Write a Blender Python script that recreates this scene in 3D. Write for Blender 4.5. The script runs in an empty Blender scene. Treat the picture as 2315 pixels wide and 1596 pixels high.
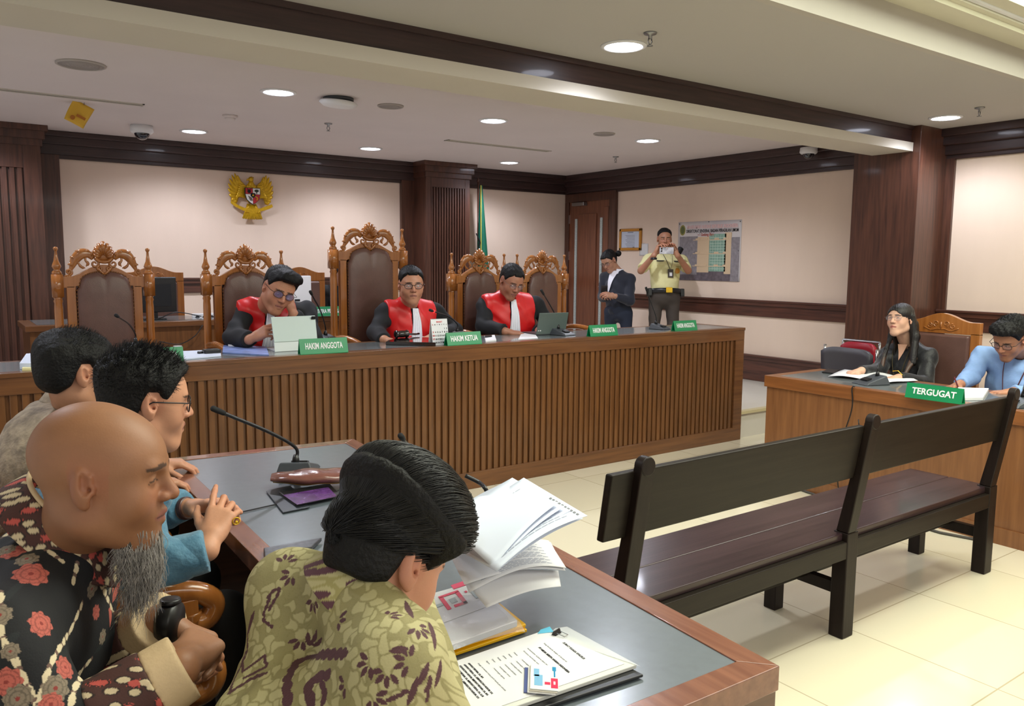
import bpy, math, random
import numpy as np
from mathutils import Vector, Matrix
random.seed(7); np.random.seed(7)
C = bpy.context.scene.collection
PI = math.pi
# ---------------------------------------------------------------- camera
CAM = np.array([0., 0., 1.5]); YAW, PITCH, ROLL, FPX = 0.6207496, 0.1124474, 0.0083306, 1820.0
_f = np.array([math.sin(YAW)*math.cos(PITCH), math.cos(YAW)*math.cos(PITCH), -math.sin(PITCH)])
_r = np.array([math.cos(YAW), -math.sin(YAW), 0.]); _u = np.cross(_r, _f)
CR = _r*math.cos(ROLL)+_u*math.sin(ROLL); CU = -_r*math.sin(ROLL)+_u*math.cos(ROLL); CF = _f
cd = bpy.data.cameras.new('camera'); cam = bpy.data.objects.new('camera', cd); C.objects.link(cam)
M4 = Matrix.Identity(4)
for i in range(3):
    M4[i][0] = CR[i]; M4[i][1] = CU[i]; M4[i][2] = -CF[i]; M4[i][3] = CAM[i]
cam.matrix_world = M4
cd.sensor_width = 36; cd.lens = FPX/2315*36; cd.clip_start = .05; cd.clip_end = 60
bpy.context.scene.camera = cam
def ray(x, y): return CF+(x-1157.5)/FPX*CR-(y-798)/FPX*CU
def at(x, y, axis, val):
    d = ray(x, y); return CAM+d*((val-CAM[axis])/d[axis])
def dep(x, y, d): return CAM+d*ray(x, y)
def proj(p):
    d = np.array(p)-CAM; z = d@CF; return (1157.5+FPX*(d@CR)/z, 798-FPX*(d@CU)/z)
# ---------------------------------------------------------------- main dimensions (metres)
XW, YW, XL, YN = 7.243, 8.837, -2.6, -3.4      # right wall, back wall, open left and rear limits
ZC = 2.68; DZ = .234; DESK_Y = 4.40
# ---------------------------------------------------------------- world and lights
sc = bpy.context.scene
w = bpy.data.worlds.new('world'); sc.world = w; w.use_nodes = True
w.node_tree.nodes['Background'].inputs[0].default_value = (.95, .93, .9, 1)
w.node_tree.nodes['Background'].inputs[1].default_value = .42
sc.view_settings.view_transform = 'Standard'; sc.view_settings.look = 'None'
sc.view_settings.gamma = 1; sc.view_settings.exposure = .62; sc.view_settings.use_curve_mapping = False
def area(name, loc, sx, sy, power, col, rot=(0, 0, 0)):
    l = bpy.data.lights.new(name, 'AREA'); l.shape = 'RECTANGLE'; l.size = sx; l.size_y = sy
    l.energy = power; l.color = col
    o = bpy.data.objects.new(name, l); o.location = loc; o.rotation_euler = rot; C.objects.link(o); return o
area('tray_light', (3.6, 1.35, 2.80), 5.0, 1.0, 58, (1, .99, .93))
area('rear_tray_light', (2.4, -1.6, 2.64), 5.0, 1.2, 58, (1, .98, .94))
DL = [(2.05, 5.73), (2.03, 7.93), (3.82, 7.94), (3.89, 5.74), (5.65, 7.99), (5.69, 5.73), (0.25, 5.75), (.2, 7.95)]
FDL = [(3.1, 3.323), (6.58, 3.332), (-.3, 3.32)]
def spot(name, loc, power, size=150, col=(.84, .88, 1)):
    l = bpy.data.lights.new(name, 'SPOT'); l.energy = power; l.spot_size = math.radians(size); l.spot_blend = .6
    l.shadow_soft_size = .07; l.color = col
    o = bpy.data.objects.new(name, l); o.location = loc; C.objects.link(o); return o
for x, y in DL: spot('downlight_spot', (x, y, ZC-.03), 54)
for x, y in FDL: spot('downlight_spot', (x, y, 2.665-.03), 44)
# ---------------------------------------------------------------- materials
def lin(c):
    return tuple(((v/255)/12.92 if v/255 <= .04045 else ((v/255+.055)/1.055)**2.4) for v in c)
def mat(name, rgb, rough=.5, metal=0., spec=.5, noise=0., nscale=30., bump=0., bscale=60., coat=0., trans=0., emit=0., alpha=1., sheen=0., stretch=(1, 1, 1), rgb2=None, attr=None, sss=0.):
    m = bpy.data.materials.new(name); m.use_nodes = True
    nt = m.node_tree; b = nt.nodes['Principled BSDF']
    c = lin(rgb)+(1,)
    b.inputs['Base Color'].default_value = c; b.inputs['Roughness'].default_value = rough
    b.inputs['Metallic'].default_value = metal; b.inputs['Specular IOR Level'].default_value = spec
    b.inputs['Coat Weight'].default_value = coat; b.inputs['Coat Roughness'].default_value = .08
    b.inputs['Transmission Weight'].default_value = trans; b.inputs['Alpha'].default_value = alpha
    b.inputs['Sheen Weight'].default_value = sheen
    if sss:
        b.inputs['Subsurface Weight'].default_value = sss; b.inputs['Subsurface Radius'].default_value = (.012, .004, .002)
    if emit:
        b.inputs['Emission Color'].default_value = c; b.inputs['Emission Strength'].default_value = emit
    tc = nt.nodes.new('ShaderNodeTexCoord'); mp = nt.nodes.new('ShaderNodeMapping')
    mp.inputs['Scale'].default_value = stretch; nt.links.new(tc.outputs['Object'], mp.inputs[0])
    src = None
    if attr:
        at_ = nt.nodes.new('ShaderNodeAttribute'); at_.attribute_name = attr; src = at_.outputs['Color']
    if noise or rgb2:
        n = nt.nodes.new('ShaderNodeTexNoise'); n.inputs['Scale'].default_value = nscale; n.inputs['Detail'].default_value = 5
        nt.links.new(mp.outputs[0], n.inputs[0])
        mx = nt.nodes.new('ShaderNodeMix'); mx.data_type = 'RGBA'
        if src is not None:
            mx.blend_type = 'MULTIPLY'; mx.inputs[0].default_value = 1
            mr = nt.nodes.new('ShaderNodeMapRange'); mr.inputs[3].default_value = 1-noise; mr.inputs[4].default_value = 1+noise
            nt.links.new(n.outputs[0], mr.inputs[0]); nt.links.new(src, mx.inputs[6]); nt.links.new(mr.outputs[0], mx.inputs[7])
        else:
            r2 = lin(rgb2) if rgb2 else tuple(v*(1-noise) for v in c[:3])
            r1 = c[:3] if rgb2 else tuple(min(1, v*(1+noise)) for v in c[:3])
            mr = nt.nodes.new('ShaderNodeMapRange'); mr.inputs[1].default_value = .3; mr.inputs[2].default_value = .7
            nt.links.new(n.outputs[0], mr.inputs[0]); nt.links.new(mr.outputs[0], mx.inputs[0])
            mx.inputs[6].default_value = r2+(1,); mx.inputs[7].default_value = r1+(1,)
        nt.links.new(mx.outputs[2], b.inputs['Base Color'])
    elif src is not None: nt.links.new(src, b.inputs['Base Color'])
    if bump:
        n2 = nt.nodes.new('ShaderNodeTexNoise'); n2.inputs['Scale'].default_value = bscale; n2.inputs['Detail'].default_value = 4
        nt.links.new(mp.outputs[0], n2.inputs[0])
        bp = nt.nodes.new('ShaderNodeBump'); bp.inputs['Strength'].default_value = bump; bp.inputs['Distance'].default_value = .01
        nt.links.new(n2.outputs[0], bp.inputs['Height']); nt.links.new(bp.outputs[0], b.inputs['Normal'])
    return m
def wood(name, a, b, rough=.35, axis='z', coat=.2, sc_=1., spec=.5):
    st = {'z': (14, 14, .9), 'x': (.9, 14, 14), 'y': (14, .9, 14)}[axis]
    return mat(name, a, rough, rgb2=b, nscale=3.2*sc_, stretch=st, bump=.03, bscale=8, coat=coat, spec=spec)
MT = {}
MT['wall'] = mat('wall_fabric', (230, 208, 190), .9, noise=.02, nscale=6, bump=.06, bscale=260, stretch=(1, 1, .25))
MT['ceil'] = mat('ceiling_paint', (218, 208, 206), .9, noise=.02, nscale=2)
MT['bead'] = mat('bulkhead_paint', (203, 196, 184), .8, noise=.02, nscale=2)
MT['tray'] = mat('tray_paint', (214, 210, 190), .8, noise=.02, nscale=3)
MT['grayb'] = mat('gray_band_paint', (186, 180, 172), .7, noise=.03, nscale=3)
MT['dark'] = wood('dark_wood_z', (92, 56, 42), (62, 37, 28), .38)
MT['darkx'] = wood('dark_wood_x', (96, 56, 42), (62, 35, 27), .38, 'x')
MT['darky'] = wood('dark_wood_y', (96, 56, 42), (62, 35, 27), .38, 'y')
MT['crown'] = wood('crown_wood_x', (66, 44, 42), (46, 30, 29), .4, 'x')
MT['crowny'] = wood('crown_wood_y', (66, 44, 42), (46, 30, 29), .4, 'y')
MT['desk'] = wood('desk_wood_z', (116, 75, 40), (88, 55, 28), .34)
MT['deskx'] = wood('desk_wood_x', (114, 74, 42), (90, 56, 32), .3, 'x')
MT['desky'] = wood('desk_wood_y', (140, 86, 44), (116, 68, 32), .35, 'y')
MT['deskfy'] = wood('panel_wood_z', (136, 90, 52), (116, 73, 40), .4)
MT['gold'] = wood('chair_wood', (172, 108, 52), (148, 88, 38), .22, 'z', .6)
MT['bench'] = wood('bench_wood_x', (38, 32, 26), (28, 23, 19), .42, 'x', .0, 1., .2)
MT['benchz'] = wood('bench_wood_z', (36, 28, 24), (26, 19, 17), .4, 'z', .0, 1., .2)
MT['benchs'] = wood('bench_seat_wood', (60, 44, 46), (44, 31, 33), .28, 'x', .2, 1., .4)
MT['table'] = wood('table_edge_wood', (138, 90, 68), (112, 68, 50), .25, 'y', .6)
MT['tablez'] = wood('table_side_wood', (100, 60, 40), (74, 42, 28), .3, 'x', .4)
MT['leather'] = mat('brown_leather', (102, 72, 64), .36, noise=.1, nscale=12, bump=.12, bscale=160)
MT['inlay'] = mat('desk_inlay', (94, 100, 100), .5, noise=.06, nscale=20, coat=.9)
MT['tinlay'] = mat('table_leather_inlay', (88, 97, 104), .45, noise=.06, nscale=40, coat=1.)
MT['tinlay'].node_tree.nodes['Principled BSDF'].inputs['Coat Roughness'].default_value = .22
MT['black'] = mat('black_plastic', (22, 22, 24), .35)
MT['blackm'] = mat('black_matte', (16, 16, 18), .8)
MT['grayp'] = mat('gray_plastic', (62, 66, 72), .45)
MT['white'] = mat('white_paper', (222, 222, 224), .7)
MT['whiteb'] = mat('blueish_paper', (204, 212, 228), .6)
MT['whitep'] = mat('white_plastic', (226, 226, 228), .4)
MT['green'] = mat('green_acrylic', (6, 128, 78), .3, coat=.3)
MT['chrome'] = mat('chrome', (210, 210, 214), .18, 1.)
MT['steel'] = mat('steel', (150, 150, 152), .35, 1.)
MT['goldp'] = mat('gold_paint', (212, 168, 26), .32, .35, noise=.12, nscale=60)
MT['red'] = mat('red_satin', (206, 24, 26), .42, noise=.1, nscale=8)
MT['robe'] = mat('black_robe_cloth', (13, 14, 19), .8, noise=.2, nscale=10)
MT['jabot'] = mat('white_cotton', (232, 232, 240), .8)
MT['print'] = mat('print_gray', (120, 122, 126), .8)
MT['printb'] = mat('print_black', (36, 36, 40), .8)
MT['printr'] = mat('print_red', (196, 54, 60), .7)
MT['glasst'] = mat('clear_plastic', (235, 238, 240), .12, alpha=.35)
MT['lamp'] = mat('lamp_glow', (236, 240, 255), .5, emit=14)
MT['panel'] = mat('light_panel_glow', (246, 255, 226), .5, emit=3.0)
MT['glasses'] = mat('spectacle_frame', (26, 22, 24), .3)
MT['lens'] = mat('spectacle_lens', (200, 205, 225), .05, alpha=.06, spec=.5)
MT['eyew'] = mat('eye_white', (222, 214, 206), .25); MT['iris'] = mat('dark_iris', (30, 18, 14), .15)
MT['hair'] = mat('black_hair', (9, 8, 9), .6, spec=.3, noise=.3, nscale=40, bump=.5, bscale=120)
MT['strand'] = mat('black_hair_strand', (11, 10, 12), .38, spec=.45)
MT['beard'] = mat('gray_beard_strand', (164, 160, 156), .6, noise=.45, nscale=60)
# tiled floor
def floor_mat():
    m = mat('polished_floor_tiles', (222, 212, 184), .14, coat=.35)
    nt = m.node_tree; b = nt.nodes['Principled BSDF']
    tc = nt.nodes.new('ShaderNodeTexCoord'); br = nt.nodes.new('ShaderNodeTexBrick')
    br.offset = 0; br.inputs['Scale'].default_value = 1; br.inputs['Mortar Size'].default_value = .003
    br.inputs['Brick Width'].default_value = .6; br.inputs['Row Height'].default_value = .6
    br.inputs['Color1'].default_value = lin((220, 211, 184))+(1,); br.inputs['Color2'].default_value = lin((226, 217, 192))+(1,)
    br.inputs['Mortar'].default_value = lin((182, 170, 142))+(1,)
    nt.links.new(tc.outputs['Object'], br.inputs[0]); nt.links.new(br.outputs[0], b.inputs['Base Color'])
    n = nt.nodes.new('ShaderNodeTexNoise'); n.inputs['Scale'].default_value = 1.4
    nt.links.new(tc.outputs['Object'], n.inputs[0]); bp = nt.nodes.new('ShaderNodeBump'); bp.inputs['Strength'].default_value = .06
    nt.links.new(n.outputs[0], bp.inputs['Height']); nt.links.new(bp.outputs[0], b.inputs['Normal'])
    return m
MT['floor'] = floor_mat()
# ---------------------------------------------------------------- mesh helpers
class MB:
    def __init__(s): s.v = []; s.f = []; s.m = []; s.mi = 0
    def add(s, vs, fs):
        o = len(s.v); s.v += [tuple(map(float, v)) for v in vs]; s.f += [tuple(i+o for i in f) for f in fs]; s.m += [s.mi]*len(fs); return s
    def box(s, x0, y0, z0, x1, y1, z1):
        vs = [(x, y, z) for z in (z0, z1) for y in (y0, y1) for x in (x0, x1)]
        return s.add(vs, [(0, 2, 3, 1), (4, 5, 7, 6), (0, 1, 5, 4), (2, 6, 7, 3), (0, 4, 6, 2), (1, 3, 7, 5)])
    def cbox(s, c, d, R=None):   # centre, full dimensions, rotation columns
        vs = []
        for z in (-.5, .5):
            for y in (-.5, .5):
                for x in (-.5, .5):
                    p = np.array([x*d[0], y*d[1], z*d[2]]); p = (R@p if R is not None else p)+np.array(c); vs.append(p)
        return s.add(vs, [(0, 2, 3, 1), (4, 5, 7, 6), (0, 1, 5, 4), (2, 6, 7, 3), (0, 4, 6, 2), (1, 3, 7, 5)])
    def hexa(s, bot, top):      # 4 bottom points (ccw) and 4 top points
        return s.add(list(bot)+list(top), [(3, 2, 1, 0), (4, 5, 6, 7), (0, 1, 5, 4), (1, 2, 6, 5), (2, 3, 7, 6), (3, 0, 4, 7)])
    def prism(s, poly, f0, f1):  # poly list of 2-D points, f0/f1 map 2-D to 3-D for the two caps
        n = len(poly); a = [f0(*p) for p in poly]; b = [f1(*p) for p in poly]
        return s.add(a+b, [tuple(range(n-1, -1, -1)), tuple(range(n, 2*n))]+[(i, (i+1) % n, n+(i+1) % n, n+i) for i in range(n)])
    def tube(s, pts, r, n=10, caps=True, flat=None):
        pts = [np.array(p, float) for p in pts]; k = len(pts)
        rs = r if hasattr(r, '__len__') else [r]*k
        vs = []; up = None
        for i in range(k):
            t = pts[min(i+1, k-1)]-pts[max(i-1, 0)]; t = t/(np.linalg.norm(t)+1e-9)
            if up is None:
                up = np.array([0, 0, 1.]) if abs(t[2]) < .9 else np.array([1., 0, 0])
            a = up-t*(up@t); a /= np.linalg.norm(a)+1e-9; up = a; b = np.cross(t, a)
            fl = 1 if flat is None else flat
            for j in range(n):
                th = 2*PI*j/n; vs.append(pts[i]+rs[i]*(math.cos(th)*a+fl*math.sin(th)*b))
        fs = [(i*n+j, i*n+(j+1) % n, (i+1)*n+(j+1) % n, (i+1)*n+j) for i in range(k-1) for j in range(n)]
        if caps: fs += [tuple(range(n-1, -1, -1)), tuple((k-1)*n+j for j in range(n))]
        return s.add(vs, fs)
    def lathe(s, c, prof, n=20, R=None):   # prof (r,z)
        vs = []; k = len(prof)
        for r, z in prof:
            for j in range(n):
                p = np.array([r*math.cos(2*PI*j/n), r*math.sin(2*PI*j/n), z]); p = (R@p if R is not None else p)+np.array(c); vs.append(p)
        fs = [(i*n+j, i*n+(j+1) % n, (i+1)*n+(j+1) % n, (i+1)*n+j) for i in range(k-1) for j in range(n)]
        fs += [tuple(range(n-1, -1, -1)), tuple((k-1)*n+j for j in range(n))]
        return s.add(vs, fs)
    def ell(s, c, r, R=None, n=16, m=10):
        vs = []
        for i in range(m+1):
            ph = PI*i/m
            for j in range(n):
                p = np.array([r[0]*math.sin(ph)*math.cos(2*PI*j/n), r[1]*math.sin(ph)*math.sin(2*PI*j/n), -r[2]*math.cos(ph)])
                p = (R@p if R is not None else p)+np.array(c); vs.append(p)
        return s.add(vs, [(i*n+j, i*n+(j+1) % n, (i+1)*n+(j+1) % n, (i+1)*n+j) for i in range(m) for j in range(n)])
    def grid(s, fn, nu, nv, close=False):   # fn(u,v) -> 3-D, u,v in 0..1
        vs = [fn(i/nu, j/nv) for i in range(nu+1) for j in range(nv+1)]
        return s.add(vs, [(i*(nv+1)+j, i*(nv+1)+j+1, (i+1)*(nv+1)+j+1, (i+1)*(nv+1)+j) for i in range(nu) for j in range(nv)])
    def strip(s, top, bot, y0, y1):    # solid board between two outlines of (x, z) points
        n = len(top); vs = [(x, y, z) for y in (y0, y1) for P in (top, bot) for x, z in P]; t0, b0, t1, b1 = 0, n, 2*n, 3*n; fs = []
        for i in range(n-1): fs += [(t0+i, t0+i+1, b0+i+1, b0+i), (t1+i+1, t1+i, b1+i, b1+i+1), (t0+i, t1+i, t1+i+1, t0+i+1), (b0+i+1, b1+i+1, b1+i, b0+i)]
        return s.add(vs, fs+[(t0, b0, b1, t1), (t0+n-1, t1+n-1, b1+n-1, b0+n-1)])
    def build(s, name, m, parent=None, smooth=False, bevel=0., solid=0., loc=None, seg=2):
        me = bpy.data.meshes.new(name)
        me.from_pydata(s.v, [], s.f); me.validate(clean_customdata=False)
        for q in (m if isinstance(m, (list, tuple)) else [m]): me.materials.append(q)
        if isinstance(m, (list, tuple)) and len(me.polygons) == len(s.m): me.polygons.foreach_set('material_index', s.m)
        if smooth: me.polygons.foreach_set('use_smooth', [True]*len(me.polygons))
        import bmesh
        bm = bmesh.new(); bm.from_mesh(me); (bmesh.ops.remove_doubles(bm, verts=bm.verts, dist=1e-6) if smooth else None)
        bmesh.ops.recalc_face_normals(bm, faces=bm.faces); bm.to_mesh(me); bm.free()
        o = bpy.data.objects.new(name, me); C.objects.link(o)
        if parent is not None:
            o.parent = parent
            if loc is None: o.matrix_parent_inverse = Matrix.Identity(4)
        if loc is not None: o.location = loc
        if solid:
            md = o.modifiers.new('solid', 'SOLIDIFY'); md.thickness = solid; md.offset = 0
        if bevel:
            md = o.modifiers.new('bevel', 'BEVEL'); md.width = bevel; md.segments = seg; md.limit_method = 'ANGLE'; md.angle_limit = .7
            if not smooth: me.polygons.foreach_set('use_smooth', [True]*len(me.polygons)); md.harden_normals = True
        return o
def tag(o, label=None, cat=None, group=None, kind=None):
    if label: o['label'] = label
    if cat: o['category'] = cat
    if group: o['group'] = group
    if kind: o['kind'] = kind
    return o
def thing(name, label, cat, loc=(0, 0, 0), rz=0., group=None):
    o = bpy.data.objects.new(name, None); C.objects.link(o); o.location = tuple(map(float, loc)); o.rotation_euler = (0, 0, rz); o.empty_display_size = .05
    return tag(o, label, cat, group)
def struct(o): o['kind'] = 'structure'; return o
def kids(o): return [c for c in bpy.data.objects if c.parent is o]
def copy_tree(o, parent=None):
    c = o.copy(); C.objects.link(c)
    if parent is not None: c.parent = parent
    for ch in kids(o): copy_tree(ch, c)
    return c
def rotm(rx=0, ry=0, rz=0):
    return np.array(Matrix.Rotation(rz, 3, 'Z') @ Matrix.Rotation(ry, 3, 'Y') @ Matrix.Rotation(rx, 3, 'X'))
def text(s, name, size, mt, parent, origin, xdir, ydir, bold=0., align='CENTER', off=.0006, ext=.0004, width=None, label=None):
    """lettering built flat on the plane spanned by xdir, ydir at origin, in the parent's space"""
    cu = bpy.data.curves.new(name, 'FONT'); cu.body = s; cu.size = size; cu.align_x = align; cu.align_y = 'CENTER'
    cu.offset = bold; cu.extrude = ext; cu.resolution_u = 3
    to = bpy.data.objects.new(name, cu); C.objects.link(to)
    dg = bpy.context.evaluated_depsgraph_get(); dg.update()
    me = bpy.data.meshes.new_from_object(to.evaluated_get(dg)); bpy.data.objects.remove(to)
    x = np.array(xdir, float); x /= np.linalg.norm(x); y = np.array(ydir, float); y -= x*(x@y); y /= np.linalg.norm(y); z = np.cross(x, y)
    co = np.empty(len(me.vertices)*3); me.vertices.foreach_get('co', co); co = co.reshape(-1, 3)
    if width and len(co):
        wd = np.ptp(co[:, 0]); co[:, 0] *= width/wd
    co = np.array(origin)+co[:, :1]*x+co[:, 1:2]*y+(co[:, 2:]+off)*z
    me.vertices.foreach_set('co', co.ravel()); me.materials.clear(); me.materials.append(mt); me.update()
    o = bpy.data.objects.new(name, me); C.objects.link(o); o.parent = parent
    if label: o['label'] = label
    return o
def catmull(pts, n=8):
    P = [np.array(p, float) for p in pts]; P = [2*P[0]-P[1]]+P+[2*P[-1]-P[-2]]; out = []
    for i in range(1, len(P)-2):
        for k in range(n):
            t = k/n; out.append(.5*((2*P[i])+(-P[i-1]+P[i+1])*t+(2*P[i-1]-5*P[i]+4*P[i+1]-P[i+2])*t*t+(-P[i-1]+3*P[i]-3*P[i+1]+P[i+2])*t**3))
    out.append(P[-2]); return out
# ================================================================ the room
MB().box(XL, YN, -.1, XW+.1, YW+.1, 0).build('floor', MT['floor']); struct(bpy.data.objects['floor'])
b = MB(); b.box(XL, DESK_Y+.03, 0.0, XW, YW, DZ); struct(b.build('floor_dais', mat('dais_tiles', (206, 200, 188), .3, noise=.04, nscale=2)))
b = MB(); b.box(5.57, DESK_Y+.0, DZ-.02, XW, DESK_Y+.06, DZ+.004); struct(b.build('trim_1', mat('dais_nosing', (196, 182, 140), .4)))
# ceiling
ZF = 2.665; YB1, YB2 = 3.685, 4.05
b = MB(); b.box(XL, YB2-.02, ZC, XW+.1, YW+.1, ZC+.1); struct(b.build('ceiling', MT['ceil']))
b = MB(); b.box(XL, 2.42, ZF, XW+.1, YB2-.03, ZF+.1); struct(b.build('ceiling_front', mat('front_ceiling_paint', (184, 180, 176), .9)))
b = MB(); b.box(XL, YB1, 2.456, 6.771, YB2, 2.528); struct(b.build('trim_2', MT['bead']))
b = MB(); b.box(XL, YB1+.035, 2.528, 6.771, YB2-.06, 2.70); struct(b.build('trim_3', MT['bead']))
b = MB(); b.box(XL, YB1+.02, 2.528, XW, YB1+.05, ZF-.02); b.box(XL, YB1-.0, ZF-.03, XW, YB1+.05, ZF+.02); struct(b.build('trim_4', MT['crown']))
b = MB(); b.box(XL, 2.375, ZF, XW+.1, 2.42, ZF+.22); struct(b.build('trim_5', MT['grayb']))
b = MB(); b.box(XL, 2.0, ZF+.17, XW+.1, 2.375, ZF+.2); struct(b.build('ceiling_tray', MT['tray']))
for k, (y0, z0) in enumerate(((2.235, ZF+.14), (2.19, ZF+.125), (2.155, ZF+.15))):
    b = MB(); b.box(XL, y0-.04, z0, XW+.1, y0, ZF+.2); struct(b.build('trim_%d' % (6+k), MT['tray']))
t = thing('ceiling_light_panel', 'long bright recessed ceiling light panel at the top right corner', 'ceiling light', (3.6, 1.5, ZF+.16))
MB().box(-2.6, -.52, .02, 2.6, .585, .05).build('diffuser', MT['panel'], t)
fr = MB(); fr.box(-2.64, -.56, 0, 2.64, -.52, .06); fr.box(-2.6, .585, 0, 2.6, .61, .06); fr.box(-2.64, -.52, 0, -2.6, .61, .06); fr.box(2.6, -.52, 0, 2.64, .61, .06)
fr.build('frame', MT['whitep'], t)
b = MB(); b.box(XL, YN, ZF+.221, XW+.1, 2.45, ZF+.3); struct(b.build('ceiling_rear', MT['tray']))
# back wall
b = MB(); b.box(XL, YW, 0, XW+.1, YW+.1, ZC); struct(b.build('wall_back', MT['wall']))
b = MB(); b.box(XW, YN, 0, XW+.1, YW+.1, ZF+.3); struct(b.build('wall_right', MT['wall']))
# crown frieze, stepped
b = MB(); b.box(XL, YW-.03, 2.435, XW, YW, ZC); b.box(XL, YW-.06, 2.47, XW, YW, ZC); b.box(XL, YW-.1, 2.56, XW, YW, ZC); b.box(XL, YW-.14, 2.63, XW, YW, ZC)
struct(b.build('trim_9', MT['crown'], bevel=.008))
b = MB(); b.box(XW-.03, YN, 2.412, XW, YW, ZC); b.box(XW-.06, YN, 2.45, XW, YW, ZC); b.box(XW-.1, YN, 2.53, XW, YW, ZC); b.box(XW-.14, YN, 2.60, XW, YW, ZC)
struct(b.build('trim_10', MT['crowny'], bevel=.008))
# chair rails
def rail(x0, x1, z0, z1, name):   # along back wall
    b = MB(); b.box(x0, YW-.02, z0, x1, YW, z1-.03); b.box(x0, YW-.04, z1-.06, x1, YW, z1-.015); b.box(x0, YW-.055, z1-.02, x1, YW, z1)
    return struct(b.build(name, MT['darkx'], bevel=.004))
rail(1.02, 4.63, 1.153, 1.31, 'trim_11'); rail(5.69, 7.1, 1.153, 1.31, 'trim_12')
def raily(y0, y1, z0, z1, name):
    b = MB(); b.box(XW-.02, y0, z0, XW, y1, z1-.03); b.box(XW-.04, y0, z1-.06, XW, y1, z1-.015); b.box(XW-.055, y0, z1-.02, XW, y1, z1)
    return struct(b.build(name, MT['darky'], bevel=.004))
raily(4.2, 7.81, .936, 1.115, 'trim_13'); raily(4.2, 7.81, DZ, .52, 'baseboard_right')
raily(-3.4, 3.62, .936, 1.115, 'trim_14'); raily(-3.4, 3.62, 0, .45, 'baseboard_front')
b = MB(); b.box(1.02, YW-.03, DZ, 7.1, YW, .52); struct(b.build('baseboard_back', MT['darkx'], bevel=.006))
# vertical frames on the back wall
b = MB(); b.box(.6, YW-.04, DZ, 1.02, YW, 2.5); struct(b.build('trim_15', MT['dark']))
b = MB(); b.box(4.63, YW-.05, DZ, 4.9, YW, 2.5); struct(b.build('trim_16', MT['dark']))
# fluted columns
def column(x0, x1, y0, fx0, fx1, ft, name, n, flm):
    b = MB(); b.box(x0, y0, DZ, fx0, YW, ZC); b.box(fx1, y0, DZ, x1, YW, ZC); b.box(fx0, y0, ft, fx1, YW, ZC); b.box(fx0, y0+.03, DZ, fx1, YW, ft)
    b.box(x0-.015, y0-.02, 2.5, x1+.015, YW, ZC); b.box(x0-.035, y0-.05, 2.56, x1+.035, YW, ZC); b.box(x0-.06, y0-.08, 2.63, x1+.06, YW, ZC)
    wd = (fx1-fx0)/n
    for i in range(n): b.box(fx0+i*wd+wd*.2, y0+.006, DZ, fx0+i*wd+wd*.8, y0+.031, ft)
    return struct(b.build(name, flm, bevel=.003))
column(4.80, 5.42, 8.50, 4.87, 5.35, 2.385, 'trim_17', 13, MT['dark'])
column(-2.6, .84, 8.50, -2.5, .70, 2.30, 'trim_18', 54, MT['dark'])
# pilaster on the right wall
b = MB(); b.box(6.771, 3.623, 0, XW, 4.22, 2.7); struct(b.build('trim_19', MT['dark'], bevel=.004))
b = MB(); b.box(XW-.03, 3.55, 0, XW, 3.63, 2.42); struct(b.build('trim_20', MT['dark']))
# door in the corner of the right wall
d = tag(thing('door_1', None, None, (XW, 8.32, DZ)), kind='structure')
fr = MB(); fr.box(-.05, -.52, 0, 0, -.40, 2.09); fr.box(-.05, .42, 0, 0, .5, 2.09); fr.box(-.05, -.52, 2.09, 0, .5, 2.2); fr.build('door_frame', MT['dark'], d, bevel=.004)
lf = MB(); lf.box(-.03, -.40, 0, 0, .42, 2.09); lf.box(-.045, -.15, .12, -.028, .22, 1.92); lf.box(-.038, -.38, .1, -.028, -.3, 2.0); lf.build('door_leaf', wood('door_wood', (128, 78, 54), (100, 58, 40), .35), d, bevel=.003)
for y in (.27, -.245):
    MB().box(-.04, y-.022, .1, -.024, y+.022, 1.86).build('glass_strip', mat('frosted_strip', (178, 188, 186), .4, noise=.25, nscale=80), d)
MB().box(-.1, .05, 2.03, -.03, .3, 2.08).build('door_closer', MT['steel'], d, bevel=.008)
for z in (.3, 1.3, 1.8): MB().box(-.045, .415, z, -.025, .435, z+.12).build('hinge', MT['chrome'], d)
MB().tube([(-.03, -.33, .95), (-.07, -.33, .95), (-.07, -.25, .95)], .009).build('door_handle', MT['chrome'], d)
# ================================================================ ceiling fittings
def downlight(x, y, z, label):
    t = thing('ceiling_downlight', label, 'ceiling light', (x, y, z), group='recessed ceiling downlights')
    MB().lathe((0, 0, 0), [(.125, 0), (.125, -.006), (.105, -.01), (.1, .0)], 28).build('trim_ring', MT['whitep'], t, smooth=True)
    MB().lathe((0, 0, -.012), [(.02, 0), (.07, .002), (.098, .006), (.098, .008)], 28).build('lamp_glass', MT['lamp'], t, smooth=True)
DLN = ['second ceiling downlight of the row nearer us, above the empty end of the dais', 'ceiling downlight left of the gold eagle, in the row by the back wall', 'ceiling downlight above the tall middle chair, near the back wall',
       'ceiling downlight in the middle of the dais ceiling, nearer row', 'smallest ceiling downlight, right of the fluted column near the back wall', 'ceiling downlight above the guard, rightmost over the dais', 'ceiling downlight at the far left edge of the dais ceiling', 'ceiling downlight in the back left corner by the fluted wall']
for (x, y), l in zip(DL[:7], DLN): downlight(x, y, ZC, l)
downlight(FDL[0][0], FDL[0][1], ZF, 'large bright ceiling downlight in front of the bulkhead, top centre')
downlight(FDL[1][0], FDL[1][1], ZF, 'ceiling downlight in front of the bulkhead near the right wall')
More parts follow.
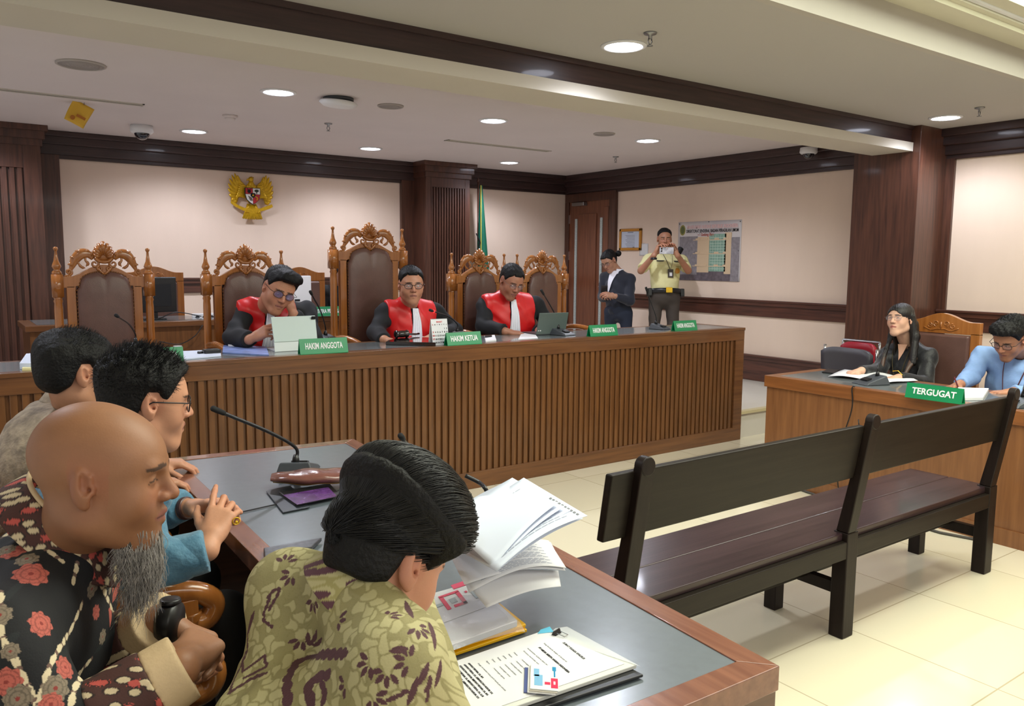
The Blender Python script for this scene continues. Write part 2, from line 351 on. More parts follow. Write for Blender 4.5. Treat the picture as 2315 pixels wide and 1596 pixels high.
def sprinkler(px, py, z, label):
    p = at(px, py, 2, z); t = thing('fire_sprinkler', label, 'sprinkler', p, group='ceiling sprinklers')
    MB().lathe((0, 0, 0), [(.035, 0), (.032, -.008), (.01, -.012), (.01, -.03)], 16).build('base', MT['steel'], t, smooth=True)
    b = MB(); b.tube([(-.01, 0, -.03), (-.014, 0, -.045), (0, 0, -.062)], .003, 6); b.tube([(.01, 0, -.03), (.014, 0, -.045), (0, 0, -.062)], .003, 6); b.lathe((0, 0, -.066), [(.016, 0), (.016, .003), (.003, .006)], 12)
    b.build('head', MT['steel'], t, smooth=True)
sprinkler(742, 279, ZC, 'small dark fire sprinkler on the ceiling in front of the column')
sprinkler(1392, 354, ZC, 'small fire sprinkler on the ceiling above the suited person by the door')
sprinkler(1470, 74, ZF, 'fire sprinkler right beside the large front downlight')
sprinkler(2215, 243, ZF, 'fire sprinkler near the right wall, front ceiling')
def grille(px, py, r, label):
    p = at(px, py, 2, ZC); t = thing('ceiling_speaker', label, 'speaker', p, group='round ceiling speakers')
    MB().lathe((0, 0, 0), [(r, 0), (r, -.008), (r*.93, -.012), (r*.9, -.008), (r*.9, 0)], 32).build('rim', mat('speaker_rim', (176, 168, 162), .6), t, smooth=True)
    b = MB(); b.lathe((0, 0, -.001), [(r*.89, 0), (r*.89, -.007), (.01, -.009)], 32)
    for k in range(1, 6): b.tube([(r*.15*k*math.cos(a), r*.15*k*math.sin(a), -.009) for a in np.linspace(0, 2*PI, 24)], .0025, 5, False)
    b.build('grille', mat('speaker_mesh', (160, 152, 148), .7), t, smooth=True)
grille(183, 145, .14, 'round ceiling speaker at the upper left'); grille(883, 239, .1, 'round ceiling speaker in the middle of the dais ceiling'); grille(1366, 302, .1, 'round ceiling speaker nearest the right wall')
p = at(520, 261, 2, ZC); t = thing('smoke_detector', 'small round white smoke detector on the ceiling between two downlights', 'detector', p)
MB().lathe((0, 0, 0), [(.06, 0), (.06, -.018), (.055, -.022)], 24).build('base', MT['ceil'], t, smooth=True)
MB().lathe((0, 0, -.02), [(.045, 0), (.035, -.02), (.012, -.024)], 24).build('sensor_head', MT['ceil'], t, smooth=True)
def dome_cam(p, label, s=1.):
    t = thing('dome_camera', label, 'security camera', p); t.scale = (s, s, s)
    MB().lathe((0, 0, 0), [(.08, 0), (.085, -.045), (.07, -.06), (.06, -.06)], 28).build('housing', MT['whitep'], t, smooth=True)
    MB().ell((0, 0, -.055), (.056, .056, .055)).build('dome', mat('smoked_dome', (16, 20, 34), .08, coat=1), t, smooth=True)
dome_cam(at(320, 284, 2, ZC), 'white dome security camera with dark dome on the ceiling at left', 1.15)
p = at(1828, 334, 0, 7.01); dome_cam((7.015, p[1], p[2]), 'dome security camera with blue-black dome in front of the right wall frieze')
p = at(765, 222, 2, ZC); t = thing('wireless_access_point', 'white disc hanging below the ceiling with a dark gap above it', 'access point', p)
MB().lathe((0, 0, 0), [(.11, 0), (.11, -.02), (.1, -.02)], 28).build('mount', MT['grayp'], t, smooth=True)
MB().lathe((0, 0, -.025), [(.13, 0), (.14, -.012), (.11, -.035), (.03, -.045)], 32, rotm(.06, .05)).build('disc_cover', MT['whitep'], t, smooth=True)
def slot(p0, p1, label):
    p0 = at(*p0, 2, ZC); p1 = at(*p1, 2, ZC); y = (p0[1]+p1[1])/2
    t = thing('air_vent', label, 'vent', ((p0[0]+p1[0])/2, y, ZC), group='slot air vents'); h = (p1[0]-p0[0])/2
    b = MB(); b.box(-h, -.045, -.006, h, -.03, 0); b.box(-h, .03, -.006, h, .045, 0); b.box(-h, -.045, -.006, -h+.015, .045, 0); b.box(h-.015, -.045, -.006, h, .045, 0)
    b.build('frame', MT['bead'], t); b = MB(); b.box(-h, -.03, -.003, h, .03, 0); b.build('slot_opening', mat('slot_dark', (86, 80, 76), .8), t)
    b = MB(); b.box(-h, -.004, -.006, h, .004, -.002); b.build('louvre', MT['bead'], t)
slot((-150, 185), (325, 237), 'long narrow slot air vent at the left of the ceiling'); slot((1010, 316), (1240, 342), 'narrow slot air vent in front of the right wall')
p = at(190, 232, 2, ZC); R = rotm(.3, .35, .4); t = thing('hanging_yellow_note', 'crumpled yellow paper note hanging from the slot air vent', 'paper', p)
def yn(u, v): return R@np.array([(u-.5)*.16, .012*math.sin(5*u+3*v), -.17*v])+np.array([0, 0, -.01])
MB().grid(yn, 8, 8).build('paper', mat('yellow_paper', (222, 178, 60), .7, alpha=1), t, smooth=True, solid=.001)
b = MB(); b.tube([(0, 0, 0), (0, 0, -.02)], .002, 5); b.build('string', MT['grayp'], t)
b = MB(); q = yn(.62, .6); b.cbox(q+np.array([-.003, -.014, 0]), (.07, .002, .02), R); q = yn(.3, .78); b.ell(q+np.array([-.004, -.014, 0]), (.018, .002, .018), R); b.build('printed_mark', mat('note_print', (176, 110, 40), .8), t)
# ================================================================ wall hangings
# framed certificate, loose note, poster (right wall)
def on_wall(px0, py0, px1, py1):
    a = at(px0, py0, 0, XW); c = at(px1, py1, 0, XW); return a, c
a, c = on_wall(1403, 518, 1451, 566); cy, cz, hw, hh = (a[1]+c[1])/2, (a[2]+c[2])/2, (a[1]-c[1])/2, (a[2]-c[2])/2
t = thing('framed_certificate', 'white certificate in a golden wood frame left of the guard', 'picture frame', (XW, cy, cz))
b = MB(); wd = .035
b.box(-.025, -hw, -hh, 0, -hw+wd, hh); b.box(-.025, hw-wd, -hh, 0, hw, hh); b.box(-.025, -hw, hh-wd, 0, hw, hh); b.box(-.025, -hw, -hh, 0, hw, -hh+wd)
b.build('frame', mat('gilt_frame', (186, 128, 44), .35, .2), t, bevel=.006)
MB().box(-.012, -hw+.03, -hh+.03, -.004, hw-.03, hh-.03).build('document', MT['whiteb'], t)
b = MB()
for k in range(9): b.box(-.0135, -.08, .05-.018*k, -.0115, .09-(k % 3)*.015, .0545-.018*k)
b.box(-.0135, -.05, .085, -.0115, .05, .094); b.ell((-.013, -.06, -.105), (.0015, .018, .018)); b.build('printed_lines', MT['print'], t)
MB().box(-.0145, -hw+.03, -hh+.03, -.0138, hw-.03, hh-.03).build('glass_pane', MT['lens'], t)
a, c = on_wall(1446, 552, 1466, 577); t = thing('wall_note', 'small blank white paper taped beside the framed certificate', 'paper', (XW, (a[1]+c[1])/2, (a[2]+c[2])/2))
MB().grid(lambda u, v: (-.003-.004*math.sin(3*u), (u-.5)*.15, (v-.5)*.15), 6, 6).build('paper', MT['white'], t, smooth=True, solid=.001)
MB().box(-.006, -.02, .06, -.003, .02, .08).build('tape', MT['glasst'], t)
def poster():
    P0, P1, P2 = at(1535, 500, 0, XW), at(1678, 496, 0, XW), at(1671, 637, 0, XW)
    W = P0[1]-P1[1]; H = P1[2]-P2[2]; cy = (P0[1]+P1[1])/2; cz = (P1[2]+P2[2])/2
    t = thing('building_poster', 'large colour poster of a court building on the right wall behind the guard', 'poster', (XW, cy, cz))
    MB().grid(lambda u, v: (-.004-.003*math.sin(6*u)*v, W/2-u*W, -H/2+v*H), 16, 10).build('sheet', mat('poster_sky', (222, 216, 214), .35, rgb2=(196, 190, 196), nscale=2), t, smooth=True, solid=.001)
    def rect(nm, u0, v0, u1, v1, m, d=.0075, sk=0):
        b = MB(); b.hexa([(-d, W/2-u0*W, -H/2+v0*H), (-d, W/2-u1*W, -H/2+(v0+sk)*H), (-.004, W/2-u1*W, -H/2+(v0+sk)*H), (-.004, W/2-u0*W, -H/2+v0*H)],
               [(-d, W/2-u0*W, -H/2+v1*H), (-d, W/2-u1*W, -H/2+(v1+sk)*H), (-.004, W/2-u1*W, -H/2+(v1+sk)*H), (-.004, W/2-u0*W, -H/2+v1*H)]); return b.build(nm, m, t)
    dk = mat('poster_gray', (140, 134, 140), .5, noise=.2, nscale=30); cr = mat('poster_cream', (216, 190, 158), .5); gr = mat('poster_glass_green', (132, 168, 152), .4, noise=.2, nscale=25)
    g2 = mat('poster_dark', (104, 94, 102), .5, noise=.3, nscale=20); rd = mat('poster_red', (178, 92, 78), .6)
    rect('pictured_street', 0.02, .0, .98, .16, g2)
    rect('pictured_block', .03, .1, .33, .75, dk, .008); rect('pictured_block', .33, .14, .52, .74, cr, .008); rect('pictured_tower', .52, .16, .78, .78, gr, .009); rect('pictured_block', .76, .12, .86, .80, cr, .009); rect('pictured_block', .86, .0, .98, .72, dk, .0095)
    b = MB()
    for v in (.24, .45, .68):
        b.box(-.0105, W/2-.86*W, -H/2+v*H, -.004, W/2-.26*W, -H/2+(v+.012)*H)
        for u in (.3, .42, .6, .74): b.box(-.011, W/2-(u+.07)*W, -H/2+(v+.0)*H, -.004, W/2-u*W, -H/2+(v+.035)*H)
    b.build('pictured_awnings', cr, t)
    b = MB()
    for i in range(12): b.box(-.0095, W/2-.77*W, -H/2+(.2+i*.047)*H, -.004, W/2-.53*W, -H/2+(.208+i*.047)*H)
    for i in range(6): b.box(-.0095, W/2-(.54+.04*i)*W, -H/2+.17*H, -.004, W/2-(.536+.04*i)*W, -H/2+.77*H)
    b.build('pictured_floors', mat('poster_line', (196, 214, 200), .5), t)
    b = MB(); b.ell((-.006, W/2-.075*W, -H/2+.86*H), (.002, .045, .062)); b.build('round_emblem', mat('poster_emblem', (148, 140, 72), .5), t)
    b = MB(); b.ell((-.0075, W/2-.075*W, -H/2+.86*H), (.002, .03, .045)); b.build('emblem_centre', mat('poster_emblem_dark', (96, 104, 58), .5), t)
    text('MAHKAMAH AGUNG REPUBLIK INDONESIA', 'heading_lettering', .055, mat('poster_pink', (226, 190, 190), .5), t, (-.0085, W/2-.55*W, -H/2+.905*H), (0, -1, 0), (0, 0, 1), bold=.0025, width=.8*W)
    text('DIREKTORAT JENDERAL BADAN PERADILAN UMUM', 'heading_lettering', .05, MT['printb'], t, (-.0085, W/2-.55*W, -H/2+.835*H), (0, -1, 0), (0, 0, 1), bold=.0008, width=.82*W)
    text('— Gedung Baru', 'heading_lettering', .045, rd, t, (-.0085, W/2-.46*W, -H/2+.775*H), (0, -1, 0), (0, 0, 1), bold=.001, width=.26*W)
    b = MB()
    for u, v in ((.02, .97), (.5, .985), (.98, .97), (.97, .5)): b.ell((-.008, W/2-u*W, -H/2+v*H), (.003, .006, .006))
    b.build('pins', MT['printb'], t)
poster()
# garuda emblem on the back wall
def garuda():
    cx, cz = 2.82, 2.18; t = thing('eagle_emblem', 'golden eagle national emblem with a coloured shield, mounted on the back wall', 'emblem', (cx, YW, cz))
    G = MT['goldp']; S = .245   # half width
    def Q(x, z, y=0.): return (x, -.03-y, z)
    for sgn in (-1, 1):
        b = MB()
        tips = [(.14, .215, .05), (.17, .235, .055), (.20, .215, .05), (.225, .175, .05), (.24, .125, .05), (.243, .07, .05), (.235, .015, .048), (.215, -.035, .045), (.185, -.075, .04)]
        for i, (tx, tz, r) in enumerate(tips):
            bx, bz = .07+.01*i, .10-.018*i
            pts = catmull([(sgn*bx, -.04, bz), (sgn*(bx*.45+tx*.55+.012), -.052, (bz+tz)/2-.012), (sgn*tx, -.045, tz)], 6)
            b.tube(pts, [.016, .02, .022, .023, .023, .022, .021, .02, .018, .016, .014, .009, .002], 8, flat=.35)
        for i in range(7):
            bx, bz = .06, .10-.018*i
            b.tube(catmull([(sgn*bx, -.055, bz), (sgn*(.10+.008*i), -.065, bz+.005), (sgn*(.135+.004*i), -.06, bz+.03-.012*i)], 4), [.014, .017, .018, .018, .017, .015, .012, .008, .003], 8, flat=.4)
        b.build('wing', G, t, smooth=True)
        b = MB(); b.tube([(sgn*.03, -.05, -.09), (sgn*.05, -.06, -.13), (sgn*.062, -.07, -.158)], [.022, .016, .01]); 
        for a in (-.02, 0, .02): b.tube([(sgn*.062, -.07, -.155), (sgn*(.062+a), -.085, -.172), (sgn*(.062+a), -.07, -.185)], [.008, .007, .003], 6)
        b.build('talon', G, t, smooth=True)
    b = MB(); b.ell((0, -.05, .03), (.074, .045, .115)); b.ell((0, -.05, .115), (.036, .035, .05))
    for i in range(5):
        for j in range(5):
            b.ell((-.04+.02*j+(i % 2)*.01, -.088+.01*abs(j-2), .10-.03*i), (.013, .008, .017), n=8, m=6)
    b.build('body', G, t, smooth=True)
    b = MB(); b.ell((-.004, -.06, .175), (.028, .03, .03)); b.tube([(-.02, -.07, .178), (-.045, -.072, .172), (-.052, -.07, .155)], [.014, .009, .002], 8)
    for a in (0, .012, .024): b.tube([(.0+a, -.06, .195), (.006+a, -.06, .212-a*.4)], [.008, .002], 6)
    b.build('head', G, t, smooth=True)
    b = MB()
    for i in range(9):
        a = (i-4)*.17; b.tube([(math.sin(a)*.03, -.055, -.09), (math.sin(a)*.10, -.07, -.16-.01*math.cos(a)), (math.sin(a)*.16, -.065, -.215-.032*math.cos(a))], [.018, .022, .011], 8, flat=.4)
    b.build('tail', G, t, smooth=True)
    b = MB()
    b.prism([(-.225, -.055), (-.19, -.075), (-.15, -.10), (-.09, -.125), (0, -.135), (.09, -.125), (.15, -.10), (.19, -.085), (.215, -.075), (.225, -.105), (.19, -.125), (.10, -.158), (0, -.168), (-.10, -.158), (-.18, -.12), (-.225, -.085)][::-1], lambda x, z: (x, -.078, z), lambda x, z: (x, -.062, z))
    b.build('motto_ribbon', G, t, bevel=.003)
    def sh(x0, x1, z0, z1, nm, col, d=.108, poly=None):
        b = MB(); poly = poly or [(x0, z0), (x1, z0), (x1, z1), (x0, z1)]; b.prism(poly, lambda x, z: (x, -d, z), lambda x, z: (x, -d+.012, z)); return b.build(nm, col, sht)
    out = [(-.082, .085), (.082, .085), (.084, .02), (.066, -.04), (.03, -.075), (0, -.09), (-.03, -.075), (-.066, -.04), (-.084, .02)]
    b = MB(); b.prism(out, lambda x, z: (x, -.1, z), lambda x, z: (x, -.08, z)); sht = b.build('shield', mat('shield_black', (30, 26, 28), .4), t)
    rd = mat('shield_red', (176, 34, 44), .4); wh = mat('shield_white', (228, 226, 222), .5)
    sh(-.076, -.002, .02, .079, 'shield_quarter', rd, .106); sh(.002, .076, .02, .079, 'shield_quarter', wh, .106)
    sh(0, 0, 0, 0, 'shield_quarter', wh, .106, [(-.078, .016), (-.002, .016), (-.002, -.084), (-.028, -.07), (-.062, -.038)])
    sh(0, 0, 0, 0, 'shield_quarter', rd, .106, [(.078, .016), (.002, .016), (.002, -.084), (.028, -.07), (.062, -.038)])
    sh(0, 0, 0, 0, 'shield_centre', MT['blackm'], .112, [(-.022, .03), (.022, .03), (.026, .0), (0, -.022), (-.026, 0)])
    b = MB(); st = []
    for i in range(10): r = .014 if i % 2 == 0 else .006; st.append((r*math.sin(i*PI/5), .006+r*math.cos(i*PI/5)))
    b.prism(st, lambda x, z: (x, -.117, z), lambda x, z: (x, -.11, z)); b.build('star', G, sht)
    b = MB(); b.ell((.04, -.107, .055), (.024, .006, .014)); b.box(.036, -.111, .026, .044, -.1, .05); b.build('tree_symbol', mat('shield_tree', (34, 46, 30), .6), sht)
    b = MB(); b.ell((-.04, -.107, .048), (.018, .006, .02)); b.tube([(-.055, -.108, .065), (-.06, -.108, .074)], .004, 6); b.tube([(-.025, -.108, .065), (-.02, -.108, .074)], .004, 6); b.build('bull_symbol', MT['blackm'], sht)
    b = MB(); b.tube(catmull([(.02, -.108, -.005), (.045, -.108, -.02), (.04, -.108, -.045)], 4), .006, 6); b.build('wheat_symbol', G, sht)
    b = MB()
    for k in range(5): b.tube([(-.05+.008*k, -.108, -.0-.004*k), (-.03+.006*k, -.108, -.05+.0*k)], .0028, 6)
    b.build('chain_symbol', mat('shield_gray', (120, 110, 100), .4), sht)
garuda()
# flag
t = thing('green_flag', 'furled dark green flag with yellow fringe on a pole right of the fluted column', 'flag', (5.62, 8.62, DZ))
b = MB(); b.tube([(0, 0, .02), (.0, 0, 2.27)], .012, 10); b.lathe((0, 0, 2.26), [(.012, 0), (.02, .015), (.001, .06)], 10); b.build('pole', MT['dark'], t, smooth=True)
b = MB(); b.lathe((0, 0, 0), [(.16, 0), (.16, .02), (.05, .05), (.02, .1)], 20); b.build('base', MT['dark'], t, smooth=True)
def flag(u, v):
    a = (u-.5)*PI*1.6; r = .02+.12*v**1.0; z = 2.22-1.75*v
    return (.03+.05*v+r*math.sin(a)*.9, -.02-r*.5*math.cos(a)-.015*math.sin(a*5)*v, z-.04*math.cos(a*2)*v)
MB().grid(flag, 40, 20).build('cloth', mat('green_flag_cloth', (0, 98, 74), .6, noise=.1, nscale=6), t, smooth=True, solid=.002)
b = MB(); b.tube([flag(.36, v)+np.array([0, -.008, 0]) for v in np.linspace(0, .62, 20)], .006, 6); b.build('fringe', mat('yellow_fringe', (214, 190, 70), .7), t)
b = MB(); b.tube([(-.06, -.05, 1.62), (-.01, -.06, 1.52), (-.04, -.05, 1.36)], .008, 6); b.tube([(-.04, -.05, 1.57), (.0, -.06, 1.5)], .008, 6); b.build('tie_cord', MT['blackm'], t)
# ================================================================ judges' bench desk
t = thing('judges_desk', 'long high fluted wooden desk of the judges running across the room', 'desk', (0, DESK_Y, 0)); t.scale = (1, 1, .9867)
X0, X1 = -1.6, 5.554
b = MB(); b.box(X0, .012, 0, X1, .035, .965); b.box(X1-.035, .035, 0, X1, .50, .965); b.box(X0, .45, DZ, X1, .47, .8); b.build('carcass', MT['desk'], t)
b = MB(); b.box(X0, -.012, .872, X1+.008, .02, .975); b.box(X0, -.012, 0, X1+.008, .02, .115); b.box(X1-.1, -.012, .115, X1+.008, .02, .872); b.build('front_rails', MT['deskx'], t, bevel=.003)
b = MB(); x = X0
k = 0
while x < X1-.105:
    b.box(x, -.004, .11, x+.033, .02, .875); k += 1; x += .05
b.build('fluted_front', MT['desk'], t, bevel=.004)
b = MB(); b.box(X0, -.016, .955, X1-.06, .06, .978); b.box(X0, .47, .955, X1-.06, .52, .978); b.box(X1-.06, -.016, .955, X1+.012, .52, .978); b.box(X0, .06, .955, X1-.06, .47, .9755)
b.build('top_frame', MT['deskx'], t, bevel=.002)
b = MB(); b.box(X0, .062, .976, X1-.062, .468, .9775); b.build('top_inlay', MT['inlay'], t)
# clerk's desk behind
t = thing('clerk_desk', 'plain wooden clerk desk on the dais behind the judge chairs', 'desk', (0, 6.95, DZ))
b = MB(); b.box(.55, 0, 0, 3.7, .03, .72); b.box(.55, .03, 0, .58, .6, .72); b.box(3.67, .03, 0, 3.7, .6, .72); b.build('panels', MT['desk'], t)
b = MB(); b.box(.52, -.03, .72, 3.73, .64, .765); b.build('desk_top', MT['deskx'], t, bevel=.004); MB().box(.6, .04, .7655, 3.65, .6, .768).build('top_inlay', MT['inlay'], t)
# ================================================================ carved chairs
def scroll(b, c, r0, turns, a0, sgn, y, rad=.009, shrink=.8):
    pts = []; rs = []
    n = int(14*turns)
    for i in range(n+1):
        u = i/n; a = a0+sgn*u*turns*2*PI; r = r0*(1-shrink*u); pts.append((c[0]+r*math.cos(a), y, c[1]+r*math.sin(a))); rs.append(rad*(1-.45*u))
    rs[0] *= .5; b.tube(pts, rs, 8)
def crest(b, w, z):     # carved openwork, centred, base height z, half-width w
    # shell fan
    for i in range(9):
        a = (i-4)*.30; L = .105-.012*abs(i-4)*.7
        b.tube([(math.sin(a)*.018, -.012, z+.055+math.cos(a)*.018), (math.sin(a)*L*.6, -.024, z+.05+math.cos(a)*L*.62), (math.sin(a)*L*.86, -.012, z+.05+math.cos(a)*L)], [.006, .0125, .0105], 8, flat=.8)
    b.ell((0, -.004, z+.085), (.06, .008, .05))
    # bowl and pendant under the shell
    b.tube(catmull([(-.05, -.02, z+.055), (-.025, -.03, z+.035), (0, -.034, z+.03), (.025, -.03, z+.035), (.05, -.02, z+.055)], 4), .010, 8)
    for s in (-1, 1):
        scroll(b, (s*.052, z+.02), .026, 1.3, PI/2, s, -.022, .009)
        scroll(b, (s*.024, z-.008), .018, 1.2, PI/2, -s, -.026, .008)
        b.tube(catmull([(s*.04, -.02, z+.0), (s*.025, -.026, z-.022), (0, -.024, z-.045)], 4), [.010]*4+[.008]*4+[.004], 8)
        # big arching acanthus leaf
        P = catmull([(s*.058, -.012, z+.05), (s*.085, -.016, z+.078), (s*.125, -.016, z+.078), (s*.158, -.014, z+.045), (s*.178, -.012, z-.0), (s*.196, -.01, z-.045)], 5)
        n = len(P); b.tube(P, [.010+.021*math.sin(PI*min(1, (i+1)/n*1.15)) for i in range(n)], 10, flat=.42)
        for u, L in ((.12, .026), (.3, .03), (.46, .034), (.62, .032), (.76, .026)):   # lobes
            q = P[int(u*(n-1))]; a = PI/2-s*u*1.8
            b.tube([q, q+np.array([math.cos(a+.5*s)*L*.6, -.006, math.sin(a+.5*s)*L*.6]), q+np.array([math.cos(a)*L, .002, math.sin(a)*L])], [.012, .011, .003], 7, flat=.5)
        b.tube(catmull([(s*.10, -.012, z+.068), (s*.102, -.016, z+.04), (s*.088, -.016, z+.022), (s*.10, -.014, z+.004)], 4), [.007]*6+[.009]*5+[.004]*2, 7)
        b.tube(catmull([(s*.145, -.012, z+.05), (s*.140, -.016, z+.02), (s*.125, -.014, z+.0), (s*.105, -.012, z-.006)], 4), [.007]*6+[.009]*5+[.004]*2, 7)
        scroll(b, (s*.196, z-.03), .02, 1.3, -PI/2, -s, -.014, .008)
        scroll(b, (s*.212, z-.062), .015, 1.2, -PI/2, -s, -.012, .007)
        b.tube([(s*.196, -.01, z-.045), (s*.19, -.01, z-.075)], [.012, .008], 8)
def post(b, x, y, ztop, zb, sq=.03):
    b.box(x-sq, y-sq, ztop-.30, x+sq, y+sq, ztop-.165)     # square block below the finial
    b.lathe((x, y, 0), [(.001, ztop+.0), (.010, ztop-.003), (.014, ztop-.012), (.010, ztop-.022), (.007, ztop-.026), (.0085, ztop-.05), (.014, ztop-.085), (.022, ztop-.105), (.026, ztop-.118), (.019, ztop-.132), (.016, ztop-.138), (.026, ztop-.15), (.029, ztop-.166)][::-1], 16)
    b.lathe((x, y, 0), [(.028, ztop-.30), (.022, ztop-.31), (.026, ztop-.325), (.022, ztop-.335), (.024, ztop-.37), (.025, (ztop+zb)/2), (.023, zb+.3), (.029, zb+.2), (.022, zb+.14), (.028, zb+.1), (.026, zb)][::-1], 16)
def judge_chair(w, ztop, label, group='carved judge chairs'):
    """front faces -y; w = distance between the post axes, ztop = height of finials above the dais"""
    t = thing('carved_armchair', label, 'chair', (0, 0, 0), group=group); h = w/2; zr = ztop-.165      # zr top of the block
    for s in (-1, 1):
        b = MB(); post(b, s*h, 0, ztop, 0); b.build('back_post', MT['gold'], t, smooth=True).data.materials
    fr = MB(); zs = .62
    # shaped top rail
    top = []; bot = []
    for i in range(33):
        u = (i-16)/16; x = u*(h-.028); a = abs(u)
        zt = zr-.012+ (0 if a > .78 else .072*(.5+.5*math.cos(PI*(a/.78)))**.7)
        xb = a*(h-.028)
        if a > .72: zb_ = zr-.080
        elif a > .60: zb_ = zr-.080+.010
        else: zb_ = zr-.080+.035+.055*math.sqrt(max(0, 1-(a/.60)**2)) - (.028*(1-a/.16) if a < .16 else 0)
        top.append((x, zt)); bot.append((x, zb_))
    fr.strip(top, bot, -.02, .02)
    for s in (-1, 1): 
        x0, x1 = sorted((s*(h-.045), s*(h-.095))); fr.box(x0, -.02, zs-.15, x1, .02, zr-.07)
    fr.box(-h+.03, -.02, .47, h-.03, .02, .58)
    fr.build('back_frame', MT['gold'], t, bevel=.003)
    cr = MB(); crest(cr, h, zr+.045); cb = cr.build('carved_crest', MT['gold'], t, smooth=True); cb.scale = (w/.52, 1, 1)
    # upholstered back with notched arch
    def pad(d, grow=0.):
        P = []; wv = h-.10+grow; zt = zr-.048
        for i in range(25):
            u = (i-12)/12; a = abs(u); x = u*wv
            z = zt+.006+.060*math.sqrt(max(0, 1-(a/.86)**2))-(.03*(1-a/.2) if a < .2 else 0) if a < .86 else zt-.012-(a-.86)*.25
            P.append((x, z+grow))
        return P+[(wv, .56), (-wv, .56)]
    P = pad(0); b = MB(); cx, cz = 0, (zr+.55)/2
    rings = [(1.0, -.018), (1.0, -.034), (.975, -.044), (.9, -.052), (.6, -.058), (.0, -.06)]
    vs = []
    for sc_, y in rings:
        for x, z in P: vs.append((x*sc_, y, cz+(z-cz)*sc_))
    n = len(P); b.add(vs, [(k*n+i, k*n+(i+1) % n, (k+1)*n+(i+1) % n, (k+1)*n+i) for k in range(len(rings)-1) for i in range(n)])
    b.add([(x, .022, z) for x, z in P], [tuple(range(n))]); pd = b.build('back_cushion', MT['leather'], t, smooth=True)
    b = MB()
    for i in range(n):
        (x0, z0), (x1, z1) = P[i], P[(i+1) % n]; L = math.hypot(x1-x0, z1-z0); m = max(1, int(L/.022))
        for j in range(m): u = j/m; b.ell((x0+(x1-x0)*u, -.03, z0+(z1-z0)*u), (.006, .004, .006), n=6, m=4)
    b.build('nail_trim', mat('nailheads', (120, 84, 50), .3, .8), pd, smooth=True)
    b = MB(); b.box(-h+.02, -.52, .40, h-.02, .0, .47); b.build('seat_frame', MT['gold'], t, bevel=.006)
    b = MB(); b.box(-h+.04, -.5, .46, h-.04, -.03, .53); b.build('seat_cushion', MT['leather'], t, bevel=.025, seg=4)
    for s in (-1, 1):
        b = MB(); b.lathe((s*(h-.03), -.49, 0), [(.02, 0), (.028, .05), (.02, .1), (.03, .2), (.022, .3), (.03, .4)], 14); b.build('front_leg', MT['gold'], t, smooth=True)
        b = MB(); b.tube(catmull([(s*h, -.0, .70), (s*h, -.2, .72), (s*h, -.42, .70), (s*h, -.50, .66), (s*h, -.485, .62), (s*h, -.455, .635)], 5), .022, 10)
        b.tube([(s*(h-.02), -.40, .46), (s*h, -.40, .70)], .018, 8); b.build('armrest', MT['gold'], t, smooth=True)
    return t
def place(o, x, y, z=DZ, rz=0.): o.location = (x, y, z); o.rotation_euler = (0, 0, rz)
c1 = judge_chair(.508, 1.335, 'carved judge chair standing empty at the far left'); place(c1, .846, 5.5)
for x, l in ((1.706, 'carved chair behind the judge who rests his cheek on his hand'), (3.59, 'carved chair behind the judge in front of the laptop, left of the last one'), (4.231, 'narrow-looking empty carved judge chair next to the door, rightmost')):
    c = copy_tree(c1); c['label'] = l; place(c, x, 5.5)
ct = judge_chair(.558, 1.51, 'tallest carved chair, behind the judge in the middle'); place(ct, 2.621, 5.5)
def relief_chair(label, w=.52, zt=1.2, m='gold', cat='chair'):
    t = thing('leather_armchair', label, cat, (0, 0, 0)); h = w/2
    b = MB(); P = []
    for i in range(25):
        u = (i-12)/12; x = u*h; a = abs(u); z = zt-.055+(0 if a > .8 else .055*(.5+.5*math.cos(PI*a/.8))); P.append((x, z))
    b.strip(P, [(x, zt-.14) for x, z in P], -.022, .022)
    for s in (-1, 1): x0, x1 = sorted((s*h, s*(h-.06))); b.box(x0, -.022, 0, x1, .022, zt-.13)
    b.box(-h, -.02, .4, h, .02, .5); b.build('frame', MT['gold'], t, bevel=.003)
    r = MB()
    for s in (-1, 1):
        scroll(r, (s*.035, zt-.072), .022, 1.4, -PI/2, s, -.024, .005); scroll(r, (s*.08, zt-.088), .02, 1.3, PI/2, s, -.024, .005)
        r.tube(catmull([(0, -.024, zt-.11), (s*.03, -.026, zt-.11), (s*.07, -.026, zt-.12), (s*.12, -.024, zt-.10)], 5), .004, 6)
    r.tube([(0, -.024, zt-.11), (0, -.026, zt-.06)], .005, 6); r.build('carved_relief', MT['gold'], t, smooth=True)
    b = MB(); b.box(-h+.06, -.045, .52, h-.06, .015, zt-.145); b.build('back_cushion', MT['leather'], t, bevel=.018, seg=4)
    b = MB(); b.box(-h+.02, -.52, .42, h-.02, -.01, .52); b.build('seat_cushion', MT['leather'], t, bevel=.03, seg=4)
    for s in (-1, 1):
        b = MB(); b.box(s*h-.025, -.5, 0, s*h+.025, -.45, .64); b.build('front_leg', MT['gold'], t, bevel=.004)
        b = MB(); b.tube(catmull([(s*h, 0, .66), (s*h, -.25, .67), (s*h, -.46, .66), (s*h, -.54, .62), (s*h, -.53, .575), (s*h, -.49, .57), (s*h, -.485, .60)], 6), .028, 12); b.build('armrest', MT['gold'], t, smooth=True)
    return t
k1 = relief_chair('leather clerk chair behind the black monitor'); place(k1, 1.63, 7.95)
k2 = copy_tree(k1); k2['label'] = 'leather clerk chair behind the white monitor'; place(k2, 2.98, 7.85)
k3 = copy_tree(k1); k3['label'] = 'leather armchair with carved crest behind the woman in black'; place(k3, 5.74, 2.83, -.03, -PI/2)
for k in kids(k3): pass
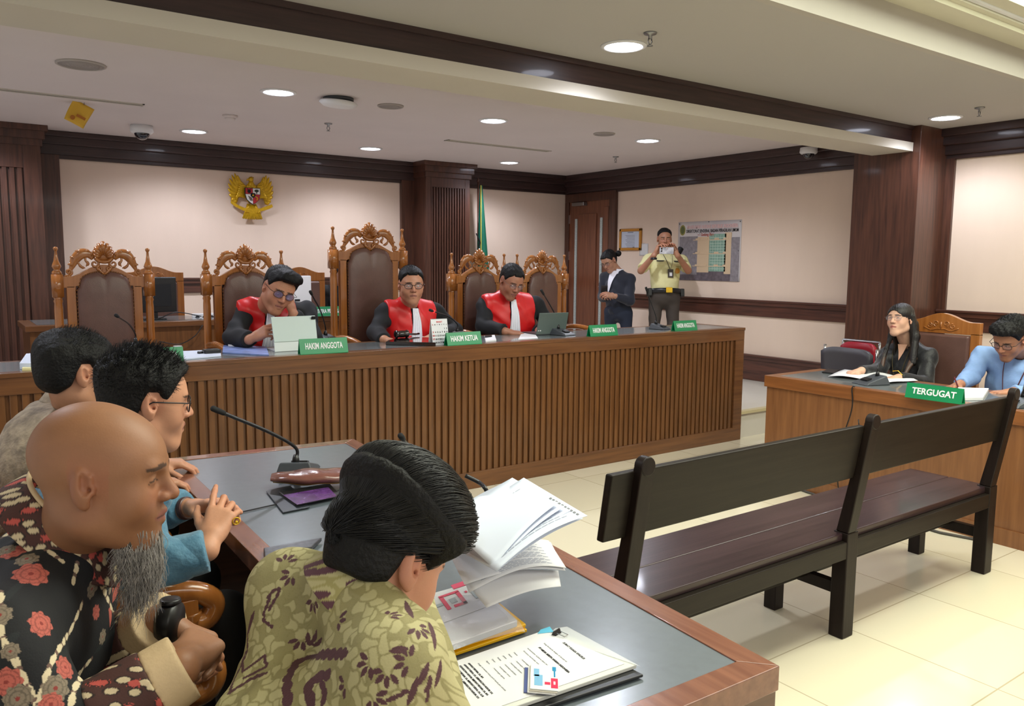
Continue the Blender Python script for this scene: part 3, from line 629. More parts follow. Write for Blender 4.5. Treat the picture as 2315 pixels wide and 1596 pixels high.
k4 = copy_tree(k1); k4['label'] = 'leather armchair with carved crest on which the man in the blue shirt sits'; place(k4, 5.85, 2.1, -.03, -PI/2)
ZD = .9655
# ================================================================ name signs
def sign(txt, px, py, zt, wd, label, rz=0., hh=.085, plane=2, dx=.05, sz=.05):
    p = at(px, py, 2, zt); p[1] = max(p[1], DESK_Y+.010) if zt == ZD else p[1]; t = thing('name_sign', label, 'sign', p, rz)
    b = MB(); h = wd/2
    b.hexa([(-h, -dx/2, 0), (h, -dx/2, 0), (h, -dx/2+.004, 0), (-h, -dx/2+.004, 0)], [(-h, -.002, hh), (h, -.002, hh), (h, .002, hh), (-h, .002, hh)])
    b.hexa([(-h, dx/2-.004, 0), (h, dx/2-.004, 0), (h, dx/2, 0), (-h, dx/2, 0)], [(-h, -.002, hh), (h, -.002, hh), (h, .002, hh), (-h, .002, hh)])
    b.box(-h, -dx/2, 0, h, dx/2, .003); b.build('sign_body', MT['green'], t)
    text(txt, 'lettering', sz, MT['white'], t, (0, -dx/4-.0012, hh*.5), (1, 0, 0), (0, dx/2, hh), bold=.0012, width=wd*.78)
    return t
sign('HAKIM ANGGOTA', 741, 801, ZD, .285, 'green name sign reading HAKIM ANGGOTA in front of the white tablet', -.06, .088)
sign('HAKIM KETUA', 1053, 780, ZD, .262, 'green name sign reading HAKIM KETUA beside the desk calendar', .0, .082)
sign('HAKIM ANGGOTA', 1362, 759, ZD, .262, 'green name sign reading HAKIM ANGGOTA right of the black desk microphone', -.04, .082)
sign('HAKIM ANGGOTA', 1547, 747, ZD, .245, 'rightmost green name sign on the judges desk, reading HAKIM ANGGOTA', -.06, .08)
sign('HAKIM ANGGOTA', 350, 822, ZD, .275, 'green name sign mostly hidden by the spiky-haired man, only its last letters showing', -.08, .082)
sign('PANITERA PENGGANTI', 742, 714, DZ+.769, .42, 'green name sign reading PANITERA PENGGANTI on the clerk desk behind', 0, .085)
ts = sign('TERGUGAT', 2112, 905, .742, .31, 'green name sign reading TERGUGAT on the right-hand desk', -PI/2+.06, .085, sz=.05)
# ================================================================ microphones
def mic(p, rz, head, label, group='gooseneck desk microphones', s=1., scale_base=1., mid=None, red=False):
    p = np.array(p); t = thing('desk_microphone', label, 'microphone', p, rz, group=group)
    Ri = rotm(0, 0, -rz); hd = Ri@(np.array(head)-p)
    b = MB(); k = scale_base
    b.hexa([(-.06*k, -.075*k, 0), (.06*k, -.075*k, 0), (.06*k, .075*k, 0), (-.06*k, .075*k, 0)], [(-.05*k, -.055*k, .014*k), (.05*k, -.055*k, .014*k), (.045*k, .06*k, .048*k), (-.045*k, .06*k, .048*k)])
    b.build('base', MT['grayp'] if not red else MT['black'], t, bevel=.006*k)
    b = MB(); b.cbox((0, -.03*k, .027*k), (.05*k, .03*k, .006*k), rotm(.28)); b.build('talk_button', MT['black'], t)
    o = np.array([0, .04*k, .045*k]); b = MB(); b.lathe(o, [(.014, -.005), (.012, .01), (.008, .025)], 12)
    m = mid if mid is not None else o+(hd-o)*.35+np.array([0, 0, .12*np.linalg.norm(hd-o)])
    pts = catmull([o, o+np.array([0, 0, .05]), m, hd+(m-hd)*.25, hd], 8); b.tube(pts, .0045*s, 8); b.build('gooseneck', MT['black'], t, smooth=True)
    d = pts[-1]-pts[-3]; d /= np.linalg.norm(d)
    b = MB(); b.tube([hd-d*.03, hd-d*.025, hd, hd+d*.02, hd+d*.024], [.005, .0085, .0095, .0095, .006], 12); hdm = b.build('microphone_head', MT['blackm'], t, smooth=True)
    if red:
        b = MB(); b.tube([hd-d*.036, hd-d*.03], .0098, 12); b.build('red_light_ring', mat('lit_red_ring', (255, 40, 40), .4, emit=2.), t)
    return t
J = lambda x, y: at(x, y, 2, ZD)
mic(J(745, 772), .3, at(703, 662, 1, 4.72), 'desk microphone beside the judge resting his cheek')
mic(J(1030, 762), 2.9, at(975, 702, 1, 4.62), 'desk microphone with red ring in front of the chief judge', red=True)
mic(J(1272, 757), .2, at(1226, 660, 1, 4.62), 'desk microphone with dark base behind the laptop', scale_base=1.1)
mic(J(1492, 744), .2, at(1462, 655, 1, 4.72), 'rightmost desk microphone on the judges desk, in front of the guard')
mic(J(318, 792), .5, at(264, 714, 1, 4.75), 'desk microphone in front of the empty leftmost judge chair')
Tm = lambda x, y: at(x, y, 2, .742)
mic(Tm(1968, 868), -1.9, dep(2004, 784, 5.32), 'desk microphone in front of the woman in black', scale_base=1.25)
mic(Tm(2298, 918), -1.8, dep(2345, 850, 5.0), 'desk microphone at the right edge, by the man in the blue shirt', scale_base=1.2)
# ================================================================ items on the judges' desk
def slab(name, label, cat, quad, th, m, bev=0., z=None, group=None):   # quad = pixel corners on height z
    z = ZD if z is None else z; P = [at(x, y, 2, z) for x, y in quad]; c = sum(P)/len(P); t_ = MB()
    n = len(P); t_.add([tuple(p-c) for p in P]+[tuple(p-c+np.array([0, 0, th])) for p in P], [tuple(range(n-1, -1, -1)), tuple(range(n, 2*n))]+[(i, (i+1) % n, n+(i+1) % n, n+i) for i in range(n)])
    o = t_.build(name, m, None, bevel=bev, loc=tuple(c)); tag(o, label, cat, group); return o, P
# tablet in a folding case
t = thing('tablet', 'pale gray tablet standing in a folding case in front of the cheek-resting judge', 'tablet', J(672, 793))
ax = np.array([1, -.02, 0]); 
b = MB(); b.hexa([(-.135, -.0, .0), (.135, .01, .0), (.135, .018, .0), (-.135, .008, .0)], [(-.128, .03, .065), (.132, .04, .065), (.132, .048, .065), (-.128, .038, .065)]); b.build('lower_flap', mat('case_pale', (206, 212, 208), .45), t, bevel=.002)
b = MB(); b.hexa([(-.13, .02, .055), (.14, .03, .055), (.14, .04, .055), (-.13, .03, .055)], [(-.128, .075, .20), (.150, .085, .20), (.150, .093, .20), (-.128, .083, .20)]); b.build('back_cover', mat('case_green_gray', (186, 200, 194), .45), t, bevel=.003)
b = MB(); b.cbox((.132, .070, .188), (.026, .006, .02), rotm(.33)); b.build('camera_module', MT['black'], t, bevel=.002)
b = MB(); b.box(-.12, .03, 0, .12, .19, .006); b.build('keyboard_part', MT['whitep'], t)
# laptop
t = thing('laptop', 'dark gray-green laptop open in front of the third judge', 'laptop', J(1236, 757), -.1)
b = MB(); b.hexa([(-.09, -.0, .006), (.165, .0, .006), (.165, .008, .006), (-.09, .008, .006)], [(-.085, -.035, .165), (.17, -.035, .165), (.17, -.028, .165), (-.085, -.028, .165)]); b.build('screen_lid', mat('laptop_gray_green', (96, 108, 104), .4, .3), t, bevel=.003)
b = MB(); b.box(-.1, 0, 0, .165, .2, .012); b.build('keyboard_base', mat('laptop_base', (60, 64, 66), .4, .3), t, bevel=.003)
b = MB(); b.box(-.065, -.0068, .03, -.055, -.004, .045); b.box(-.08, -.0068, .03, -.073, -.004, .045); b.build('sticker', MT['white'], t)
# calendar
t = thing('desk_calendar', 'white spiral desk calendar with rows of dates next to the gavel', 'calendar', J(992, 778), .0)
cw, chh = .122, .165
def cal_pt(x, z): return (x, -.03+z/chh*.03-.0015, z)
b = MB(); b.hexa([(-cw/2, -.03, 0), (cw/2, -.03, 0), (cw/2, -.028, 0), (-cw/2, -.028, 0)], [(-cw/2, -.0015, chh), (cw/2, -.0015, chh), (cw/2, 0, chh), (-cw/2, 0, chh)])
b.hexa([(-cw/2, .03, 0), (cw/2, .03, 0), (cw/2, .032, 0), (-cw/2, .032, 0)], [(-cw/2, 0, chh), (cw/2, 0, chh), (cw/2, .0015, chh), (-cw/2, .0015, chh)]); b.build('pages', MT['white'], t)
b = MB()
for i in range(18): x = -cw/2+.006+i*(cw-.012)/17; b.tube([(x, -.003, chh-.003), (x, 0, chh+.003), (x, .003, chh-.003)], .0008, 5)
b.build('spiral_binding', MT['printb'], t)
text('MARET', 'month_lettering', .014, MT['printr'], t, cal_pt(0, chh*.88), (1, 0, 0), (0, .03, chh), bold=.0003)
rows = [['', '', '', '', '', '1', '2'], [str(i) for i in range(3, 10)], [str(i) for i in range(10, 17)], [str(i) for i in range(17, 24)], [str(i) for i in range(24, 31)]]
for r, row in enumerate([['S', 'M', 'T', 'W', 'T', 'F', 'S']]+rows):
    zz = chh*(.755-.135*r) if r else chh*.775
    for part, mt_ in (([row[0]]+['']*6, MT['printr']), (['']+row[1:], MT['printb'])):
        s_ = [(c, v) for c, v in enumerate(part) if v]
        if not s_: continue
        if mt_ is MT['printr']: text(s_[0][1], 'date_lettering', .0155 if r else .009, mt_, t, cal_pt(-cw/2+.010, zz), (1, 0, 0), (0, .03, chh), bold=.0006)
        else:
            for c, v in s_: text(v, 'date_lettering', .0150 if r else .009, mt_, t, cal_pt(-cw/2+.010+c*(cw-.02)/6, zz), (1, 0, 0), (0, .03, chh), bold=.0003)
# gavel and box
o, P = slab('gavel_block', 'flat glossy black carved sound block box under the gavel', 'box', [(872, 780), (985, 782), (985, 770), (876, 768)], .022, MT['blackm'], .003)
o.data.materials[0] = mat('black_lacquer', (24, 16, 16), .12, coat=1.)
p = J(908, 771)+np.array([0, 0, .022]); t = thing('gavel', 'glossy black wooden gavel lying on the sound block', 'gavel', p)
b = MB(); R = rotm(0, PI/2, .1)
b.lathe((0, 0, .026), [(.018, -.05), (.026, -.046), (.026, -.034), (.02, -.03), (.024, -.015), (.024, .015), (.02, .03), (.026, .034), (.026, .046), (.018, .05)], 20, R); b.build('gavel_head', o.data.materials[0], t, smooth=True)
b = MB(); b.tube([(.0, 0, .026), (.05, .03, .02), (.14, .07, .012), (.18, .09, .012)], [.009, .007, .009, .01], 10); b.build('handle', o.data.materials[0], t, smooth=True)
slab('paper_sheet', 'white sheet under the chief judge hand', 'paper', [(925, 770), (968, 768), (966, 756), (918, 758)], .003, MT['white'])
slab('notebook', 'blue and white printed booklet beside the tablet', 'book', [(503, 799), (608, 805), (602, 786), (505, 783)], .008, mat('blue_booklet', (120, 140, 196), .4, noise=.3, nscale=14))
o, _ = slab('marker_pen', 'white pen lying on the blue booklet', 'pen', [(516, 786), (572, 788), (572, 784), (516, 783)], .01, MT['whitep']); o.location.z += .009
t = thing('voice_recorder', 'small black recorder device on the white sheets left of the booklet', 'recorder', J(478, 800))
MB().box(-.045, -.035, 0, .045, .03, .028).build('body', MT['black'], t, bevel=.006); MB().box(-.03, -.02, .0275, .03, .01, .0295).build('display', MT['grayp'], t); MB().tube([(-.075, -.01, .012), (-.05, 0, .012)], .009, 8).build('plug', MT['black'], t)
slab('paper_sheet', 'white paper sheets lying left of the voice recorder', 'paper', [(405, 815), (500, 806), (498, 792), (408, 796)], .006, MT['whiteb'])
slab('paper_sheet', 'white notepad by the third judge', 'paper', [(1098, 774), (1122, 771), (1118, 760), (1095, 762)], .01, MT['white']); slab('marker_pen', 'black pen on the white notepad by the HAKIM KETUA sign', 'pen', [(1096, 767), (1112, 765), (1112, 763), (1096, 764)], .018, MT['black'])
slab('paper_sheet', 'white paper under the laptop judge hand', 'paper', [(1172, 768), (1216, 765), (1205, 750), (1180, 752)], .004, MT['white'])
slab('document_stack', 'stack of white papers with a yellow file at the far left end of the desk', 'papers', [(45, 835), (112, 836), (112, 808), (60, 812)], .03, MT['whiteb'])
slab('yellow_file', 'thin yellow file at the far left end of the judges desk', 'folder', [(50, 838), (118, 838), (120, 830), (55, 829)], .012, mat('pale_yellow', (232, 222, 160), .6))
t = thing('drinking_glass', 'small overturned clear cup behind the half-hidden name sign', 'cup', J(402, 795)); MB().lathe((0, 0, 0), [(.03, 0), (.03, .004), (.024, .035), (.02, .035), (.026, .003)], 18).build('cup', MT['glasst'], t, smooth=True)
# monitors on the clerk desk
def monitor(p, w_, h_, m, label, white=False):
    t = thing('computer_monitor', label, 'monitor', p)
    MB().box(-w_/2, -.02, .06, w_/2, .02, .06+h_).build('housing', m, t, bevel=.008)
    b = MB(); b.box(-.03, -.01, 0, .03, .03, .1); b.box(-.09, -.05, 0, .09, .09, .012); b.build('stand', m, t, bevel=.004)
    b = MB()
    if white: b.box(-w_*.28, -.0215, .06+h_*.74, -w_*.1, -.0195, .06+h_*.77); b.box(-.0, -.0215, .06+h_*.74, .01, -.0195, .06+h_*.77); b.box(.03, -.0215, .06+h_*.74, .06, -.0195, .06+h_*.76); b.box(0, -.0215, .13, .05, -.0195, .15)
    else: b.box(-w_*.38, -.023, .08+h_*.1, w_*.38, -.0195, .06+h_*.8)
    b.build('vent_marks', MT['printb'] if white else MT['blackm'], t)
    return t
ZK = DZ+.768
monitor((1.46, 7.15, ZK), .36, .29, MT['black'], 'black monitor seen from behind on the clerk desk at left')
monitor((2.62, 7.05, ZK), .32, .30, MT['whitep'], 'white computer monitor seen from behind, behind the cheek-resting judge', True)
t = thing('power_strip', 'white power strip with sockets on the clerk desk edge between two chairs', 'power strip', at(463, 728, 1, 7.25)); b = MB(); b.box(-.1, 0, -.0, .1, .03, .075); b.build('housing', MT['whitep'], t, bevel=.004)
b = MB(); [b.lathe((x, -.001, .0375), [(.02, -.001), (.02, .002), (.001, .002)], 14, rotm(PI/2)) for x in (-.06, 0, .06)]; b.build('socket', MT['printb'], t)
b = MB(); b.tube(catmull([at(455, 715, 1, 7.2), at(400, 706, 1, 7.1), at(365, 718, 1, 7.1), at(350, 722, 1, 7.1)], 6), .004, 6); tag(b.build('black_cable', MT['black'], None, smooth=True), 'thin black cable running over the clerk desk to the power strip', 'cable')
b = MB(); b.tube(catmull([at(458, 735, 1, 6.9), at(440, 760, 1, 6.9), at(405, 778, 1, 6.9), at(360, 772, 1, 6.9)], 6), .004, 6); tag(b.build('black_cable', MT['black'], None, smooth=True), 'black cable drooping down the front of the clerk desk', 'cable')
# ================================================================ right-hand desk
t = thing('respondent_desk', 'light brown wooden desk with gray top at the right, carrying the TERGUGAT sign', 'desk', (4.61, 0, 0))
Y0, Y1 = .3, 3.45; TW = .64
b = MB(); b.box(0.012, Y0, .0, .035, Y1-.01, .70); b.box(.035, Y1-.035, 0, TW-.03, Y1-.01, .70); b.box(0, Y0, 0, .02, Y1, .09); b.box(.012, Y0, 0, TW-.03, Y0+.03, .7); b.build('panels', MT['deskfy'], t)
b = MB(); b.box(.065, Y0, .665, TW-.07, Y0+.07, .742); b.box(.065, Y1-.07, .665, TW-.07, Y1+.003, .742); b.box(-.005, Y0, .665, .065, Y1+.003, .742); b.box(TW-.07, Y0, .665, TW, Y1+.003, .742); b.box(.06, Y0+.06, .70, TW-.06, Y1-.06, .7395); b.build('top_frame', MT['desky'], t, bevel=.003)
MB().box(.065, Y0+.07, .7397, TW-.07, Y1-.07, .7415).build('top_inlay', MT['inlay'], t)
b = MB(); b.tube(catmull([at(1932, 874, 2, .752), (4.595, at(1926, 900, 0, 4.6)[1], .735), (4.6, at(1925, 930, 0, 4.6)[1], .6), (4.595, 2.86, .3), (4.58, 2.80, .02), (4.56, 2.5, .01), (4.5, 2.3, .008)], 8), .004, 6); tag(b.build('microphone_cable', MT['black'], None, smooth=True), 'thin black microphone cable hanging down the front of the right-hand desk', 'cable')
b = MB(); b.tube(catmull([(4.6, at(1940, 960, 0, 4.6)[1], .55), (4.598, at(1952, 1045, 0, 4.6)[1], .25), (4.58, 2.64, .02)], 8), .0035, 6); tag(b.build('microphone_cable', MT['black'], None, smooth=True), 'second thin cable running down the right-hand desk behind the bench', 'cable')
b = MB(); b.tube([at(1735, 1089, 2, .008), at(1800, 1104, 2, .008), at(1860, 1124, 2, .008), at(2125, 1204, 2, .008), at(2235, 1225, 2, .008)], .008, 8); tag(b.build('floor_cable', mat('cable_gray', (70, 66, 60), .6), None, smooth=True), 'dark cable lying on the floor along the right-hand desk', 'cable')
# items on it
def sheet(name, label, quad, z, m, bend=.01, cat='paper', n=10, th=.001):
    P = [at(x, y, 2, z) for x, y in quad]; c = sum(P)/4
    def fn(u, v): return tuple((P[0]*(1-u)+P[1]*u)*(1-v)+(P[3]*(1-u)+P[2]*u)*v-c+np.array([0, 0, bend*math.sin(PI*u)+bend*.4*math.sin(7*u+3*v)]))
    o = MB().grid(fn, n, n).build(name, m, None, smooth=True, solid=th, loc=tuple(c+np.array([0, 0, .003]))); return tag(o, label, cat)
sheet('paper_sheet', 'open white papers under the hands of the woman in black', [(1872, 852), (1990, 864), (2040, 855), (1910, 836)], .744, MT['white'], .012)
sheet('paper_sheet', 'white paper beside the right hand of the woman in black', [(1995, 868), (2075, 862), (2050, 850), (1985, 856)], .746, MT['white'], .006)
o, _ = slab('mobile_phone', 'dark mobile phone near the left end of the right-hand desk', 'phone', [(1858, 843), (1885, 846), (1898, 838), (1872, 836)], .009, MT['black'], .002, z=.742)
o, _ = slab('notebook', 'open white notebook in front of the man in the blue shirt', 'book', [(2180, 906), (2222, 905), (2235, 884), (2165, 882)], .018, MT['white'], .002, z=.742)
# ================================================================ office chairs behind the woman
def office_chair(x, y, m, label, frame, rz, w_=.44):
    t = thing('stacking_chair', label, 'chair', (x, y, 0), rz); h = w_/2
    b = MB(); 
    def f(u, v): return (-h+2*h*u, .03*math.cos(PI*(u-.5))-.02*v, .60+.27*v-.035*abs(2*u-1)**6*v)
    b.grid(f, 12, 6).build('backrest', m, t, smooth=True, solid=.035, bevel=0)
    MB().box(-h, -.45, .42, h, -.03, .47).build('seat', m, t, bevel=.02, seg=3)
    for s in (-1, 1):
        b = MB(); b.tube(catmull([(s*(h+.015), -.42, 0), (s*(h+.015), -.42, .40), (s*(h+.015), -.05, .42), (s*(h+.012), .02, .5), (s*(h+.01), .03, .88)], 6), .011, 8); b.build('side_frame', frame, t, smooth=True)
        b = MB(); b.tube([(s*(h+.015), -.42, .40), (s*(h+.015), -.02, 0)], .011, 8); b.build('leg', frame, t, smooth=True)
    if frame is MT['steel']: MB().tube([(-h-.01, .03, .88), (h+.01, .03, .88)], .011, 8).build('top_bar', frame, t)
    return t
office_chair(5.62, 3.47, mat('gray_vinyl', (74, 72, 80), .45), 'dark gray padded chair left of the woman in black', MT['chrome'], -PI/2-.1)
office_chair(6.12, 3.68, mat('red_vinyl', (150, 18, 40), .45), 'red chair with chrome frame behind the gray padded chair', MT['steel'], -PI/2, .30)
# ================================================================ the dark bench
def bench():
    t = thing('wooden_bench', 'long dark wooden bench with open back rail standing on the tiled floor', 'bench', (0, 0, 0))
    xs = [1.66, 2.885, 4.085]
    for x in xs:
        b = MB(); b.hexa([(x, 1.735, 0), (x+.075, 1.735, 0), (x+.075, 1.80, 0), (x, 1.80, 0)], [(x, 1.735, .44), (x+.075, 1.735, .44), (x+.075, 1.80, .44), (x, 1.80, .44)])
        b.hexa([(x, 1.735, .44), (x+.06, 1.735, .44), (x+.06, 1.79, .44), (x, 1.79, .44)], [(x, 1.66, .90), (x+.06, 1.66, .90), (x+.06, 1.695, .90), (x, 1.695, .90)])
        b.tube([(x+.03, 1.66, .90), (x+.03, 1.695, .90)], .03, 16); b.build('back_post', MT['benchz'], t, bevel=.005)
        MB().box(x+.005, 2.06, 0, x+.065, 2.12, .38).build('front_leg', MT['benchz'], t, bevel=.004)
        MB().box(x+.02, 1.79, .17, x+.055, 2.07, .22).build('cross_stretcher', MT['benchz'], t, bevel=.003)
    for x0, x1 in ((1.57, xs[1]+.0), (xs[1]+.06, xs[2]+.03)):
        b = MB(); b.hexa([(x0, 1.725, .67), (x1, 1.725, .67), (x1, 1.755, .67), (x0, 1.755, .67)], [(x0, 1.69, .885), (x1, 1.69, .885), (x1, 1.72, .885), (x0, 1.72, .885)]); b.build('back_board', MT['bench'], t, bevel=.006)
    MB().box(1.58, 1.76, .405, 4.14, 1.955, .435).build('seat_board', MT['benchs'], t, bevel=.004)
    MB().box(1.58, 1.958, .405, 4.14, 2.16, .435).build('seat_board', MT['benchs'], t, bevel=.006)
    MB().box(1.62, 1.738, .335, 4.10, 1.768, .405).build('rear_apron', MT['bench'], t, bevel=.003); MB().box(1.62, 2.10, .335, 4.10, 2.13, .405).build('front_apron', MT['bench'], t, bevel=.003)
    MB().box(1.68, 1.925, .2, 4.11, 1.965, .25).build('long_stretcher', MT['bench'], t, bevel=.003)
bench()
# ================================================================ front table
ZT = .74
TC = [at(1763, 1505, 2, ZT), at(800, 992, 2, ZT), at(360, 1038, 2, ZT)]
ne = at(1549, 1596, 2, ZT); dn = (ne-TC[0])/np.linalg.norm(ne-TC[0]); lw = np.linalg.norm(TC[1]-TC[2])
t4_ = at(600, 1285, 2, ZT); dl_ = (t4_-TC[2])/np.linalg.norm(t4_-TC[2])
# near-left corner = meeting of the left and the near edges
A = np.array([[dn[0], -dl_[0]], [dn[1], -dl_[1]]]); kk = np.linalg.solve(A, (TC[2]-TC[0])[:2]); TC.append(TC[0]+dn*kk[0])
tbl = thing('front_table', 'large table with gray glass-covered leather top and reddish wood border in the foreground', 'table', (0, 0, 0))
def inset(P, d):
    out = []; n = len(P)
    for i in range(n):
        a, b_, c_ = P[i-1], P[i], P[(i+1) % n]; e1 = (b_-a)/np.linalg.norm(b_-a); e2 = (c_-b_)/np.linalg.norm(c_-b_)
        n1 = np.array([-e1[1], e1[0], 0]); n2 = np.array([-e2[1], e2[0], 0]); bis = n1+n2; bis /= (bis@n1); out.append(b_+bis*d)
    return out
I = inset(TC, .058)
def lift(P, z): return [np.array([p[0], p[1], z]) for p in P]
b = MB()
for i in range(4):
    j = (i+1) % 4; b.hexa([tuple(p) for p in lift([TC[i], TC[j], I[j], I[i]], ZT-.05)], [tuple(p) for p in lift([TC[i], TC[j], I[j], I[i]], ZT)])
b.build('top_border', MT['table'], tbl, bevel=.002)
b = MB(); b.hexa([tuple(p) for p in lift(I, ZT-.03)], [tuple(p) for p in lift(I, ZT-.003)]); b.build('leather_inlay', MT['tinlay'], tbl)
I2 = inset(TC, .062); b = MB(); s1 = (I2[0]*.44+I2[1]*.56); s2 = (I2[3]*.44+I2[2]*.56)
sm = [at(750, 1112, 2, ZT), at(550, 1157, 2, ZT)]; 
for q in ((sm[0], sm[1]),): b.tube([tuple(q[0]+(q[0]-q[1])*1.35+np.array([0, 0, .0005])), tuple(q[1]+(q[1]-q[0])*.05+np.array([0, 0, .0005]))], .0022, 6)
q = [at(1330, 1265, 2, ZT), at(1080, 1360, 2, ZT)]; b.build('glass_seam', MT['printb'], tbl)
S = inset(TC, .02); b = MB()
for i in range(4):
    j = (i+1) % 4; Sj = inset(TC, .05); b.hexa([tuple(p) for p in lift([S[i], S[j], Sj[j], Sj[i]], 0.0)], [tuple(p) for p in lift([S[i], S[j], Sj[j], Sj[i]], ZT-.05)]) if i != 2 else None
b.build('side_panels', MT['tablez'], tbl)
S2 = inset(TC, .004); b = MB(); b.hexa([tuple(p) for p in lift([S2[0], S2[1], S[1], S[0]], ZT-.11)], [tuple(p) for p in lift([S2[0], S2[1], S[1], S[0]], ZT-.052)]); b.hexa([tuple(p) for p in lift([S2[3], S2[0], S[0], S[3]], ZT-.11)], [tuple(p) for p in lift([S2[3], S2[0], S[0], S[3]], ZT-.052)]); b.build('apron', MT['tablez'], tbl)
F = lambda x, y, z=ZT: at(x, y, 2, z)
mic(F(675, 1068), 2.6, dep(492, 928, 2.62), 'black gooseneck microphone curving left over the front table', s=1.35, scale_base=1.15, mid=None)
mic(F(965, 1092), .6, dep(908, 988, 2.55), 'microphone mostly hidden behind the slick-haired man, its head above his hair', s=1.3, scale_base=1.1)
b = MB(); b.tube(catmull([dep(1052, 1075, 2.2), dep(1085, 1092, 2.2), dep(1100, 1110, 2.15), F(1105, 1135)], 6), .006, 8); tag(b.build('microphone_cable', MT['black'], None, smooth=True), 'short black cable at the right of the slick-haired man behind the raised papers', 'cable')
# leather clutch
p = F(690, 1100); t = thing('leather_clutch', 'glossy brown leather clutch bag lying on the front table', 'bag', p+np.array([0, 0, .012]), -.45)
def clutch(u, v):
    a = 2*PI*v; x = -.11+.30*u; e = (math.sin(PI*min(1, max(0, u*.93+.04))))**.45
    return (x, .065*e*math.cos(a), .024+.020*e*np.sign(math.sin(a))*abs(math.sin(a))**.7+.002*math.sin(17*u+2*math.cos(a)))
MB().grid(clutch, 30, 20).build('bag_body', mat('glossy_brown_leather', (112, 70, 62), .22, noise=.2, nscale=20, coat=.6, bump=.2, bscale=40), t, smooth=True)
b = MB(); b.tube([clutch(u, .62) for u in np.linspace(.03, .97, 24)], .0032, 6); b.build('zip', mat('brass_zip', (150, 116, 66), .35, .6), t)
o, _ = slab('mobile_phone', 'mobile phone with a purple screen, partly under the clutch', 'phone', [(668, 1146), (770, 1124), (745, 1098), (630, 1118)], .010, MT['black'], .003, z=ZT)
_p = [at(x, y, 2, ZT+.0105) for x, y in [(672, 1141), (762, 1122), (742, 1101), (640, 1119)]]; b = MB(); c0 = np.array(o.location); b.add([tuple(p-c0) for p in _p], [(0, 1, 2, 3)]); b.build('phone_screen', mat('purple_screen', (84, 50, 104), .2, noise=.4, nscale=40), o)
slab('dark_folder', 'thin dark sleeve lying under the clutch', 'folder', [(640, 1160), (700, 1148), (650, 1092), (602, 1112)], .003, mat('dark_sleeve', (38, 42, 48), .3), z=ZT)
slab('mobile_phone', 'phone in a patterned black case behind the slick-haired man', 'phone', [(598, 1268), (705, 1245), (728, 1224), (596, 1248)], .012, mat('patterned_case', (70, 70, 76), .3, rgb2=(24, 24, 28), nscale=70), .003, z=ZT)
# stack of yellow folders and clear envelope
def stack(name, label, cat, quad, z0, th, m, dz=0., bev=.002): 
    o, P = slab(name, label, cat, quad, th, m, bev, z=z0+th); o.location.z -= th; return o
Yel = mat('yellow_folder_card', (238, 182, 12), .35)
def shiftq(q, dx, dy): return [(x+dx, y+dy) for x, y in q]
FQ = [(985, 1478), (1190, 1410), (1130, 1362), (860, 1430)]
o = stack('yellow_folder', 'lower yellow plastic folder under the clear envelope', 'folder', shiftq(FQ, 2, 12), ZT, .007, Yel)
o = stack('yellow_folder', 'upper yellow plastic folder with rounded bright corner', 'folder', FQ, ZT+.007, .008, Yel, bev=.003)
FC = [(1000, 1465), (1170, 1402), (1085, 1325), (880, 1388)]
stack('document_stack', 'gray-white document stack in the clear envelope on the yellow folders', 'papers', FC, ZT+.015, .014, mat('paper_grayish', (214, 214, 218), .5))
CV = [(920, 1438), (1098, 1372), (1060, 1318), (880, 1368)]
o = stack('cover_sheet', 'white cover sheet printed with a red square logo inside the envelope', 'paper', CV, ZT+.029, .0015, MT['white'])
P = [at(x, y, 2, ZT+.0305) for x, y in CV]; cc = sum(P)/4; ux = (P[1]-P[0])/2; vy = (P[3]-P[0])/2
def onc(b, u, v, su, sv, h=.003):
    a = ux*u+vy*v; b.hexa([tuple(a+ux*i*su+vy*j*sv+np.array([0, 0, .002])) for i, j in ((-1, -1), (1, -1), (1, 1), (-1, 1))], [tuple(a+ux*i*su+vy*j*sv+np.array([0, 0, h])) for i, j in ((-1, -1), (1, -1), (1, 1), (-1, 1))])
b = MB(); onc(b, .18, .05, .05, .42); onc(b, .62, .05, .05, .42); onc(b, .4, .5, .27, .06); onc(b, .5, -.3, .17, .07); onc(b, .82, .3, .03, .05); b.build('red_logo', mat('logo_pink_red', (226, 88, 112), .5), o)
b = MB(); onc(b, -.1, .05, .22, .08); onc(b, .4, .05, .08, .14, .0028); onc(b, .95, .0, .03, .3); b.build('gray_print', mat('pale_print', (176, 186, 190), .6), o)
b = MB(); onc(b, .8, .85, .2, .15, .0028); b.build('pink_corner', mat('pink_corner', (226, 84, 116), .5), o)
def env(u, v):
    Q = [at(x, y, 2, ZT+.040) for x, y in [(915, 1482), (1188, 1400), (1100, 1312), (850, 1372)]]
    return (Q[0]*(1-u)+Q[1]*u)*(1-v)+(Q[3]*(1-u)+Q[2]*u)*v+np.array([0, 0, -.008-.010*(abs(2*u-1)**6+abs(2*v-1)**6)+.0012*math.sin(14*u+5*v)])
o = MB().grid(env, 24, 24).build('clear_envelope', mat('clear_envelope_film', (235, 238, 242), .1, alpha=.22, spec=.9, bump=.3, bscale=30), None, smooth=True, loc=(0, 0, 0)); tag(o, 'clear plastic envelope around the documents on the yellow folders', 'envelope')
stack('document_stack', 'cream card corner showing behind the clear envelope', 'papers', [(1060, 1365), (1120, 1350), (1080, 1318), (1040, 1325)], ZT+.015, .01, mat('cream_card', (232, 208, 168), .6))
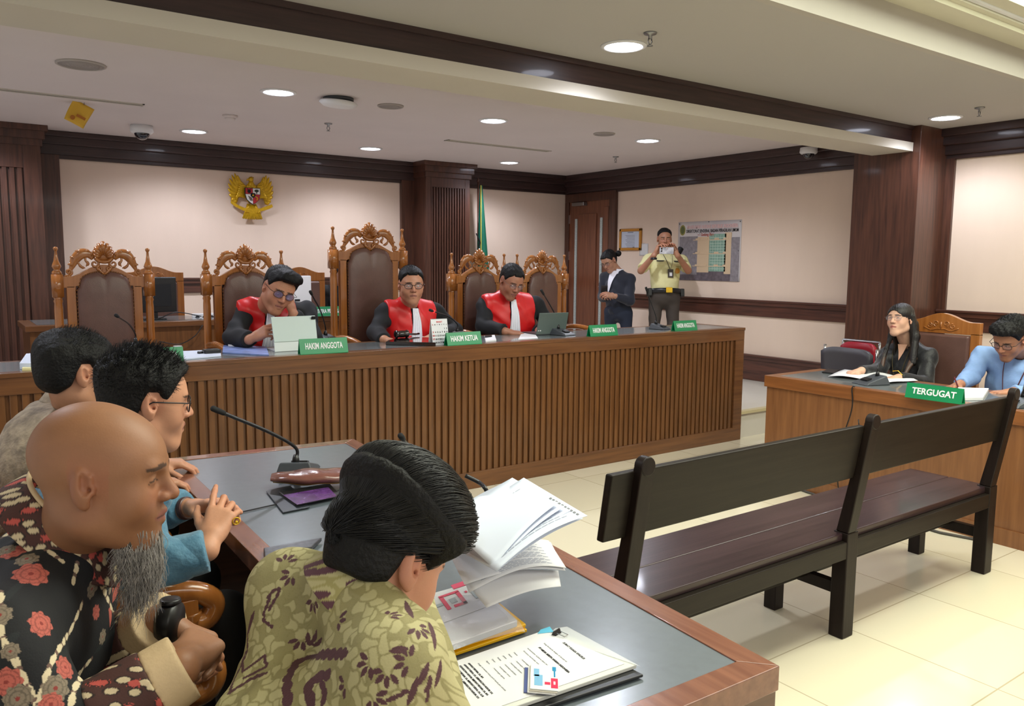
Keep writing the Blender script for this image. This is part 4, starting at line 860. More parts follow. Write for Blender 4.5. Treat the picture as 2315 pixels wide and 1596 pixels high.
# big document folder with text
DQ = [(1040, 1640), (1452, 1500), (1275, 1418), (960, 1528)]
stack('black_folder', 'black folder with clear cover lying under the printed document', 'folder', [(1040, 1660), (1455, 1524), (1262, 1428), (960, 1545)], ZT, .006, MT['black'])
stack('document_stack', 'stack of white pages inside the clear folder', 'papers', [(1038, 1640), (1440, 1502), (1258, 1424), (960, 1530)], ZT+.006, .008, mat('page_edges', (208, 210, 204), .7))
o = stack('clear_folder_cover', 'clear plastic cover edge showing behind the printed document', 'folder', [(1240, 1436), (1448, 1506), (1282, 1416), (1255, 1420)], ZT+.0145, .001, MT['glasst'])
DP = [(1038, 1628), (1412, 1500), (1232, 1424), (950, 1522)]
doc = stack('printed_document', 'printed white legal document with typed text, topmost on the black folder', 'paper', DP, ZT+.0142, .0012, MT['white'])
P = [at(x, y, 2, ZT+.0154) for x, y in DP]; cc = sum(P)/4
tx = (P[1]-P[0]); ty = (P[3]-P[0])   # page: text runs towards the viewer-right edge -> lines run from far-right to near
ex = -(P[3]-P[0])/np.linalg.norm(P[3]-P[0]); ey = (P[1]-P[0])/np.linalg.norm(P[1]-P[0])
Lx = np.linalg.norm(P[3]-P[0]); Ly = np.linalg.norm(P[1]-P[0])
def docline(s, u, v, size, wd, bold=.0, m='printb'):   # u across (0 far edge .. 1 near edge), v from top (0, right) to bottom (1, left)
    o_ = ex*(u-.5)*Lx+ey*(.5-v)*Ly+np.array([0, 0, .0016]); text(s, 'typed_line', size, MT[m], doc, tuple(o_), ex, ey, bold=bold, ext=.0001, off=.0001, width=wd)
docline('SURAT KUASA KHUSUS', .5, .12, .007, .075, .0002)
docline('Yang bertanda tangan di bawah ini', .42, .22, .005, .085, 0, 'print')
docline('PT MEDIA BERITA HARIAN INDONESIA', .55, .27, .0062, .11, .0003)
docline('berkedudukan di Jakarta dalam hal ini diwakili oleh', .5, .33, .0045, .11, 0, 'print'); docline('Direktur bertindak untuk dan atas nama', .5, .365, .0045, .10, 0, 'print')
for i, s_ in enumerate(('Nama', 'Alamat', 'Jabatan', 'Pekerjaan', 'Umur', 'Agama')): docline(s_, .22, .42+.035*i, .0045, .014, 0, 'print'); docline(': keterangan '+s_.lower(), .48, .42+.035*i, .0045, .045, 0, 'print')
docline('dengan ini memberi kuasa penuh kepada para advokat', .5, .645, .0045, .11, 0, 'print')
for i in range(9): docline(['ADVOKAT PERTAMA, S.H., M.H.', 'ADVOKAT KEDUA, S.H., LL.M.', 'KONSULTAN HUKUM, S.H.'][i % 3], .3 if i < 5 else .62, .69+.026*(i if i < 5 else i-4), .0052, .062, .0002)
# clip
t = thing('binder_clip', 'small black binder clip with a blue paper tab on the document edge', 'clip', F(1258, 1432, ZT+.016), .3)
b = MB(); b.hexa([(-.01, -.006, -.002), (.01, -.006, -.002), (.01, .006, -.002), (-.01, .006, -.002)], [(-.01, -.001, .008), (.01, -.001, .008), (.01, .001, .008), (-.01, .001, .008)]); b.build('clip_body', MT['black'], t)
b = MB(); b.tube([(-.006, -.005, .004), (-.006, -.024, .002), (.006, -.024, .002), (.006, -.005, .004)], .001, 5); b.build('wire_handle', MT['chrome'], t)
stack('blue_tab', 'light blue sticky tab beside the binder clip', 'paper', [(1215, 1432), (1252, 1428), (1243, 1416), (1222, 1423)], ZT+.0155, .001, mat('sky_blue_paper', (96, 188, 222), .5))
# cards
def card(q, z, m, label, nm='id_card'): return stack(nm, label, 'card', q, z, .0022, m, bev=.0006)
CQ = [(1198, 1556), (1262, 1562), (1266, 1506), (1200, 1500)]
card(shiftq(CQ, -14, 8), ZT+.0156, mat('card_blue', (84, 96, 150), .3), 'blue card at the bottom of the small card pile'); card(shiftq(CQ, -6, 8), ZT+.018, MT['white'], 'white card in the middle of the small card pile'); card(shiftq(CQ, -2, 4), ZT+.0204, mat('card_cream', (226, 220, 208), .3), 'cream card directly below the topmost card')
cd_ = card(CQ, ZT+.0228, mat('card_white', (232, 236, 236), .3), 'topmost card of the pile, white with blue and red printing')
P = [at(x, y, 2, ZT+.025) for x, y in CQ]; ux = (P[1]-P[0])/2; vy = (P[3]-P[0])/2
b = MB(); onc(b, -.45, -.3, .3, .42, .0026); onc(b, -.6, .3, .2, .3, .0026); b.build('blue_photo_print', mat('card_print_blue', (126, 182, 220), .4), cd_)
b = MB(); onc(b, .7, -.45, .25, .38, .0026); onc(b, .2, -.5, .2, .1, .0026); b.build('red_print', mat('card_print_red', (216, 44, 84), .4), cd_)
b = MB(); onc(b, .7, .7, .14, .16, .0027); onc(b, .72, .35, .06, .3, .0026); b.build('blue_mark', mat('card_print_mid', (30, 140, 190), .4), cd_)
b = MB(); onc(b, .7, -.45, .07, .12, .0029); b.build('white_mark', MT['white'], cd_)
# raised pages held by the slick-haired man
def page(q, ds, label, bend=.0, nm='loose_page', m='whiteb', cat='paper', txt=True):
    P = [dep(x, y, d) for (x, y), d in zip(q, ds)]
    nrm = np.cross(P[1]-P[0], P[3]-P[0]); nrm /= np.linalg.norm(nrm)
    if nrm[2] < 0: nrm = -nrm
    def fn(u, v, h=0.): return (P[0]*(1-u)+P[1]*u)*(1-v)+(P[3]*(1-u)+P[2]*u)*v+nrm*(bend*math.sin(PI*u)*(1-.4*v)+h)
    o = MB().grid(lambda u, v: tuple(fn(u, v)), 14, 14).build(nm, MT[m], None, smooth=True, solid=.0008); tag(o, label, cat, 'pages of the raised document')
    if txt:
        b = MB()
        for i in range(22):
            v = .10+.036*i; u1 = .86-.12*((i*7) % 3)/2
            if i % 6 == 5: continue
            for k in range(10):
                ua, ub = .12+(u1-.12)*k/10, .12+(u1-.12)*(k+.82)/10
                b.add([tuple(fn(ua, v, .001)), tuple(fn(ub, v, .001)), tuple(fn(ub, v+.011, .001)), tuple(fn(ua, v+.011, .001))], [(0, 1, 2, 3)])
        b.build('printed_lines', mat('faint_print', (160, 166, 182), .8), o)
    return o, fn
page([(1050, 1322), (1278, 1290), (1245, 1226), (1010, 1240)], [1.62, 1.78, 1.86, 1.72], 'lowest fanned page of the raised document', .02, m='white', txt=False)
page([(1100, 1374), (1268, 1326), (1262, 1290), (1040, 1300)], [1.60, 1.74, 1.80, 1.68], 'page hanging lowest beneath the raised document', .012, m='white', txt=False)
page([(1060, 1340), (1280, 1284), (1240, 1222), (1020, 1236)], [1.62, 1.78, 1.88, 1.74], 'folded page with handwriting below the top pages', .03, m='white')
for i in range(5):
    page([(1122-i*2, 1292-i*2), (1318-i*14, 1172-i*9), (1158-i*7, 1080+i*4), (1000, 1200-i*6)], [1.56, 1.74, 1.95, 1.72], ['page right below the topmost raised page', 'second page below the topmost raised page', 'third page of the fanned raised document', 'fourth page of the fanned raised document', 'rearmost fanned page of the raised document'][i], .012, txt=False)
o, fn = page([(1122, 1291), (1328, 1166), (1184, 1080), (1003, 1226)], [1.54, 1.72, 1.94, 1.72], 'topmost raised page of the document held by the slick-haired man', .016)
b = MB()
for k in range(10): a = .80+.015*k; b.add([tuple(fn(.93, .05+.045*k, .0014)), tuple(fn(.955, .055+.045*k, .0014)), tuple(fn(.955, .085+.045*k, .0014)), tuple(fn(.93, .08+.045*k, .0014))], [(0, 1, 2, 3)])
b.build('heading_print', MT['print'], o)
# scroll armchairs of the men at the front table
for x, y, l in ((-.10, 1.45, 'carved armchair of the bald man, partly below the picture edge'), (.0, 2.37, 'carved armchair with golden scrolled armrest in which the man in blue batik sits'), (-.02, 2.95, 'carved armchair of the man in the beige batik')):
    c = relief_chair(l, .56, .90); c.location = (x, y, 0); c.rotation_euler = (0, 0, PI/2)
# ================================================================ figures: signed-distance bodies polygonised with surface nets
V = lambda *a: np.array(a, float)
def nrmz(v): v = np.array(v, float); return v/(np.linalg.norm(v)+1e-12)
def frame(fwd, up=(0, 0, 1)):     # columns: x = the figure's left-to-right axis (+x is its left when looking along +y ... right-handed), y = forward, z = up
    y = nrmz(fwd); z = np.array(up, float); x = nrmz(np.cross(y, z)); z = np.cross(x, y); return np.stack([x, y, z], 1)
def smin(a, b, k): 
    if k <= 0: return np.minimum(a, b)
    h = np.maximum(k-np.abs(a-b), 0)/k; return np.minimum(a, b)-h*h*k*.25
def prim_eval(p, X):
    t = p[0]
    if t in ('rc', '-rc'):
        _, a, b, ra, rb, k = p; a = np.array(a); d = np.array(b)-a; L = d@d+1e-12
        w_ = X-a; h = np.clip((w_@d)/L, 0, 1); return np.linalg.norm(w_-h[..., None]*d, axis=-1)-(ra+(rb-ra)*h)
    _, c, r, R, k = p; q = X-np.array(c)
    if R is not None: q = q@R
    r = np.array(r); k0 = np.linalg.norm(q/r, axis=-1); k1 = np.linalg.norm(q/(r*r), axis=-1)+1e-9; return k0*(k0-1)/k1
def prim_box(p):
    if p[0] in ('rc', '-rc'):
        a, b, ra, rb = map(np.array, p[1:5]); m = max(ra, rb); return np.minimum(a, b)-m, np.maximum(a, b)+m
    m = max(p[2]); return np.array(p[1])-m, np.array(p[1])+m
def surface(prims, vox, offset=0., cut=None, disp=None, bounds=None, pad=0.):
    lo = np.min([prim_box(p)[0] for p in prims if p[0][0] != '-'], 0); hi = np.max([prim_box(p)[1] for p in prims if p[0][0] != '-'], 0)
    if bounds is not None: lo = np.maximum(lo, bounds[0]); hi = np.minimum(hi, bounds[1])
    lo = lo-offset-3*vox-.01-pad; hi = hi+offset+3*vox+.01+pad
    n = np.ceil((hi-lo)/vox).astype(int)+1
    F = np.full(n, 1., np.float32)
    ax = [lo[i]+vox*np.arange(n[i]) for i in range(3)]
    for p in prims:
        k = p[-1]; l, h = prim_box(p); m = abs(k)+offset+4*vox+pad
        i0 = np.maximum(np.floor((l-m-lo)/vox).astype(int), 0); i1 = np.minimum(np.ceil((h+m-lo)/vox).astype(int)+1, n)
        if (i1 <= i0).any(): continue
        sl = tuple(slice(i0[i], i1[i]) for i in range(3))
        X = np.stack(np.meshgrid(*[ax[i][sl[i]] for i in range(3)], indexing='ij'), -1); d = prim_eval(p, X)
        F[sl] = -smin(-F[sl], d, k) if p[0][0] == '-' else smin(F[sl], d, k)
    F -= offset
    if cut is not None or disp is not None:
        X = np.stack(np.meshgrid(*ax, indexing='ij'), -1)
        if disp is not None: F -= disp(X)
        if cut is not None: F = np.maximum(F, cut(X))
    # surface nets
    S = F < 0; n = F.shape
    c0 = np.zeros([k-1 for k in n], np.uint8)
    for dx in (0, 1):
        for dy in (0, 1):
            for dz in (0, 1): c0 += S[dx:n[0]-1+dx, dy:n[1]-1+dy, dz:n[2]-1+dz]
    act = np.argwhere((c0 > 0) & (c0 < 8))
    idx = np.full(c0.shape, -1, np.int64); idx[tuple(act.T)] = np.arange(len(act))
    acc = np.zeros((len(act), 3)); cnt = np.zeros(len(act))
    cor = [(0, 0, 0), (1, 0, 0), (0, 1, 0), (1, 1, 0), (0, 0, 1), (1, 0, 1), (0, 1, 1), (1, 1, 1)]
    vals = [F[act[:, 0]+c[0], act[:, 1]+c[1], act[:, 2]+c[2]] for c in cor]
    for a in range(8):
        for b_ in range(a+1, 8):
            if sum(abs(cor[a][i]-cor[b_][i]) for i in range(3)) != 1: continue
            m = (vals[a] < 0) != (vals[b_] < 0); t = vals[a]/(vals[a]-vals[b_]+1e-12)
            p = np.array(cor[a])+t[:, None]*(np.array(cor[b_])-np.array(cor[a])); acc[m] += p[m]; cnt[m] += 1
    vs = lo+vox*(act+acc/cnt[:, None]); quads = []
    for d in range(3):
        u, v = (d+1) % 3, (d+2) % 3
        s0 = [slice(None)]*3; s1 = [slice(None)]*3; s0[d] = slice(0, n[d]-1); s1[d] = slice(1, n[d])
        A = S[tuple(s0)]; B = S[tuple(s1)]; E = np.argwhere(A != B)
        ok = (E[:, u] > 0) & (E[:, v] > 0) & (E[:, u] < n[u]-1) & (E[:, v] < n[v]-1); E = E[ok]
        inside = A[tuple(E.T)]
        def g(du, dv): Q = E.copy(); Q[:, u] -= du; Q[:, v] -= dv; return idx[tuple(Q.T)]
        q = np.stack([g(1, 1), g(0, 1), g(0, 0), g(1, 0)], 1); q[~inside] = q[~inside][:, ::-1]; quads.append(q)
    q = np.concatenate(quads); q = q[(q >= 0).all(1)]
    return vs, q
def skin_obj(name, pieces, m, parent, color=None, smooth_iter=0):
    VS = []; QS = []; CS = []; o = 0
    for pc in pieces:
        vs, q = pc[0], pc[1]; VS.append(vs); QS.append(q+o); o += len(vs)
        if color is not None: CS.append((pc[2] if len(pc) > 2 and pc[2] is not None else color)(vs))
    vs = np.concatenate(VS); q = np.concatenate(QS)
    for _ in range(smooth_iter):
        acc = np.zeros_like(vs); cn = np.zeros(len(vs))
        for a, b_ in ((0, 1), (1, 2), (2, 3), (3, 0)):
            np.add.at(acc, q[:, a], vs[q[:, b_]]); np.add.at(acc, q[:, b_], vs[q[:, a]]); np.add.at(cn, q[:, a], 1); np.add.at(cn, q[:, b_], 1)
        vs = vs*.5+.5*acc/np.maximum(cn, 1)[:, None]
    me = bpy.data.meshes.new(name); me.vertices.add(len(vs)); me.vertices.foreach_set('co', vs.astype(np.float32).ravel())
    me.loops.add(q.size); me.loops.foreach_set('vertex_index', q.astype(np.int32).ravel())
    me.polygons.add(len(q)); me.polygons.foreach_set('loop_start', np.arange(0, q.size, 4, dtype=np.int32)); me.polygons.foreach_set('loop_total', np.full(len(q), 4, np.int32))
    me.polygons.foreach_set('use_smooth', [True]*len(q)); me.update(calc_edges=True); me.materials.append(m)
    if color is not None:
        ca = me.color_attributes.new('Col', 'FLOAT_COLOR', 'POINT'); cc = np.concatenate(CS); ca.data.foreach_set('color', np.c_[cc, np.ones(len(cc))].astype(np.float32).ravel())
    ob = bpy.data.objects.new(name, me); C.objects.link(ob); ob.parent = parent; return ob
def L3(c): return np.array(lin(c))
# ---------------------------------------------------------------- anatomy
def head_prims(o, R, s=1., fat=1., nose=1., fine=True, beardy=False):
    W_ = lambda x, y, z: o+R@(V(x, y, z)*s)
    E = lambda x, y, z, a, b, c, k, Q=None: ('el', W_(x, y, z), (a*s, b*s, c*s), R if Q is None else R@Q, k*s)
    RC = lambda a, b, ra, rb, k, sg='': (sg+'rc', W_(*a), W_(*b), ra*s, rb*s, k*s)
    P = [E(0, -.014, .034, .0745, .094, .083, .02), E(0, .028, -.03, .060*fat, .062, .076, .035), E(0, .03, .03, .064, .062, .058, .03),
         RC((-.045*fat, .0, -.062), (-.012, .066, -.103), .02*fat, .019, .03), RC((.045*fat, .0, -.062), (.012, .066, -.103), .02*fat, .019, .03), E(0, .07, -.098, .024*fat, .019, .017, .02),
         E(-.036*fat, .058, -.03, .024*fat, .024, .028, .025), E(.036*fat, .058, -.03, .024*fat, .024, .028, .025), E(0, .078, -.062, .028, .017, .026, .02),
         RC((-.036, .079, .024), (-.014, .087, .018), .0095, .009, .014), RC((.036, .079, .024), (.014, .087, .018), .0095, .009, .014),
         ('-el', W_(-.031, .098, .004), (.020*s, .017*s, .012*s), R, .014*s), ('-el', W_(.031, .098, .004), (.020*s, .017*s, .012*s), R, .014*s),
         E(-.030, .075, .003, .0155, .0135, .0125, .006), E(.030, .075, .003, .0155, .0135, .0125, .006),
         RC((0, .088, .012), (0, .1085, -.024), .0075*nose, .0115*nose, .012), E(-.0125*nose, .098, -.028, .0085*nose, .0105, .008, .006), E(.0125*nose, .098, -.028, .0085*nose, .0105, .008, .006),
         ('-rc', W_(-.007, .106, -.0365), W_(-.007, .100, -.030), .0026*s, .0026*s, .002*s), ('-rc', W_(.007, .106, -.0365), W_(.007, .100, -.030), .0026*s, .0026*s, .002*s),
         RC((-.019, .088, -.0575), (0, .0955, -.0535), .0035, .0062, .006), RC((.019, .088, -.0575), (0, .0955, -.0535), .0035, .0062, .006),
         RC((-.017, .087, -.065), (0, .0925, -.0685), .0035, .0075, .005), RC((.017, .087, -.065), (0, .0925, -.0685), .0035, .0075, .005),
         RC((-.024, .087, -.061), (.024, .087, -.061), .0014, .0014, .003, '-'), ('-rc', W_(0, .102, -.0608), W_(0, .099, -.0612), .0018*s, .0018*s, .003*s)]
    for sx in (-1, 1):
        Q = rotm(.18, 0, sx*-.38)
        P += [E(sx*.0765, -.008, -.001, .0095, .0170, .032, .005, Q), RC((sx*.0785, .004, .016), (sx*.0745, .007, .0), .0045, .003, .004)]
        P += [E(sx*.0835, -.002, .006, .0055, .0105, .0185, .003, Q)]; P[-1] = ('-el',)+P[-1][1:]
        P += [RC((sx*.0800, -.013, .020), (sx*.0795, -.008, -.008), .0032, .0030, .004), RC((sx*.0800, -.008, -.008), (sx*.0785, .002, -.015), .0030, .0028, .004), RC((sx*.0765, .009, -.001), (sx*.0765, .009, -.009), .0042, .004, .003), E(sx*.0775, -.001, -.027, .0050, .008, .0085, .004)]
        P += [('-rc', W_(sx*.083, .004, -.002), W_(sx*.076, .004, -.004), .0042*s, .003*s, .003*s)]
    return P
def neck_prims(o, R, base, s=1., fat=1.):
    a = o+R@(V(0, -.018, -.055)*s); return [('rc', a, np.array(base), .052*s*fat, .057*s*fat, .03*s)]
def skin_color(base, o, R, s=1., brow=(40, 28, 24), lip=(150, 92, 84), stubble=0., lids=None, seed=0, age=0.):
    B = L3(base); BR = L3(brow); LP = L3(lip)
    def f(X):
        q = (X-o)@R/s; x, y, z = q.T; ax_ = np.abs(x); n = len(q)
        nz = .5*np.sin(61*x+seed)*np.sin(53*y+1.7)*np.sin(47*z+.4)+.5*np.sin(150*x+3)*np.sin(131*z+seed)
        c = B*(1+.05*nz[:, None]); 
        def mix(m, col):
            nonlocal c; m = np.clip(m, 0, 1)[:, None]; c = c*(1-m)+col*m
        mix(np.exp(-(((ax_-.034)/.022)**2+((z+.025)/.022)**2+((y-.075)/.03)**2))*.22, L3((190, 100, 84)))
        mix(np.exp(-(((ax_)/.016)**2+((z+.022)/.018)**2+((y-.105)/.02)**2))*.25, L3((176, 96, 80)))
        mix(np.exp(-(((ax_-.077)/.01)**2+((z)/.04)**2))*.25*(np.abs(y) < .03), L3((170, 84, 70)))
        lipm = (np.abs(z+.0605-.002*np.cos(ax_*80)) < .0095*np.clip(1-(ax_/.0245)**2, 0, 1)**.5+.0)*(y > .08)
        mix(lipm*.75, LP); mix(((np.abs(z+.061) < .0014)*(ax_ < .022)*(y > .075))*.8, LP*.3)
        bc = .0255-.10*np.maximum(ax_-.030, 0)+.05*np.minimum(ax_-.02, 0)
        mix((np.abs(z-bc) < .0042*np.clip(1.2-((ax_-.030)/.021)**2, 0, 1)**.5)*(y > .05)*(ax_ > .008)*.88, BR)
        mix((y > .075)*np.exp(-(((ax_-.007)/.0035)**2+((z+.034)/.003)**2))*.8, BR*.6)
        if stubble: mix(stubble*(y > .0)*(z < -.038)*np.clip((-z-.038)/.02, 0, 1)*(.7+.3*nz)*(lipm < .5), L3((70, 64, 62)))
        mix((y > .06)*(np.abs(z+.0005-.006*(1-((ax_-.031)/.016)**2)*(0 if lids else 1)+(.006 if lids else 0)) < .0016)*(np.abs(ax_-.031) < .0155)*.9, BR*.5)
        if age: mix(age*.35*(y > .07)*((np.abs(z-.045-.003*np.sin(40*x)) < .0012)+(np.abs(z-.056) < .0011))*(ax_ < .04), B*.45)
        return c
    return f
def eyes(o, R, s, parent, look=(0, 1, -.1), openness=1.):
    d = nrmz(look)
    for sx in (-1, 1):
        c = o+R@(V(sx*.0305, .0765, .0035)*s); b = MB(); b.ell(c, (.0125*s, .0125*s, .0115*s*openness), R, 16, 12)
        e = b.build('eye', MT['eyew'], parent, smooth=True); p = c+R@(d*.0088*s); b = MB(); b.ell(p, (.0058*s, .0048*s, .0058*s*openness), R, 12, 8); b.build('iris', MT['iris'], e, smooth=True)
HL = [(-.12, -.055), (-.06, -.058), (-.03, -.03), (-.022, .0), (-.012, .034), (.012, .034), (.02, .02), (.034, .014), (.044, .03), (.056, .052), (.068, .068), (.1, .078)]
def hair_piece(o, R, s, top=.014, u0=.02, slant=0.,  side=.004, vox=.004, hl=HL, rough=.002, spike=0., back=0., quiff=0., part=0., freq=1., lift=0.):
    prims = head_prims(o, R, s)[:3]
    hx = np.array([a for a, _ in hl]); hz = np.array([b_ for _, b_ in hl])+lift
    W_ = lambda x, y, z: o+R@(V(x, y, z)*s)
    prims = [('el', W_(0, -.014, .034), (.0755*s, .0955*s, .084*s), R, .02*s), ('el', W_(0, .03, .03), (.065*s, .0625*s, .0585*s), R, .03*s), ('el', W_(0, -.03, -.03), (.062*s, .06*s, .055*s), R, .03*s)]
    if quiff: prims.append(('el', W_(part, .065, .1), (.05*s, .034*s, (.02+quiff)*s), R, .03*s))
    if back: prims.append(('el', W_(0, -.07, .03), (.065*s, (.03+back)*s, .07*s), R, .03*s))
    def th(X):
        q = (X-o)@R/s; x, y, z = q[..., 0], q[..., 1], q[..., 2]
        u = np.clip((z+slant*y-u0)/.07, 0, 1); t = side+(top-side)*u*u*(3-2*u)
        t = t*(np.clip((.115-y)/.07, .12, 1) if slant else 1)
        n = np.sin(90*freq*x+20*z+3*np.sin(40*y))*np.sin(75*freq*y-30*x)+.6*np.sin(170*freq*x+60*y)*np.sin(140*z+50*y)
        t = t+rough*n*(.3+u)
        if spike: t = t+spike*u*np.maximum(0, np.sin(210*x+40*y)*np.sin(190*y-60*x))
        h = np.interp(y, hx, hz); h = np.where((y > .05) & (np.abs(x) > .03), np.maximum(h, .03+(.05*(1-(np.abs(x)-.03)/.05))), h); e = np.clip((z-h)/.022, 0, 1); t = (t+.001)*(e*(2-e))-.001
        return t*s
    def cut(X):
        q = (X-o)@R/s; y, z = q[..., 1], q[..., 2]; x = np.abs(q[..., 0])
        yy = y+np.clip((x-.03), 0, .1)*.0; h = np.interp(y, hx, hz); h = np.where((y > .05) & (x > .03), np.maximum(h, .03+(.05*(1-(x-.03)/.05))), h)
        return (h-z)*s*.9
    return surface(prims, vox*s, offset=.0, disp=th, cut=cut, pad=(top+spike)*s)
def strands(o, R, s, n, dirf, length, rad, zmin=None, off=(.004, .012), region=None, seed=1, prof=None):
    """hair strands laid over the skull ellipsoid, following dirf(q) in head space"""
    rs = np.random.RandomState(seed); c = V(0, -.014, .034); r = V(.0755, .0955, .084)
    q = rs.normal(size=(n*4, 3)); q /= np.linalg.norm(q, axis=1)[:, None]; p = c+q*r
    keep = region(p); p = p[keep][:n]; n = len(p); K = 9
    lf = rs.uniform(off[0], off[1], n); L = length*rs.uniform(.6, 1.2, n); ph = rs.uniform(0, 6.28, n); path = [] ; q = p.copy()
    for k in range(K):
        u = k/(K-1); nn = (q-c)/(r*r); nn /= np.linalg.norm(nn, axis=1)[:, None]
        path.append(q+nn*(lf*(1-.35*u*u if prof is None else prof(q))+.001*np.sin(ph+5*u))[:, None]); d = dirf(q, ph); d = d-nn*np.sum(d*nn, 1)[:, None]; d /= np.linalg.norm(d, axis=1)[:, None]+1e-9
        q = q+d*(L/(K-1))[:, None]; e = (q-c)/r; e /= np.linalg.norm(e, axis=1)[:, None]; q = c+e*r
    path = np.array(path); vs = []; fs = []
    T = np.gradient(path, axis=0); nn = (path-c)/(r*r); nn /= np.linalg.norm(nn, axis=2)[..., None]; B = np.cross(T, nn); B /= np.linalg.norm(B, axis=2)[..., None]+1e-9
    w_ = rad*np.array([.5, 1, 1, 1, 1, 1, .9, .7, .15])[:, None, None]
    A = np.stack([path-B*w_, path+nn*w_*.9, path+B*w_], 2)   # K,n,3,3
    A = o+(A*s)@R.T; A = A.transpose(1, 0, 2, 3).reshape(-1, 3)
    base = (np.arange(n)*K*3)[:, None]
    qs = []
    for k in range(K-1):
        for j in ((0, 1), (1, 2), (2, 0)): qs.append(np.stack([base[:, 0]+k*3+j[0], base[:, 0]+k*3+j[1], base[:, 0]+(k+1)*3+j[1], base[:, 0]+(k+1)*3+j[0]], 1))
    return A, np.concatenate(qs)
def hand_prims(wr, R, s=1., curl=(.5, .5, .5, .5), spread=.08, thumb=(.5, .4), side=1, k=.004, bent=None):
    """R columns: x towards the thumb side, y along the fingers, z out of the back of the hand. side kept for symmetry."""
    W_ = lambda p: wr+R@(np.array(p)*s); P = []
    rc = lambda a, b, ra, rb, kk=k: P.append(('rc', W_(a), W_(b), ra*s, rb*s, kk*s))
    rc((.0, -.03, 0), (0, .012, 0), .0235, .022, .015)
    for i, x in enumerate((.027, .009, -.009, -.025)):
        x0 = x*.55; rc((x0, .008, 0), (x, .078-.004*abs(i-1), .002), .0135, .0125, .012)
    P.append(('el', W_((.022, .035, -.008)), (.014*s, .026*s, .013*s), R, .012*s)); P.append(('el', W_((-.02, .035, -.007)), (.012*s, .028*s, .012*s), R, .012*s))
    lens = [(.040, .025, .021), (.045, .029, .022), (.041, .027, .022), (.033, .021, .019)]; rad = [(.0092, .0082, .0075, .0062), (.0095, .0085, .0077, .0064), (.0092, .0082, .0075, .0062), (.0082, .0073, .0067, .0056)]
    for i, x in enumerate((.028, .0095, -.0095, -.0265)):
        p = V(x, .084-.005*abs(i-1)-(.006 if i == 3 else 0), .002); a = 0.; sp = spread*(1.5-i)*.7; c = curl[i]
        bend = (c*.9, c*1.1, c*.8) if bent is None else bent[i]
        for j in range(3):
            a += bend[j]; d = V(math.sin(sp)*math.cos(a), math.cos(sp)*math.cos(a), -math.sin(a)); q = p+d*lens[i][j]; rc(tuple(p), tuple(q), rad[i][j], rad[i][j+1]); p = q
    tx, tc = thumb; p = V(.02, .012, -.006); d = nrmz(V(math.sin(.75*(1-tx*.3)), math.cos(.75), -.55*tx)); q = p+d*.042; rc(tuple(p), tuple(q), .0145, .011, .012)
    d = nrmz(V(math.sin(.75-tc*.6), math.cos(.6-tc*.3), -.5*tx-.25*tc)); p = q; q = p+d*.031; rc(tuple(p), tuple(q), .0105, .0095)
    d = nrmz(V(math.sin(.6-tc*1.0), 1, -.5*tx-.5*tc)); p = q; q = p+d*.026; rc(tuple(p), tuple(q), .0095, .0072); return P
def hframe(ydir, zdir):   # fingers direction, back-of-hand normal -> columns x,y,z (x = y x z)
    y = nrmz(ydir); z = np.array(zdir, float); z = nrmz(z-y*(y@z)); x = np.cross(y, z); return np.stack([x, y, z], 1)
def lefty(R): R = R.copy(); R[:, 0] *= -1; return R    # mirrored hand
def torso_prims(pel, ch, nk, SL, SR, bulk=1., belly=.0, k=.05, fr=None):
    """pel pelvis, ch chest centre, nk neck base, SL/SR shoulder joints"""
    x = nrmz(np.array(SL)-np.array(SR)); up = nrmz(np.array(nk)-np.array(pel)); y = nrmz(np.cross(up, x)) ; z = np.cross(x, y); R = np.stack([x, y, z], 1)
    if fr is not None and (R[:, 1]@fr) < 0: R[:, 0] *= -1; R[:, 1] *= -1
    wd = np.linalg.norm(np.array(SL)-np.array(SR)); mid = (np.array(pel)+np.array(ch))/2
    P = [('el', ch, (wd*.44*bulk, .115*bulk, .185), R, k), ('el', mid+R[:, 1]*belly*.6, (wd*.40*bulk, .115*bulk+belly*.5, .17), R, k), ('el', pel, (wd*.43*bulk, .13*bulk, .13), R, k)]
    for S in (SL, SR):
        P.append(('rc', np.array(nk)-R[:, 2]*.01, S, .052*bulk, .058*bulk, .05)); P.append(('rc', ch+R[:, 2]*.06, S, .09, .055, .05))
    return P, R
def arm(S, E, W_, ru=.052, re=.044, rw=.034, k=.02): return [('rc', S, E, ru, re, k), ('rc', E, W_, re, rw, k)]
def wrinkle(a=.004, f=1., seed=0, ref=None):
    def g(X):
        x, y, z = X[..., 0], X[..., 1], X[..., 2]
        return a*(np.sin(f*(31*x+17*y+9*z)+2.2*np.sin(f*(13*z+11*x)+seed))*np.sin(f*(14*z-21*y)+1.6*np.sin(f*9*x+seed)))+a*.5*np.sin(f*(58*z+26*x-34*y)+3*np.sin(f*17*y+seed))*(np.sin(f*19*x+seed*2) > 0)
    return g
